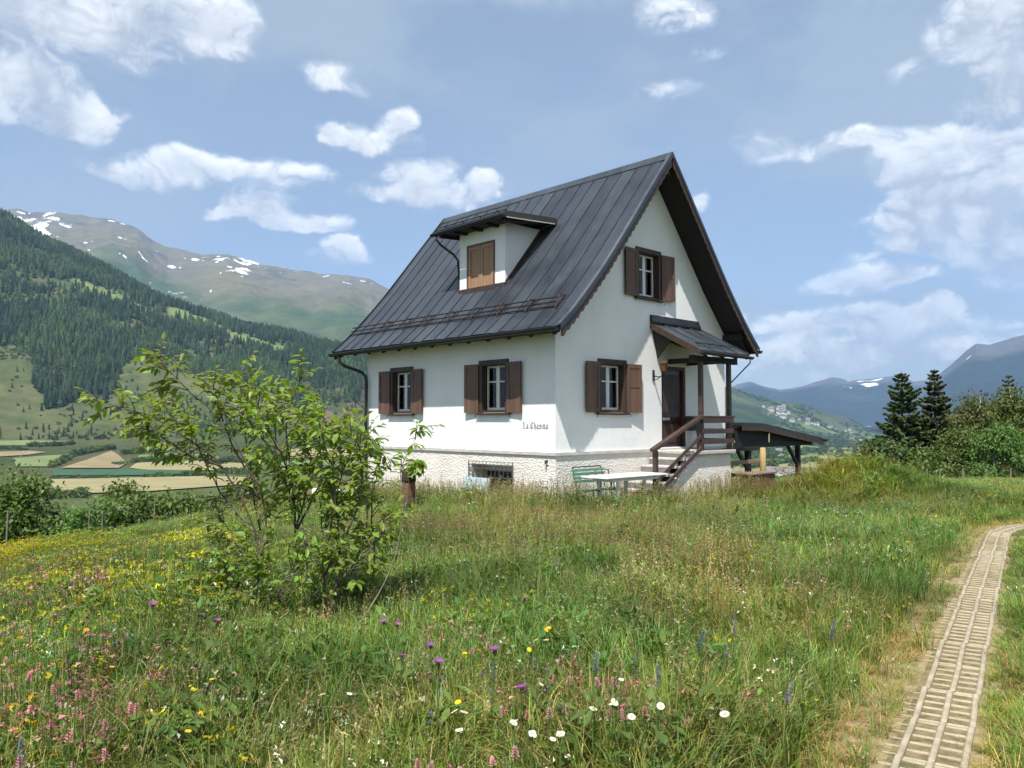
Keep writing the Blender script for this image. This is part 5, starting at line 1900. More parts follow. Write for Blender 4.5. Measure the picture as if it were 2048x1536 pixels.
# woods on the shoulder of the far hillside to the right
ci_, cj_ = rng.uniform(int((1440 - PXC[0]) / 6), int((1800 - PXC[0]) / 6), 60000), rng.uniform(int(np.searchsorted(sr, 2.2)), int(np.searchsorted(sr, 4.98)) - 1, 60000)
x, y, z = land_point(ci_, cj_)
px, py = proj(x, y, z)
ok = rng.uniform(size=60000) < 0.10 * sstep(fbm(x / 230, y / 230, 4, 73), 0.48, 0.58)
for k in np.nonzero(ok)[0]:
    s_ = rng.uniform(7, 14)
    PTS.append((x[k], y[k], z[k] - 0.6)); SCL.append((s_ * 1.6, s_ * 1.6, s_)); IDX.append(4 + int(rng.integers(0, 2)))
n_ = len(PTS)
rot = np.zeros((n_, 3))
rot[:, 2] = rng.uniform(0, 6.28, n_)
tn = rng.uniform(0.55, 1.5, (n_, 1)) * np.stack([rng.uniform(0.9, 1.15, n_), np.ones(n_), rng.uniform(0.85, 1.05, n_)], 1)
PA = np.array(PTS)
larch = sstep(fbm(PA[:, 0] / 150 + 9, PA[:, 1] / 150, 4, 401), 0.50, 0.64)[:, None]
tn = tn * (1 + larch * np.array([0.45, 0.40, 0.12]))
scatter('forest', PTS, rot, SCL, IDX, tint4(tn), FC, 'dark conifer forest and scattered bushes across the valley')
print('forest', n_)

# ---------------------------------------------------------------- far village
vw = plain('village_wall', (0.75, 0.73, 0.69), 0.9, rvar=0.35)
vr = plain('village_roof', (0.20, 0.17, 0.16), 0.8, rvar=0.4)
vwall = MB().box(-0.5, 0.5, -0.4, 0.4, -0.3, 0.55)
vwall.add([(-0.5, -0.4, 0.55), (-0.5, 0.4, 0.55), (-0.5, 0, 0.85), (0.5, -0.4, 0.55), (0.5, 0.4, 0.55), (0.5, 0, 0.85)], [(0, 1, 2), (3, 4, 5)])
vwm = vwall.mesh('village_house', vw)
vroof = MB()
vroof.prism([(-0.56, -0.47, 0.52), (-0.56, 0, 0.88), (-0.56, 0.47, 0.52), (-0.56, 0.47, 0.57), (-0.56, 0, 0.94), (-0.56, -0.47, 0.57)], (1.12, 0, 0))
vrm = vroof.mesh('roof', vr)
VIL = []
r2 = np.random.default_rng(4)
for k in range(46):
    VIL.append((1480 + 105 * r2.beta(2.2, 2.0), 815 + 19 * r2.uniform() + 4 * r2.normal() * 0.4, 15))
for k in range(14):
    f = r2.uniform()
    VIL.append((1545 + 160 * f, 832 + 32 * f + 5 * r2.normal() * 0.5, 15))
for k in range(12):
    VIL.append((1470 + 70 * r2.uniform(), 838 + 4 * r2.normal(), 13))
for k in range(16):
    VIL.append((1530 + 60 * r2.uniform(), 942 + 12 * r2.uniform(), 7))
VIL += [(1556, 908, 12), (1560, 915, 10), (1592, 945, 7)]
for (a, b_, s_) in VIL:
    p = land_hit(a, b_)
    if p is None:
        continue
    s2_ = s_ * r2.uniform(0.75, 1.5)
    up_hill = b_ < 890
    o = link('village_house', vwm, None, p, (0, 0, r2.uniform(-0.5, 0.5) + 0.3), (s2_, s2_, s2_ * r2.uniform(0.8, 1.3)))
    tag(o, 'tiny white house in the far hillside village' if up_hill else 'tiny pale house on the valley floor below the shelter', 'house', 'far hillside village houses' if up_hill else 'houses on the valley floor')
    link('roof', vrm, o)


# ---------------------------------------------------------------- trees
def frames(d, up):
    """(n,3) directions and rough up vectors -> orthonormal x, y, z"""
    x = d / np.maximum(np.linalg.norm(d, axis=1)[:, None], 1e-9)
    yv = np.cross(up, x)
    yv /= np.maximum(np.linalg.norm(yv, axis=1)[:, None], 1e-9)
    return x, yv, np.cross(x, yv)


def leaf_mesh(pos, d, up, L, w, fold=0.15):
    """many pointed leaves as folded quads pairs"""
    x, yv, zv = frames(d, up)
    n = len(pos)
    L, w = np.asarray(L).reshape(-1, 1), np.asarray(w).reshape(-1, 1)
    a = pos
    m_ = pos + x * L * 0.45 - zv * w * fold
    l_ = pos + x * L * 0.45 + yv * w * 0.5
    r_ = pos + x * L * 0.45 - yv * w * 0.5
    t = pos + x * L - zv * L * 0.12
    V = np.stack([a, l_, t, r_, m_], 1).reshape(-1, 3)
    b = np.arange(n)[:, None] * 5
    F = np.concatenate([b + np.array([0, 4, 1]), b + np.array([1, 4, 2]), b + np.array([0, 3, 4]), b + np.array([3, 2, 4])])
    return V, F


bark_dark = plain('dark_bark', (0.055, 0.042, 0.032), 0.95, (0.035, 0.028, 0.022), 5, bump=0.7, bscale=14, stretch=(1, 1, 0.3))
bark_birch = plain('birch_bark', (0.58, 0.55, 0.50), 0.85, (0.20, 0.18, 0.16), 3, bump=0.3, bscale=14, stretch=(1, 1, 2.5))
spruce_leaf = foliage('spruce_needles', (0.056, 0.084, 0.030), (0.105, 0.130, 0.042), 0.6, 0.25, 1.6, 0.2)
birch_leaf = foliage('birch_leaves', (0.070, 0.100, 0.024), (0.125, 0.150, 0.036), 0.5, 0.3, 1.3, 0.3)
bush_leaf = foliage('bush_leaves', (0.075, 0.125, 0.028), (0.120, 0.180, 0.038), 0.5, 0.3, 1.5, 0.3)
dark_leaf = foliage('dark_leaves', (0.045, 0.075, 0.020), (0.080, 0.115, 0.030), 0.5, 0.25, 1.0, 0.3)


def spruce(px, ytop, Y, Rw, label, group, seed, zbase=None, whorls=30):
    r_ = np.random.default_rng(seed)
    top = at(px, ytop, Y)
    zb = g1(top.x, top.y) if zbase is None else zbase
    H = top.z - zb
    root = empty('spruce_tree', (top.x, top.y, zb), r_.uniform(0, 6))
    tag(root, label, 'tree', group)
    MB().tube([(0, 0, -0.3), (0.03, 0, H * 0.5), (0, 0, H * 0.97)], [H * 0.018, H * 0.011, 0.02], 8).build('trunk', bark_dark, root, smooth=True)
    P, D, Ls, Ws = [], [], [], []
    br_ = MB()
    for k in range(whorls):
        f = (k + r_.uniform(-0.3, 0.3)) / whorls
        h = H * (0.05 + 0.93 * f)
        R_ = Rw * (1 - f) ** 0.80 * r_.uniform(0.75, 1.15) + 0.08
        nb = 7 if f < 0.8 else 5
        ph = r_.uniform(0, 6)
        for q in range(nb):
            a = ph + 2 * math.pi * q / nb + r_.uniform(-0.3, 0.3)
            rr = R_ * r_.uniform(0.5, 1.25)
            u = np.array([math.cos(a), math.sin(a), 0])
            sg_ = np.linspace(0.08, 1, 6)
            drop = 0.34 * (1 - f) - 0.12
            pts_ = [u * rr * t + np.array([0, 0, h + 0.10 * rr * t - drop * rr * t * t + 0.14 * rr * t ** 4]) for t in sg_]
            br_.tube([(0, 0, h)] + [tuple(p) for p in pts_[1::2]], [0.022, 0.015, 0.01, 0.005], 4, cap=False)
            m_ = max(8, int(rr * 30))
            for w_ in range(m_):
                t = r_.uniform(0.12, 1.0) ** 0.8
                i = min(int(t * 5), 4)
                p = pts_[i] + (pts_[i + 1] - pts_[i]) * (t * 5 - i) if i < 5 else pts_[-1]
                sd = np.array([-u[1], u[0], 0]) * r_.choice([-1, 1])
                for e in range(3):
                    dd = u * r_.uniform(0.3, 1.0) + sd * r_.uniform(0.1, 0.9) + np.array([0, 0, r_.uniform(-0.9, 0.15)])
                    P.append(p + r_.normal(size=3) * 0.03); D.append(dd); Ls.append(r_.uniform(0.34, 0.62) * (0.6 + 0.4 * (1 - t)) * min(1, 0.35 + H / 12) * (0.42 + 0.58 * (1 - f))); Ws.append(r_.uniform(0.15, 0.27) * min(1, 0.3 + H / 12))
    br_.build('branches', bark_dark, root)['kind'] = 'stuff'
    P, D = np.array(P), np.array(D)
    V, F = leaf_mesh(P, D, np.tile([0, 0, 1.0], (len(P), 1)) + r_.normal(size=P.shape) * 0.3, Ls, Ws)
    link('crown', mesh_np('crown', V, F, spruce_leaf), root)
    return root


def broad_tree(name, px, ytop, Y, width, label, group, seed, mat, bark, n_leaf=9000, leafL=0.13, weep=0.0, trunks=1, low=0.05, zbase=None, cat='tree', squash=1.0, clusters=60, spread=0.30):
    """limbs reach into an uneven crown; leaves hang in clumps at the twig ends with gaps between"""
    r_ = np.random.default_rng(seed)
    top = at(px, ytop, Y)
    zb = g1(top.x, top.y) if zbase is None else zbase
    H = top.z - zb
    root = empty(name, (top.x, top.y, zb), 0)
    tag(root, label, cat, group)
    limbs = MB()
    tk = MB()
    ends = []
    for t_ in range(trunks):
        bx_ = r_.uniform(-0.25, 0.25, 2) * (trunks > 1) * width * 0.5
        tip = np.array([bx_[0] * 1.3 + r_.uniform(-0.1, 0.1) * width, bx_[1] * 1.3, H * r_.uniform(0.86, 0.96)])
        b0 = np.array([bx_[0] * 0.5, bx_[1] * 0.5, -0.3])
        mid = (b0 + tip) / 2 + np.append(r_.uniform(-0.06, 0.06, 2) * H, 0)
        rad = 0.020 * H / math.sqrt(trunks)
        tk.tube([tuple(b0), tuple((b0 * 0.6 + mid * 0.4)), tuple(mid), tuple(mid * 0.4 + tip * 0.6), tuple(tip)], [rad, rad * 0.8, rad * 0.6, rad * 0.35, 0.012], 8)
        ends.append(tip)
        for k in range(clusters // trunks):
            f = r_.uniform(low + 0.05, 0.92)
            base = b0 * (1 - f) ** 2 + 2 * mid * f * (1 - f) + tip * f * f
            a = r_.uniform(0, 2 * math.pi)
            prof = math.sin(math.pi * min(1, (f - low) / (1 - low) * 0.85 + 0.18)) ** 0.7
            rr = width * 0.5 * prof * r_.uniform(0.45, 1.08)
            e = base + np.array([math.cos(a) * rr, math.sin(a) * rr, rr * r_.uniform(0.05, 0.7) * (1 - weep)])
            e[2] = min(e[2], H * 0.985)
            mm = base * 0.45 + e * 0.55 + np.array([0, 0, 0.12 * rr])
            limbs.tube([tuple(base), tuple(mm), tuple(e)], [0.010 * H * 0.5, 0.006 * H * 0.5, 0.006], 5, cap=False)
            ends.append(e)
    tk.build('trunk', bark, root, smooth=True)
    limbs.build('limbs', bark, root)['kind'] = 'stuff'
    ends = np.array(ends)
    wts = r_.uniform(0.4, 1.6, len(ends))
    cid = r_.choice(len(ends), n_leaf, p=wts / wts.sum())
    sig = spread * width * 0.33 * r_.uniform(0.6, 1.25, len(ends))
    off = r_.normal(size=(n_leaf, 3)) * sig[cid][:, None] * np.array([1, 1, 0.62])
    P = ends[cid] + off
    if weep:
        P[:, 2] -= weep * np.abs(r_.normal(size=n_leaf)) * 0.22 * H * 0.5
    P[:, 2] = np.maximum(P[:, 2], 0.02)
    D = off * 0.6 / np.maximum(np.linalg.norm(off, axis=1)[:, None], 1e-6) + r_.normal(size=(n_leaf, 3)) * 0.6 + np.array([0, 0, -0.5 - weep])
    V, F = leaf_mesh(P, D, np.array([0, 0, 1.0]) + r_.normal(size=(n_leaf, 3)) * 0.55, leafL * r_.uniform(0.7, 1.3, n_leaf), leafL * 0.6 * r_.uniform(0.7, 1.3, n_leaf))
    link('crown', mesh_np('crown', V, F, mat), root)
    return root


RT = 'trees at the far right edge of the meadow'
spruce(1803, 736, 60, 3.1, 'broad dark spruce tree nearest the shelter, leftmost of the right-hand trees', RT, 1)
spruce(1868, 730, 61, 2.5, 'slender pointed spruce tree behind the birch saplings, tallest of the right-hand trees', RT, 2)
spruce(2016, 742, 82, 3.0, 'spruce tip rising behind the birch trees', RT, 3, zbase=-6.5)
broad_tree('birch_tree', 1948, 762, 57, 3.6, 'drooping birch with white trunk beside the slender spruce', RT, 11, birch_leaf, bark_birch, 17000, 0.22, 0.7, 2, 0.06, clusters=54)
broad_tree('birch_tree', 2046, 752, 60, 4.4, 'tall dense birch at the picture edge, rightmost tree', RT, 12, birch_leaf, bark_birch, 18000, 0.22, 0.6, 2, 0.05, clusters=60)
broad_tree('birch_tree', 1903, 850, 55, 3.4, 'low round birch in front of the slender spruce', RT, 13, bush_leaf, bark_birch, 12000, 0.20, 0.5, 2, 0.02, clusters=44)
broad_tree('birch_tree', 1988, 848, 53, 3.8, 'short leafy birch in front of the tall ones', RT, 14, bush_leaf, bark_birch, 12000, 0.20, 0.5, 2, 0.02, clusters=44)
broad_tree('shrub', 1775, 885, 50, 3.0, 'dark green shrub under the broad spruce', 'shrubs under the right-hand trees', 15, dark_leaf, bark_dark, 8000, 0.25, 0.1, 3, 0.0, cat='shrub', clusters=40)
broad_tree('shrub', 1838, 905, 49, 2.6, 'green shrub between the two spruces', 'shrubs under the right-hand trees', 16, bush_leaf, bark_dark, 6500, 0.25, 0.1, 3, 0.0, cat='shrub', clusters=34)
broad_tree('shrub', 1745, 930, 30, 1.6, 'pale flowering shrub on the bank before the spruces', 'shrubs under the right-hand trees', 17, bush_leaf, bark_dark, 4500, 0.14, 0.1, 3, 0.0, cat='shrub', clusters=34)
broad_tree('shrub', 1805, 948, 33, 2.0, 'low leafy shrub at the foot of the bank', 'shrubs under the right-hand trees', 18, bush_leaf, bark_dark, 5000, 0.15, 0.1, 3, 0.0, cat='shrub', clusters=34)
LT = 'trees and bushes below the meadow edge'
broad_tree('broadleaf_tree', 28, 900, 34, 5.2, 'dense broadleaf tree at the left picture edge', LT, 21, bush_leaf, bark_dark, 17000, 0.23, 0.0, 2, 0.05, clusters=70)
broad_tree('broadleaf_tree', -60, 905, 36, 4.0, 'dark tree cut by the left picture edge', LT, 22, dark_leaf, bark_dark, 12000, 0.23, 0.0, 2, 0.05, clusters=60)
spruce(109, 1003, 31, 0.75, 'tiny dark spruce between the left tree and the bushes', LT, 23, whorls=22)
broad_tree('bush', 252, 945, 33, 2.8, 'pointed bush standing above the hedge of bushes', LT, 24, bush_leaf, bark_dark, 11000, 0.18, 0.0, 2, 0.0, cat='bush', clusters=44)
broad_tree('bush', 190, 988, 31, 3.0, 'round green bush left of the pointed bush', LT, 25, bush_leaf, bark_dark, 10000, 0.18, 0.0, 3, 0.0, cat='bush', clusters=40)
broad_tree('bush', 305, 980, 30, 3.0, 'round green bush right of the pointed bush', LT, 26, bush_leaf, bark_dark, 10000, 0.18, 0.0, 3, 0.0, cat='bush', clusters=40)
broad_tree('bush', 370, 972, 31, 3.4, 'wide green bush behind the leaning sapling', LT, 27, bush_leaf, bark_dark, 11000, 0.18, 0.0, 3, 0.0, cat='bush', clusters=44)
broad_tree('bush', 480, 965, 34, 3.0, 'dark bush seen through the saplings', LT, 28, dark_leaf, bark_dark, 11000, 0.19, 0.0, 3, 0.0, cat='bush', clusters=44)
broad_tree('bush', 580, 985, 36, 2.4, 'dark bush just left of the white trough', LT, 29, dark_leaf, bark_dark, 8000, 0.19, 0.0, 3, 0.0, cat='bush', clusters=36)

# ---------------------------------------------------------------- pasture fences
grey_post = plain('weathered_post', (0.22, 0.20, 0.15), 0.9, (0.15, 0.14, 0.11), 6, bump=0.4, bscale=20)


def fence(label, spots, h, r, post_names='post'):
    p0 = spots[0]
    root = empty('pasture_fence', p0)
    tag(root, label, 'fence')
    for p in spots:
        q = p - p0
        MB().tube([(q.x, q.y, q.z - 0.3), (q.x + 0.02, q.y, q.z + h)], [r, r * 0.9], 8).build('post', grey_post, root)
    for a_, b_ in zip(spots[:-1], spots[1:]):
        for k in (0.55, 0.92):
            A, B = a_ - p0 + Vector((0, 0, h * k)), b_ - p0 + Vector((0, 0, h * k))
            MB().tube([A, (A + B) / 2 - Vector((0, 0, 0.03)), B], 0.004, 4).build('wire', black_metal, root)


def ground_spot(px, Y):
    x_ = (px - 1024) / FPX * Y
    return Vector((x_, Y, g1(x_, Y)))


fence('wire pasture fence on pale posts along the left meadow edge', [ground_spot(20, 14.0), ground_spot(183, 16.2), ground_spot(209, 17.2), ground_spot(312, 18.0), ground_spot(420, 20)], 0.75, 0.016)
fence('pasture fence with short grey posts before the birches', [ground_spot(p, 47) for p in (1850, 1876, 1922, 1968, 2017, 2070)], 0.95, 0.045)

# ---------------------------------------------------------------- foreground saplings
sap_leaf = foliage('sapling_leaves', (0.165, 0.262, 0.042), (0.245, 0.335, 0.056), 0.42, 0.46, 9.0, 0.45, rnd=0.32)
sap_bark = plain('sapling_bark', (0.13, 0.10, 0.075), 0.8, (0.06, 0.05, 0.04), 9, bump=0.4, bscale=40)
grey_bark = plain('bare_grey_branch', (0.20, 0.17, 0.13), 0.85, (0.12, 0.10, 0.08), 9, bump=0.4, bscale=40)


def leaf_shape():
    """one ovate leaf, length 1 along x, folded along the rib and curving down"""
    xs = [0.0, 0.14, 0.36, 0.60, 0.82, 1.0]
    ws = [0.0, 0.135, 0.235, 0.215, 0.115, 0.0]
    V, F = [], []
    for x_, w_ in zip(xs, ws):
        dz = -0.20 * x_ * x_
        V += [(x_, 0, dz - 0.03), (x_, w_, dz + 0.25 * w_), (x_, -w_, dz + 0.25 * w_)]
    for i in range(5):
        a = i * 3
        F += [(a, a + 3, a + 4, a + 1), (a, a + 2, a + 5, a + 3)]
    return np.array(V), np.array(F)


LV, LF = leaf_shape()
leaf_me = mesh_np('leaf', LV, LF, sap_leaf, smooth=True)


def sapling(label, stems, twigs, seed, bark=sap_bark, n_obj=300, leaf=(0.062, 0.115), low=0.12, r0=0.010, tl=(0.16, 0.42), name='sapling', droop=0.5):
    """stems: list of [(px, py, depth) ...]; twigs per stem carry alternate drooping leaves"""
    r_ = np.random.default_rng(seed)
    b0 = at(*stems[0][0])
    zg_ = g1(b0.x, b0.y)
    root = empty(name, (b0.x, b0.y, zg_))
    tag(root, label, 'tree', 'young trees in the foreground')
    org = np.array([b0.x, b0.y, zg_])
    LP, LD, LS = [], [], []
    for st in stems:
        pts_ = np.array([tuple(at(*p)) for p in st]) - org
        if st[0] == stems[0][0]:
            pts_[0, 2] = -0.05
        sN = 14
        s_ = np.linspace(0, len(pts_) - 1, sN)
        C_ = cr(pts_, s_)
        C_ = C_ + np.concatenate([[np.zeros(3)], r_.normal(size=(sN - 1, 3)) * 0.006])
        rr = [r0 * (1 - 0.82 * k / (sN - 1)) for k in range(sN)]
        MB().tube([tuple(p) for p in C_], rr, 7).build('stem', bark, root, smooth=True)
        tw_mb = MB()
        for k in range(twigs):
            f = low + (1 - low) * r_.uniform() ** 0.8
            i = min(int(f * (sN - 1)), sN - 2)
            base = C_[i] + (C_[i + 1] - C_[i]) * r_.uniform()
            sd = C_[i + 1] - C_[i]
            sd /= np.linalg.norm(sd) + 1e-9
            a = r_.normal(size=3)
            a -= sd * a.dot(sd)
            a /= np.linalg.norm(a) + 1e-9
            d = sd * r_.uniform(0.2, 0.8) + a * r_.uniform(0.5, 1.0) + np.array([0, 0, r_.uniform(-0.05, 0.35)])
            d /= np.linalg.norm(d)
            L_ = r_.uniform(*tl) * (1.1 - 0.45 * f)
            q = [base, base + d * L_ * 0.5 + np.array([0, 0, 0.02]), base + d * L_ - np.array([0, 0, 0.05 * L_])]
            tw_mb.tube([tuple(v) for v in q], [0.0045, 0.0032, 0.0015], 4, cap=False)
            nl = max(4, int(L_ / 0.034))
            for m_ in range(nl):
                t = 0.18 + 0.82 * (m_ + 1) / nl
                p = q[0] * (1 - t) ** 2 + 2 * q[1] * t * (1 - t) + q[2] * t * t
                side = np.cross(d, [0, 0, 1.0])
                side /= np.linalg.norm(side) + 1e-9
                dd = d * 0.55 + side * (1 if m_ % 2 else -1) * r_.uniform(0.5, 1.0) + np.array([0, 0, -droop * r_.uniform(0.2, 1.7)]) + r_.normal(size=3) * 0.22
                if m_ == nl - 1:
                    dd = d + np.array([0, 0, -droop]) + r_.normal(size=3) * 0.1
                LP.append(p); LD.append(dd); LS.append(r_.uniform(*leaf) * (0.75 + 0.25 * math.sin(math.pi * t)))
        if twigs:
            tw_mb.build('twigs', bark, root)['kind'] = 'stuff'
        # the leading shoot carries leaves too
        for k in range(int(9 * (twigs > 0))):
            t = 0.72 + 0.28 * k / 8
            i = min(int(t * (sN - 1)), sN - 2)
            p = C_[i] + (C_[i + 1] - C_[i]) * (t * (sN - 1) - i)
            sd = C_[i + 1] - C_[i]
            dd = sd / (np.linalg.norm(sd) + 1e-9) * 0.4 + r_.normal(size=3) * 0.7 + np.array([0, 0, -0.35])
            LP.append(p); LD.append(dd); LS.append(r_.uniform(*leaf))
    if not LP:
        return root
    LP, LD, LS = np.array(LP), np.array(LD), np.array(LS)
    x_, y_, z_ = frames(LD, np.tile([0, 0, 1.0], (len(LP), 1)) + r_.normal(size=LP.shape) * 0.35)
    order = np.argsort(-LS)
    own, rest = order[:n_obj], order[n_obj:]
    for k in own:
        M = Matrix(((x_[k, 0], y_[k, 0], z_[k, 0], LP[k, 0]), (x_[k, 1], y_[k, 1], z_[k, 1], LP[k, 1]), (x_[k, 2], y_[k, 2], z_[k, 2], LP[k, 2]), (0, 0, 0, 1)))
        o = link('leaf', leaf_me, root)
        o.rotation_euler = M.to_euler()
        o.location = LP[k]
        wv = r_.uniform(0.8, 1.15)
        o.scale = (LS[k], LS[k] * wv, LS[k])
    if len(rest):
        A = np.stack([x_[rest], y_[rest], z_[rest]], 2)
        V = np.einsum('nij,vj->nvi', A, LV) * LS[rest][:, None, None] + LP[rest][:, None, :]
        F = (LF[None] + (np.arange(len(rest)) * len(LV))[:, None, None]).reshape(-1, 4)
        o = link('foliage', mesh_np('foliage', V.reshape(-1, 3), F, sap_leaf, smooth=True), root)
        o['kind'] = 'stuff'
    return root


sapling('tall sapling leaning left with bright leaves, its tip the highest of the thicket',
        [[(545, 1215, 7.0), (536, 1080, 7.0), (520, 980, 6.95), (455, 860, 6.9), (395, 795, 6.8), (340, 745, 6.7), (303, 706, 6.65)],
         [(545, 1215, 7.0), (505, 1050, 7.0), (445, 935, 6.9), (380, 880, 6.8), (300, 832, 6.7), (240, 815, 6.6), (186, 800, 6.5)],
         [(536, 1150, 7.0), (510, 1010, 7.1), (492, 880, 7.2), (482, 800, 7.2), (480, 745, 7.2)],
         [(505, 1050, 7.0), (450, 1000, 7.1), (410, 930, 7.2), (380, 860, 7.3), (350, 800, 7.3)], [(520, 1000, 7.0), (470, 900, 7.0), (440, 830, 7.0), (425, 765, 7.0)], [(445, 935, 6.9), (370, 905, 6.7), (320, 870, 6.6), (290, 850, 6.5)], [(545, 1215, 7.0), (500, 1130, 7.1), (460, 1070, 7.2), (430, 1010, 7.2)]], 23, 1)
sapling('upright sapling in the middle of the thicket with grey stems',
        [[(602, 1225, 6.8), (592, 1040, 6.8), (580, 930, 6.8), (572, 850, 6.8), (590, 790, 6.8), (602, 752, 6.8)],
         [(602, 1225, 6.8), (585, 1000, 6.9), (545, 905, 7.0), (505, 850, 7.0), (470, 800, 7.0)],
         [(594, 1060, 6.8), (620, 950, 6.7), (650, 880, 6.6), (692, 826, 6.5)],
         [(590, 1000, 6.8), (560, 900, 6.6), (530, 850, 6.5), (500, 770, 6.5)], [(585, 1000, 6.8), (560, 930, 7.0), (550, 850, 7.2), (555, 790, 7.2)], [(594, 1060, 6.8), (640, 960, 7.0), (640, 880, 7.1), (628, 800, 7.1)]], 20, 2)
sapling('bushy sapling right of the middle, nearest the house wall',
        [[(657, 1240, 6.6), (648, 1120, 6.6), (640, 1000, 6.6), (610, 890, 6.6), (600, 830, 6.6)],
         [(657, 1240, 6.6), (680, 1090, 6.6), (672, 1000, 6.6), (700, 910, 6.6), (738, 868, 6.6)],
         [(650, 1150, 6.6), (712, 1020, 6.5), (725, 950, 6.5), (712, 880, 6.4), (690, 850, 6.4)], [(648, 1120, 6.6), (670, 1010, 6.4), (660, 930, 6.4), (640, 860, 6.4)], [(657, 1200, 6.6), (720, 1100, 6.7), (735, 1010, 6.8), (700, 950, 6.8)], [(657, 1240, 6.6), (700, 1150, 6.4), (745, 1090, 6.4), (770, 1020, 6.4)]], 21, 3)
sapling('thin grey branch curving up to a leafy top before the white wall',
        [[(652, 1305, 5.9), (722, 1240, 6.0), (762, 1180, 6.1), (795, 1090, 6.2), (812, 1010, 6.2), (800, 940, 6.2), (838, 862, 6.2)]], 15, 4, grey_bark, 300, (0.06, 0.10), 0.55, 0.008, (0.10, 0.26))
sapling('thin sapling with sparse drooping leaves beside the downpipe',
        [[(742, 1220, 6.9), (748, 1100, 6.9), (742, 1000, 6.9), (760, 940, 6.9), (750, 880, 6.9)]], 18, 6, sap_bark, 300, (0.06, 0.10), 0.4, 0.010, (0.12, 0.28))
sapling('low leafy shoots at the foot of the thicket with wide bright leaves',
        [[(500, 1235, 6.3), (480, 1190, 6.3), (455, 1140, 6.3), (440, 1105, 6.3)], [(500, 1235, 6.3), (515, 1170, 6.2), (520, 1110, 6.2)],
         [(500, 1235, 6.3), (560, 1180, 6.2), (590, 1130, 6.2), (610, 1080, 6.2)], [(500, 1235, 6.3), (620, 1200, 6.3), (660, 1140, 6.3), (680, 1090, 6.3)], [(500, 1235, 6.3), (610, 1150, 6.5), (650, 1040, 6.6), (670, 980, 6.6)], [(500, 1235, 6.3), (600, 1130, 6.6), (600, 1010, 6.8), (560, 960, 6.8)]], 22, 5, sap_bark, 300, (0.055, 0.10), 0.1, 0.007, (0.12, 0.28))
# drooping plant on the thick post
sapling('drooping leafy plant growing over the thick wooden post', [[(817, 985, 16.25), (818, 960, 16.25), (826, 935, 16.2), (832, 922, 16.2)]], 12, 7, sap_bark, 150, (0.16, 0.26), 0.3, 0.012, (0.15, 0.3), name='post_plant', droop=1.1)
# ---------------------------------------------------------------- meadow grass and herbs
grass_mat = foliage('meadow_plants', (1.0, 1.0, 1.0), (0.80, 0.83, 0.85), 0.55, 0.36, 0.9, 0.25, attr='tint', rnd=0.16, tint='bc')


def blades(r_, n, Lr, wr, rad, lean, col, jit=0.15):
    """tapering bent blades; returns verts, quads+tris, colours"""
    V, F4, F3, C = [], [], [], []
    for k in range(n):
        a = r_.uniform(0, 6.28)
        rr = rad * math.sqrt(r_.uniform())
        b = np.array([rr * math.cos(a), rr * math.sin(a), -0.02])
        ha = r_.uniform(0, 6.28)
        h = np.array([math.cos(ha), math.sin(ha), 0])
        sd = np.array([-h[1], h[0], 0])
        L, w = r_.uniform(*Lr), r_.uniform(*wr)
        le = lean * r_.uniform(0.3, 1.6)
        i = len(V)
        cc = np.array(col) * (1 + jit * r_.uniform(-1, 1)) * np.array([1 + 0.25 * r_.uniform(-1, 1), 1, 1])
        for t, ww in ((0, 0.8), (0.4, 1.0), (0.75, 0.7)):
            c = b + np.array([0, 0, L * t * (1 - 0.25 * le * t)]) + h * L * le * t * t
            V += [c - sd * w * ww / 2, c + sd * w * ww / 2]
            C += [cc, cc]
        V.append(b + np.array([0, 0, L * (1 - 0.35 * le)]) + h * L * le)
        C.append(cc * np.array([1.15, 1.0, 0.8]))
        F4 += [(i, i + 1, i + 3, i + 2), (i + 2, i + 3, i + 5, i + 4)]
        F3.append((i + 4, i + 5, i + 6))
    return V, F4, F3, C


class PL_:
    def __init__(s):
        s.V, s.F4, s.F3, s.C = [], [], [], []

    def add(s, V, F4, F3, C):
        b = len(s.V)
        s.V += list(V); s.C += list(C)
        s.F4 += [tuple(b + i for i in f) for f in F4]
        s.F3 += [tuple(b + i for i in f) for f in F3]

    def stem(s, p0, p1, w, col, bend=(0, 0, 0)):
        p0, p1 = np.array(p0, float), np.array(p1, float)
        m_ = (p0 + p1) / 2 + np.array(bend)
        V, F = [], []
        for ax in (np.array([1, 0, 0]), np.array([0, 1, 0])):
            i = len(V)
            for p, k in ((p0, 1.0), (m_, 0.8), (p1, 0.5)):
                V += [p - ax * w * k / 2, p + ax * w * k / 2]
            F += [(i, i + 1, i + 3, i + 2), (i + 2, i + 3, i + 5, i + 4)]
        s.add(V, F, [], [np.array(col)] * len(V))

    def tris(s, r_, c, n, rad, size, col, jit=0.2, flat=0.0):
        V, C = [], []
        for k in range(n):
            o = np.array(c) + r_.normal(size=3) * np.array(rad)
            q = r_.normal(size=(3, 3)) * size
            q[:, 2] *= (1 - flat)
            V += list(o + q)
            C += [np.array(col) * (1 + jit * r_.uniform(-1, 1))] * 3
        s.add(V, [], [(3 * k, 3 * k + 1, 3 * k + 2) for k in range(n)], C)

    def mesh(s, name):
        V = np.array(s.V)
        F = [np.array(f) for f in (s.F4, s.F3) if len(f)]
        return mesh_np(name, V, F, grass_mat, attrs={'bc': ('FLOAT_COLOR', tint4(np.clip(np.array(s.C), 0, 1)))})


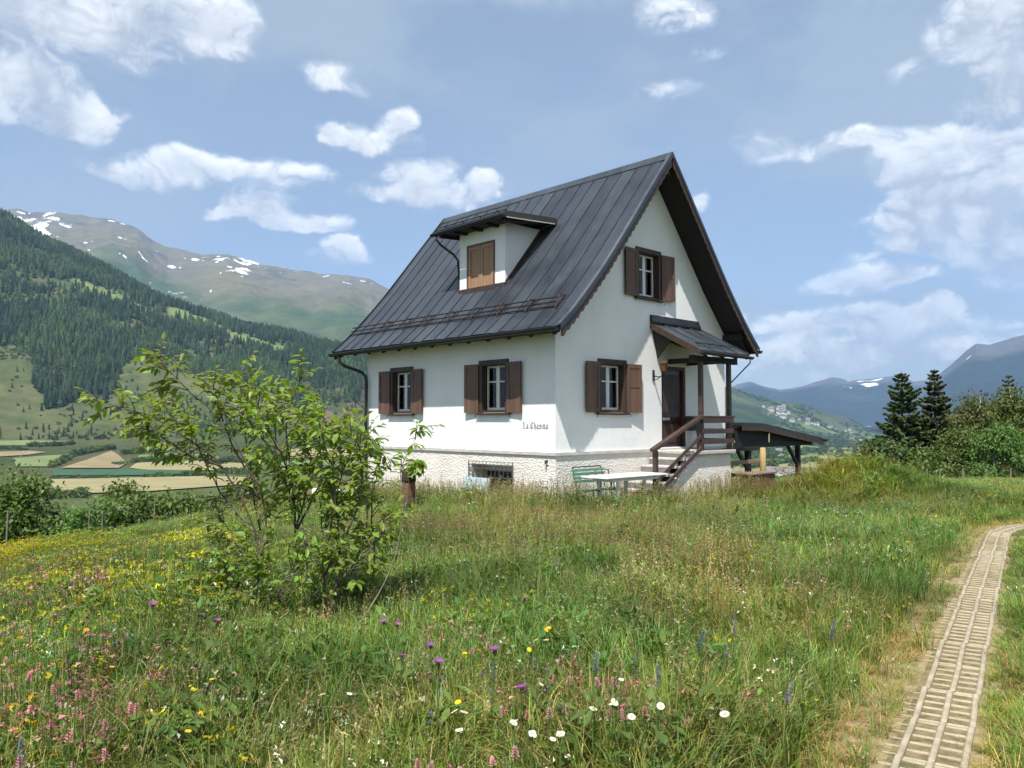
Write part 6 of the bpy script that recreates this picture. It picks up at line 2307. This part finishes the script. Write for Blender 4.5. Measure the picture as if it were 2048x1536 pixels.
GREEN, GREEN2, STRAW, BROWN = (0.205, 0.285, 0.060), (0.140, 0.235, 0.056), (0.44, 0.40, 0.20), (0.20, 0.125, 0.075)
kinds = []
rr_ = np.random.default_rng(77)
for k in range(4):                                   # 0-3 green tufts
    p = PL_()
    p.add(*blades(rr_, 20, (0.15, 0.38), (0.0045, 0.0085), 0.07, 0.5, GREEN if k % 2 else GREEN2))
    p.add(*blades(rr_, 3, (0.20, 0.40), (0.003, 0.0055), 0.07, 0.6, STRAW))
    kinds.append(('plant_a%d' % k, p.mesh('grass_tuft')))
for k in range(2):                                   # 4-5 short dense tufts
    p = PL_()
    p.add(*blades(rr_, 26, (0.07, 0.18), (0.004, 0.008), 0.08, 0.7, GREEN))
    kinds.append(('plant_b%d' % k, p.mesh('short_tuft')))
for k in range(3):                                   # 6-8 tall stalks with seed heads
    p = PL_()
    for q in range(4):
        a = rr_.uniform(0, 6.28)
        b0 = (0.06 * math.cos(a), 0.06 * math.sin(a), 0)
        H_ = rr_.uniform(0.26, 0.46)
        tip = (b0[0] + rr_.normal() * 0.06, b0[1] + rr_.normal() * 0.06, H_)
        cs_ = (0.26, 0.27, 0.09)
        p.stem(b0, tip, 0.0035, cs_, (rr_.normal() * 0.015, rr_.normal() * 0.015, 0))
        hc = ((0.36, 0.30, 0.18), (0.42, 0.37, 0.22), (0.34, 0.25, 0.175))[k]
        for m_ in range(7):
            t = m_ / 6
            c_ = np.array(tip) - np.array([0, 0, 0.11 * (1 - t)])
            p.tris(rr_, c_, 2, (0.007 * (1.4 - t), 0.007 * (1.4 - t), 0.008), 0.0052, hc)
    p.add(*blades(rr_, 7, (0.18, 0.36), (0.004, 0.006), 0.06, 0.5, GREEN))
    kinds.append(('plant_c%d' % k, p.mesh('seeding_grass')))
for k in range(2):                                   # 9-10 leafy herbs
    p = PL_()
    n_ = 22
    P_ = np.stack([rr_.normal(size=n_) * 0.05, rr_.normal(size=n_) * 0.05, rr_.uniform(0.03, 0.26, n_)], 1)
    D_ = rr_.normal(size=(n_, 3)) + np.array([0, 0, 0.2])
    V_, F_ = leaf_mesh(P_, D_, np.tile([0, 0, 1.0], (n_, 1)), rr_.uniform(0.05, 0.10, n_), rr_.uniform(0.018, 0.035, n_))
    p.add(V_, [], F_, [np.array((0.115, 0.195, 0.045)) * rr_.uniform(0.8, 1.2) for _ in range(len(V_))])
    p.add(*blades(rr_, 6, (0.15, 0.30), (0.004, 0.006), 0.06, 0.5, GREEN2))
    kinds.append(('plant_d%d' % k, p.mesh('leafy_herb')))
for k in range(2):                                   # 11-12 dry straw tufts
    p = PL_()
    p.add(*blades(rr_, 20, (0.05, 0.20), (0.0035, 0.006), 0.08, 1.0, (0.38, 0.30, 0.13)))
    p.add(*blades(rr_, 5, (0.05, 0.16), (0.004, 0.006), 0.08, 0.8, GREEN))
    kinds.append(('plant_e%d' % k, p.mesh('dry_tuft')))


def flower_plant(r_, col, n_stem, H, head, per, size, spread, stemc=(0.10, 0.15, 0.04), spike=0.0):
    p = PL_()
    for q in range(n_stem):
        a = r_.uniform(0, 6.28)
        b0 = (spread * math.cos(a) * 0.5, spread * math.sin(a) * 0.5, 0)
        h = r_.uniform(*H)
        tip = np.array([spread * math.cos(a) + r_.normal() * 0.02, spread * math.sin(a) + r_.normal() * 0.02, h])
        p.stem(b0, tip, 0.004, stemc)
        p.tris(r_, tip - np.array([0, 0, spike * 0.5]), per, (head, head, max(head * 0.5, spike * 0.35)), size, col, 0.2, 0.2)
    p.add(*blades(r_, 6, (0.12, 0.28), (0.004, 0.006), 0.05, 0.5, GREEN))
    return p


kinds.append(('plant_f0', flower_plant(rr_, (0.62, 0.52, 0.03), 6, (0.20, 0.36), 0.010, 6, 0.0075, 0.07).mesh('yellow_flowers')))     # 13
kinds.append(('plant_f1', flower_plant(rr_, (0.60, 0.50, 0.025), 3, (0.18, 0.34), 0.011, 7, 0.008, 0.06).mesh('yellow_flowers')))     # 14
kinds.append(('plant_g0', flower_plant(rr_, (0.62, 0.25, 0.30), 3, (0.24, 0.40), 0.008, 11, 0.0065, 0.06, spike=0.045).mesh('pink_flowers')))   # 15
kinds.append(('plant_h0', flower_plant(rr_, (0.72, 0.74, 0.66), 5, (0.18, 0.36), 0.012, 5, 0.0065, 0.07).mesh('white_flowers')))       # 16
kinds.append(('plant_i0', flower_plant(rr_, (0.16, 0.15, 0.38), 2, (0.24, 0.40), 0.007, 11, 0.006, 0.04, spike=0.08).mesh('blue_flowers')))   # 17
kinds.append(('plant_j0', flower_plant(rr_, (0.42, 0.30, 0.22), 4, (0.22, 0.40), 0.009, 6, 0.006, 0.07).mesh('brown_seed_heads')))    # 18
KC = source_collection('meadow_plant_kinds', kinds)


TP = np.array([tuple(track(q)) for q in np.arange(-1, 24, 0.12)])
TD = np.array([tuple(track_dir(q)) for q in np.arange(-1, 24, 0.12)])


def track_dist(x, y):
    """signed side distance from the track centre line (right positive) and metres along it"""
    side_, al = np.empty(len(x)), np.empty(len(x))
    for c0 in range(0, len(x), 4000):
        dx = x[c0:c0 + 4000, None] - TP[None, :, 0]
        dy = y[c0:c0 + 4000, None] - TP[None, :, 1]
        k = np.argmin(dx * dx + dy * dy, 1)
        r_ = np.arange(len(k))
        n_ = dx[r_, k] * TD[k, 1] - dy[r_, k] * TD[k, 0]
        side_[c0:c0 + 4000] = np.sign(n_) * np.hypot(dx[r_, k], dy[r_, k])
        al[c0:c0 + 4000] = k * 0.12 - 1
    return side_, al


def in_house(x, y, m_=0.06):
    c_, s_ = math.cos(HOUSE_ROT), math.sin(HOUSE_ROT)
    lx = c_ * (x - HX) + s_ * (y - HY)
    ly = -s_ * (x - HX) + c_ * (y - HY)
    a = (lx > -m_) & (lx < WW + m_) & (ly > -m_) & (ly < LL + m_)
    a |= (lx > 0.85) & (lx < 5.3) & (ly > -1.16) & (ly < 0.5)
    a |= (lx > 5.0) & (lx < 11.5) & (ly > -1.75) & (ly < 4)
    return a, lx, ly


def plant_field(bands, r_):
    X, Y = [], []
    for (ya, yb, dens) in bands:
        n_ = int(dens * 0.80 * (yb ** 2 - ya ** 2))
        yy = np.sqrt(r_.uniform(ya * ya, yb * yb, n_))
        xx = r_.uniform(-0.80, 0.80, n_) * yy
        X.append(xx); Y.append(yy)
    X, Y = np.concatenate(X), np.concatenate(Y)
    ih, lx, ly = in_house(X, Y)
    ok_ = (edge_d(X, Y) < 5.0) & ~ih
    return X[ok_], Y[ok_]


gr_ = np.random.default_rng(123)
X, Y = plant_field([(1.2, 4, 420), (4, 8, 270), (8, 14, 150), (14, 26, 75), (26, 70, 15)], gr_)
side, along = track_dist(X, Y)
n = len(X)
on_rails = (side > -0.24) & (side < 0.17)
verge = np.exp(-((side + 0.35) / 0.33) ** 2) * (side < 0.1) + np.exp(-((side - 0.22) / 0.14) ** 2)
u = gr_.uniform(size=n)
keep = (~on_rails | (u < 0.55)) & (u < 1.15 - 0.2 * verge)
X, Y, side, verge = X[keep], Y[keep], side[keep], verge[keep]
n = len(X)
PXv, PYv = proj(X, Y, G(X, Y) + 0.3)
u = gr_.uniform(size=n)
nz1 = fbm(X * 0.55 + 30, Y * 0.55 + 30, 4, 301)
nz2 = fbm(X * 1.3 + 60, Y * 1.3 + 10, 4, 311)
nz3 = fbm(X * 0.9 + 5, Y * 0.9 + 77, 3, 321)
idx = gr_.integers(0, 4, n)
brown = sstep(nz1, 0.42, 0.66) * 0.32 + 0.24 * np.exp(-((Y - 11.5) / 5.0) ** 2 - ((X - 0.8) / 4.5) ** 2)
brown = brown * (1 - 0.7 * sstep(X / np.maximum(Y, 0.1), 0.25, 0.42)) * sstep(Y, 2.5, 6.5)
idx = np.where(u < brown * 0.62, 6 + gr_.integers(0, 3, n), idx)
u2 = gr_.uniform(size=n)
idx = np.where((u2 < 0.10 + 0.25 * sstep(nz2, 0.55, 0.68)) & (u > 0.45), 9 + gr_.integers(0, 2, n), idx)
u3 = gr_.uniform(size=n)
idx = np.where(u3 < verge * 1.0, np.where(gr_.uniform(size=n) < 0.8, 11 + gr_.integers(0, 2, n), 4 + gr_.integers(0, 2, n)), idx)
right_side = (side > 0.15)
idx = np.where(right_side & (gr_.uniform(size=n) < 0.75), np.where(gr_.uniform(size=n) < 0.2, 11, 4 + gr_.integers(0, 2, n)), idx)
idx = np.where((side > -0.24) & (side < 0.17), np.where(gr_.uniform(size=n) < 0.6, 11, 4), idx)
# flowers, thick where the photograph shows them
u4 = gr_.uniform(size=n)
t_ = X / Y
yel = 0.62 * sstep(-t_, 0.30, 0.44) * np.exp(-((Y - 10.2) / 3.6) ** 2) * sstep(nz3, 0.36, 0.55) + 0.30 * np.exp(-(((PXv - 935) / 60) ** 2 + ((PYv - 1215) / 18) ** 2)) + 0.004
yel = yel + 0.55 * sstep(-t_, 0.45, 0.6) * sstep(Y, 10, 12.5)
idx = np.where(u4 < yel, 13 + gr_.integers(0, 2, n), idx)
u4 = gr_.uniform(size=n)
pnk = 0.22 * sstep(-t_, 0.42, 0.55) * np.exp(-((Y - 6.3) / 2.6) ** 2) * sstep(nz2, 0.38, 0.52) + 0.09 * np.exp(-(((PXv - 1180) / 170) ** 2 + ((PYv - 1385) / 45) ** 2)) + 0.06 * np.exp(-(((PXv - 880) / 120) ** 2 + ((PYv - 1270) / 40) ** 2)) + 0.002
idx = np.where(u4 < pnk, 15, idx)
u4 = gr_.uniform(size=n)
wht = 0.010 + 0.22 * np.exp(-(((PXv - 600) / 95) ** 2 + ((PYv - 1430) / 45) ** 2)) + 0.02 * np.exp(-((Y - 9) / 4) ** 2) + 0.05 * np.exp(-(((PXv - 1670) / 60) ** 2 + ((PYv - 1010) / 30) ** 2))
idx = np.where(u4 < wht, 16, idx)
u4 = gr_.uniform(size=n)
blu = 0.004 * sstep(t_, -0.3, -0.1) * (t_ < 0.4) + 0.09 * np.exp(-(((PXv - 1375) / 60) ** 2 + ((PYv - 1010) / 18) ** 2)) + 0.06 * np.exp(-(((PXv - 1880) / 120) ** 2 + ((PYv - 1005) / 14) ** 2))
idx = np.where(u4 < blu, 17, idx)
idx = np.where((gr_.uniform(size=n) < 0.04 * sstep(-t_, 0.15, 0.45)), 18, idx)
# size and colour
far = sstep(Y, 6, 30)
hs = gr_.uniform(0.72, 1.18, n) * (0.86 + 0.34 * sstep(nz2, 0.35, 0.65))
hs = hs * (1 - 0.35 * np.clip(verge, 0, 1))
mound = np.exp(-(((X - 8.1) / 2.3) ** 2 + ((Y - 19.5) / 2.1) ** 2))
hs = hs * (1 + 0.55 * mound) * (1 - 0.15 * sstep(Y, 8, 14) * (1 - mound)) * (1 - 0.35 * sstep(-X / np.maximum(Y, 1), 0.3, 0.5) * sstep(Y, 8, 13))
hs = np.where(right_side, hs * 0.85, hs)
hs = np.where((side > -0.24) & (side < 0.17), hs * 0.26, hs)
ih, lx, ly = in_house(X, Y)
terr_close = (lx > 5.0) & (lx < 9) & (ly > -2.6) & (ly < -1.0)
hs = np.where(terr_close, hs * 0.55, hs)
close = (lx > -2.2) & (lx < WW) & (ly > -2.2) & (ly < LL)
hs = np.where(close, hs * 1.42, hs)
idx = np.where(close & (gr_.uniform(size=n) < 0.4), 6 + gr_.integers(0, 3, n), idx)
thk = np.exp(-(((X + 2.75) / 0.9) ** 2 + ((Y - 6.7) / 0.7) ** 2))
hs = hs * (1 + 0.6 * thk)
idx = np.where((mound > 0.25) & (idx > 12), 6 + idx % 2, idx)
wsx = hs * (1 + 1.2 * far)
SC = np.stack([wsx, wsx, hs], 1)
RO = np.stack([gr_.normal(size=n) * 0.10, gr_.normal(size=n) * 0.10, gr_.uniform(0, 6.28, n)], 1)
val = gr_.uniform(0.62, 1.28, n) * (0.78 + 0.38 * sstep(nz3, 0.35, 0.65))
tn = np.stack([val * (0.90 + 0.24 * sstep(nz1, 0.4, 0.65)), val, val * gr_.uniform(0.75, 1.05, n)], 1)
dryf = (0.5 * mound + 0.3 * sstep(Y, 24, 50))[:, None]
tn = tn * (1 - dryf) + tn * np.array([1.30, 1.15, 0.9]) * dryf
scatter('meadow_grass', np.stack([X, Y, G(X, Y)], 1), RO, SC, idx, tint4(tn), KC, 'flowering meadow grass, herbs and seed heads around the house')
print('grass', n)

# ---------------------------------------------------------------- single flowers that stand out
petal_white = foliage('white_petals', (0.80, 0.80, 0.77), (0.74, 0.74, 0.70), 0.6, 0.3, 8, 0.2, rnd=0.05)
petal_yellow = foliage('yellow_petals', (0.78, 0.52, 0.02), (0.70, 0.46, 0.02), 0.6, 0.3, 8, 0.2, rnd=0.08)
petal_purple = foliage('purple_petals', (0.36, 0.10, 0.36), (0.28, 0.08, 0.32), 0.6, 0.3, 8, 0.2, rnd=0.12)
petal_pink = foliage('pink_petals', (0.66, 0.24, 0.30), (0.72, 0.36, 0.40), 0.6, 0.3, 8, 0.2, rnd=0.12)
petal_blue = foliage('blue_petals', (0.10, 0.10, 0.36), (0.14, 0.12, 0.40), 0.6, 0.3, 8, 0.2, rnd=0.12)
stem_green = foliage('flower_stem', (0.10, 0.16, 0.04), (0.09, 0.14, 0.04), 0.6, 0.2, 8, 0.2)
disc_yellow = plain('flower_disc', (0.62, 0.42, 0.03), 0.8)


def petal_ring(n_, r0, r1, w, tilt, zc):
    V, F = [], []
    for k in range(n_):
        a = 2 * math.pi * k / n_
        d = np.array([math.cos(a), math.sin(a)])
        s_ = np.array([-d[1], d[0]])
        i = len(V)
        for r, ww in ((r0, 0.5), (r0 * 0.4 + r1 * 0.6, 1.0), (r1, 0.45)):
            z_ = zc + tilt * (r - r0)
            V += [(*(d * r - s_ * w * ww / 2), z_), (*(d * r + s_ * w * ww / 2), z_)]
        F += [(i, i + 1, i + 3, i + 2), (i + 2, i + 3, i + 5, i + 4)]
    return np.array(V), np.array(F)


def spike(n_, h, r, size, seed):
    r_ = np.random.default_rng(seed)
    P_, D_ = [], []
    for k in range(n_):
        f = k / n_
        a = k * 2.4
        rr = r * (1 - 0.75 * f)
        P_.append((rr * 0.3 * math.cos(a), rr * 0.3 * math.sin(a), h * f))
        D_.append((math.cos(a), math.sin(a), 0.55))
    return leaf_mesh(np.array(P_), np.array(D_), np.tile([0, 0, 1.0], (n_, 1)), np.array([size * (1.1 - 0.6 * k / n_) for k in range(n_)]), np.full(n_, size * 0.7))


HEADS = {
    'daisy': (mesh_np('petals', *petal_ring(17, 0.005, 0.019, 0.0068, 0.12, 0.0), petal_white), 0.42),
    'hawkbit': (mesh_np('petals', *petal_ring(15, 0.002, 0.016, 0.0065, 0.25, 0.0), petal_yellow), 0.38),
    'knapweed': (mesh_np('petals', *petal_ring(24, 0.003, 0.026, 0.0055, 0.75, 0.0), petal_purple), 0.50),
    'sainfoin': (mesh_np('petals', *spike(30, 0.050, 0.022, 0.014, 1), petal_pink), 0.44),
    'sage': (mesh_np('petals', *spike(44, 0.11, 0.016, 0.012, 2), petal_blue), 0.46),
}
stem_me = MB().tube([(0, 0, -0.02), (0.012, 0.0, 0.5), (0, 0, 1.0)], [0.0028, 0.0022, 0.0018], 5).mesh('stem', stem_green)
disc_me = MB().lathe([(0.006, -0.002), (0.0065, 0.002), (0.0045, 0.004), (0.001, 0.005)], (0, 0, 0), 9).mesh('disc', disc_yellow)
knob_me = MB().lathe([(0.004, -0.016), (0.011, -0.010), (0.011, -0.002), (0.006, 0.004)], (0, 0, 0), 8).mesh('bud', plain('brown_bud', (0.10, 0.07, 0.04), 0.9))


def c3(pts_, ox, oy, k=2.926):
    return [(ox + a / k, oy + b / k) for a, b in pts_]


FL = {
    'daisy': c3([(130, 1040), (290, 1030), (260, 1265), (905, 1140), (960, 1140), (935, 1245), (1880, 955), (1250, 1200), (1360, 1270), (1525, 1270), (1840, 1090), (1480, 1310), (1715, 1125), (1410, 975), (1440, 720), (1380, 720)], 600, 1036)
    + c3([(940, 1270), (770, 1330), (1315, 1325), (80, 1360), (190, 1440), (355, 1440), (660, 1255), (350, 1155)], 1000, 980),
    'knapweed': c3([(895, 510), (1180, 580), (1270, 610)], 0, 1036) + c3([(490, 615), (570, 630), (765, 760), (595, 825), (810, 860), (1315, 480), (1140, 785), (1300, 1005)], 600, 1036),
    'sage': c3([(1180, 850), (1165, 890), (1310, 960), (560, 1010), (920, 1090), (1680, 1190), (1220, 560), (570, 480), (1370, 790), (1940, 820)], 1000, 980) + c3([(1140, 900), (880, 360)], 600, 1036) + c3([(125, 1390)], 0, 1036),
    'hawkbit': c3([(435, 870), (655, 875), (1100, 1265), (315, 1405), (505, 660), (580, 565), (1240, 955)], 0, 1036) + c3([(925, 1085), (1455, 650), (1440, 660), (965, 800), (1340, 775)], 600, 1036) + c3([(285, 810)], 1000, 980),
    'sainfoin': c3([(30, 800), (60, 860), (170, 890), (130, 800), (455, 1015), (440, 1100), (480, 1125), (300, 1175), (180, 1090), (770, 1080), (800, 1090), (690, 1090), (620, 1160), (625, 1350), (430, 1410), (115, 1390), (400, 1250), (320, 980), (555, 1010), (310, 590), (190, 650), (240, 840)], 0, 1036)
    + c3([(690, 1390), (760, 1410), (870, 1450), (935, 1450), (1130, 1370), (1260, 1340), (1330, 1115), (1190, 1090), (1460, 1110), (1545, 1075), (1745, 935), (1840, 935), (1570, 925), (1490, 915), (1950, 920), (1820, 1110), (1900, 1130), (2020, 1100), (740, 690), (825, 680), (1000, 750), (1100, 720)], 600, 1036),
}
WORDS = {
    'daisy': ('white daisy with yellow centre standing out of the near grass', 'daisies in the near grass'),
    'hawkbit': ('yellow dandelion-like flower standing out of the near grass', 'yellow flowers in the near grass'),
    'knapweed': ('fringed purple flower head standing out of the near grass', 'purple flowers in the near grass'),
    'sainfoin': ('pink flower spike standing out of the near grass', 'pink flower spikes in the near grass'),
    'sage': ('dark blue flower spike standing out of the near grass', 'blue flower spikes in the near grass'),
}
fr_ = np.random.default_rng(9)
def nth(k):
    return '%d%s' % (k, 'th' if 10 < k % 100 < 14 else {1: 'st', 2: 'nd', 3: 'rd'}.get(k % 10, 'th'))


for kind, spots in FL.items():
    hm, h0 = HEADS[kind]
    spots = sorted(spots)
    for rank, (a, b) in enumerate(spots):
        h = h0 * fr_.uniform(0.9, 1.2)
        Yd = 1.3
        while Yd < 30:
            p = at(a, b, Yd)
            if p.z <= g1(p.x, p.y) + h:
                break
            Yd += 0.03
        zg_ = g1(p.x, p.y)
        root = empty('wild_flower', (p.x, p.y, zg_), fr_.uniform(0, 6))
        tag(root, WORDS[kind][0] if kind == 'sainfoin' else WORDS[kind][0].replace('standing out of the near grass', 'in the near grass, %s of its kind from the left' % nth(rank + 1)), 'flower', WORDS[kind][1])
        link('stem', stem_me, root, (0, 0, 0), None, (1.2, 1.2, h))
        k = fr_.uniform(0.7, 1.05)
        tl_ = (-R(20) + fr_.normal() * 0.2, fr_.normal() * 0.2, 0) if kind in ('daisy', 'hawkbit') else (fr_.normal() * 0.15, fr_.normal() * 0.15, 0)
        hz_ = h - (0.05 if kind in ('sainfoin', 'sage') else 0)
        hd = link('flower_head', hm, root, (0, 0, hz_), tl_, (k, k, k))
        if kind == 'daisy':
            link('disc', disc_me, hd, (0, 0, 0.001))
        if kind == 'knapweed':
            link('bud', knob_me, hd)
# two tall garden flowers on the bank
for (a, b, mat_, lab) in ((1666, 934, plain('orange_red_petals', (0.42, 0.13, 0.02), 0.6), 'tall plant with orange-red flowers on the bank'), (1692, 945, petal_yellow, 'tall plant with yellow flowers on the bank')):
    p = at(a, b, 19.2)
    zg_ = g1(p.x, p.y)
    root = empty('tall_flower', (p.x, p.y, zg_))
    tag(root, lab, 'flower')
    h = p.z - zg_
    MB().tube([(0, 0, -0.05), (0.03, 0, h * 0.6), (0, 0, h)], [0.012, 0.01, 0.006], 6).build('stem', stem_green, root)
    V, F = spike(60, 0.30, 0.10, 0.075, 5)
    link('flower_head', mesh_np('petals', V, F, mat_), root, (0, 0, h - 0.15))
    P_ = np.stack([fr_.normal(size=40) * 0.09, fr_.normal(size=40) * 0.09, fr_.uniform(0.1, max(0.2, h - 0.1), 40)], 1)
    V, F = leaf_mesh(P_, fr_.normal(size=(40, 3)), np.tile([0, 0, 1.0], (40, 1)), np.full(40, 0.14), np.full(40, 0.05))
    link('leaves', mesh_np('leaves', V, F, bush_leaf), root)['kind'] = 'stuff'
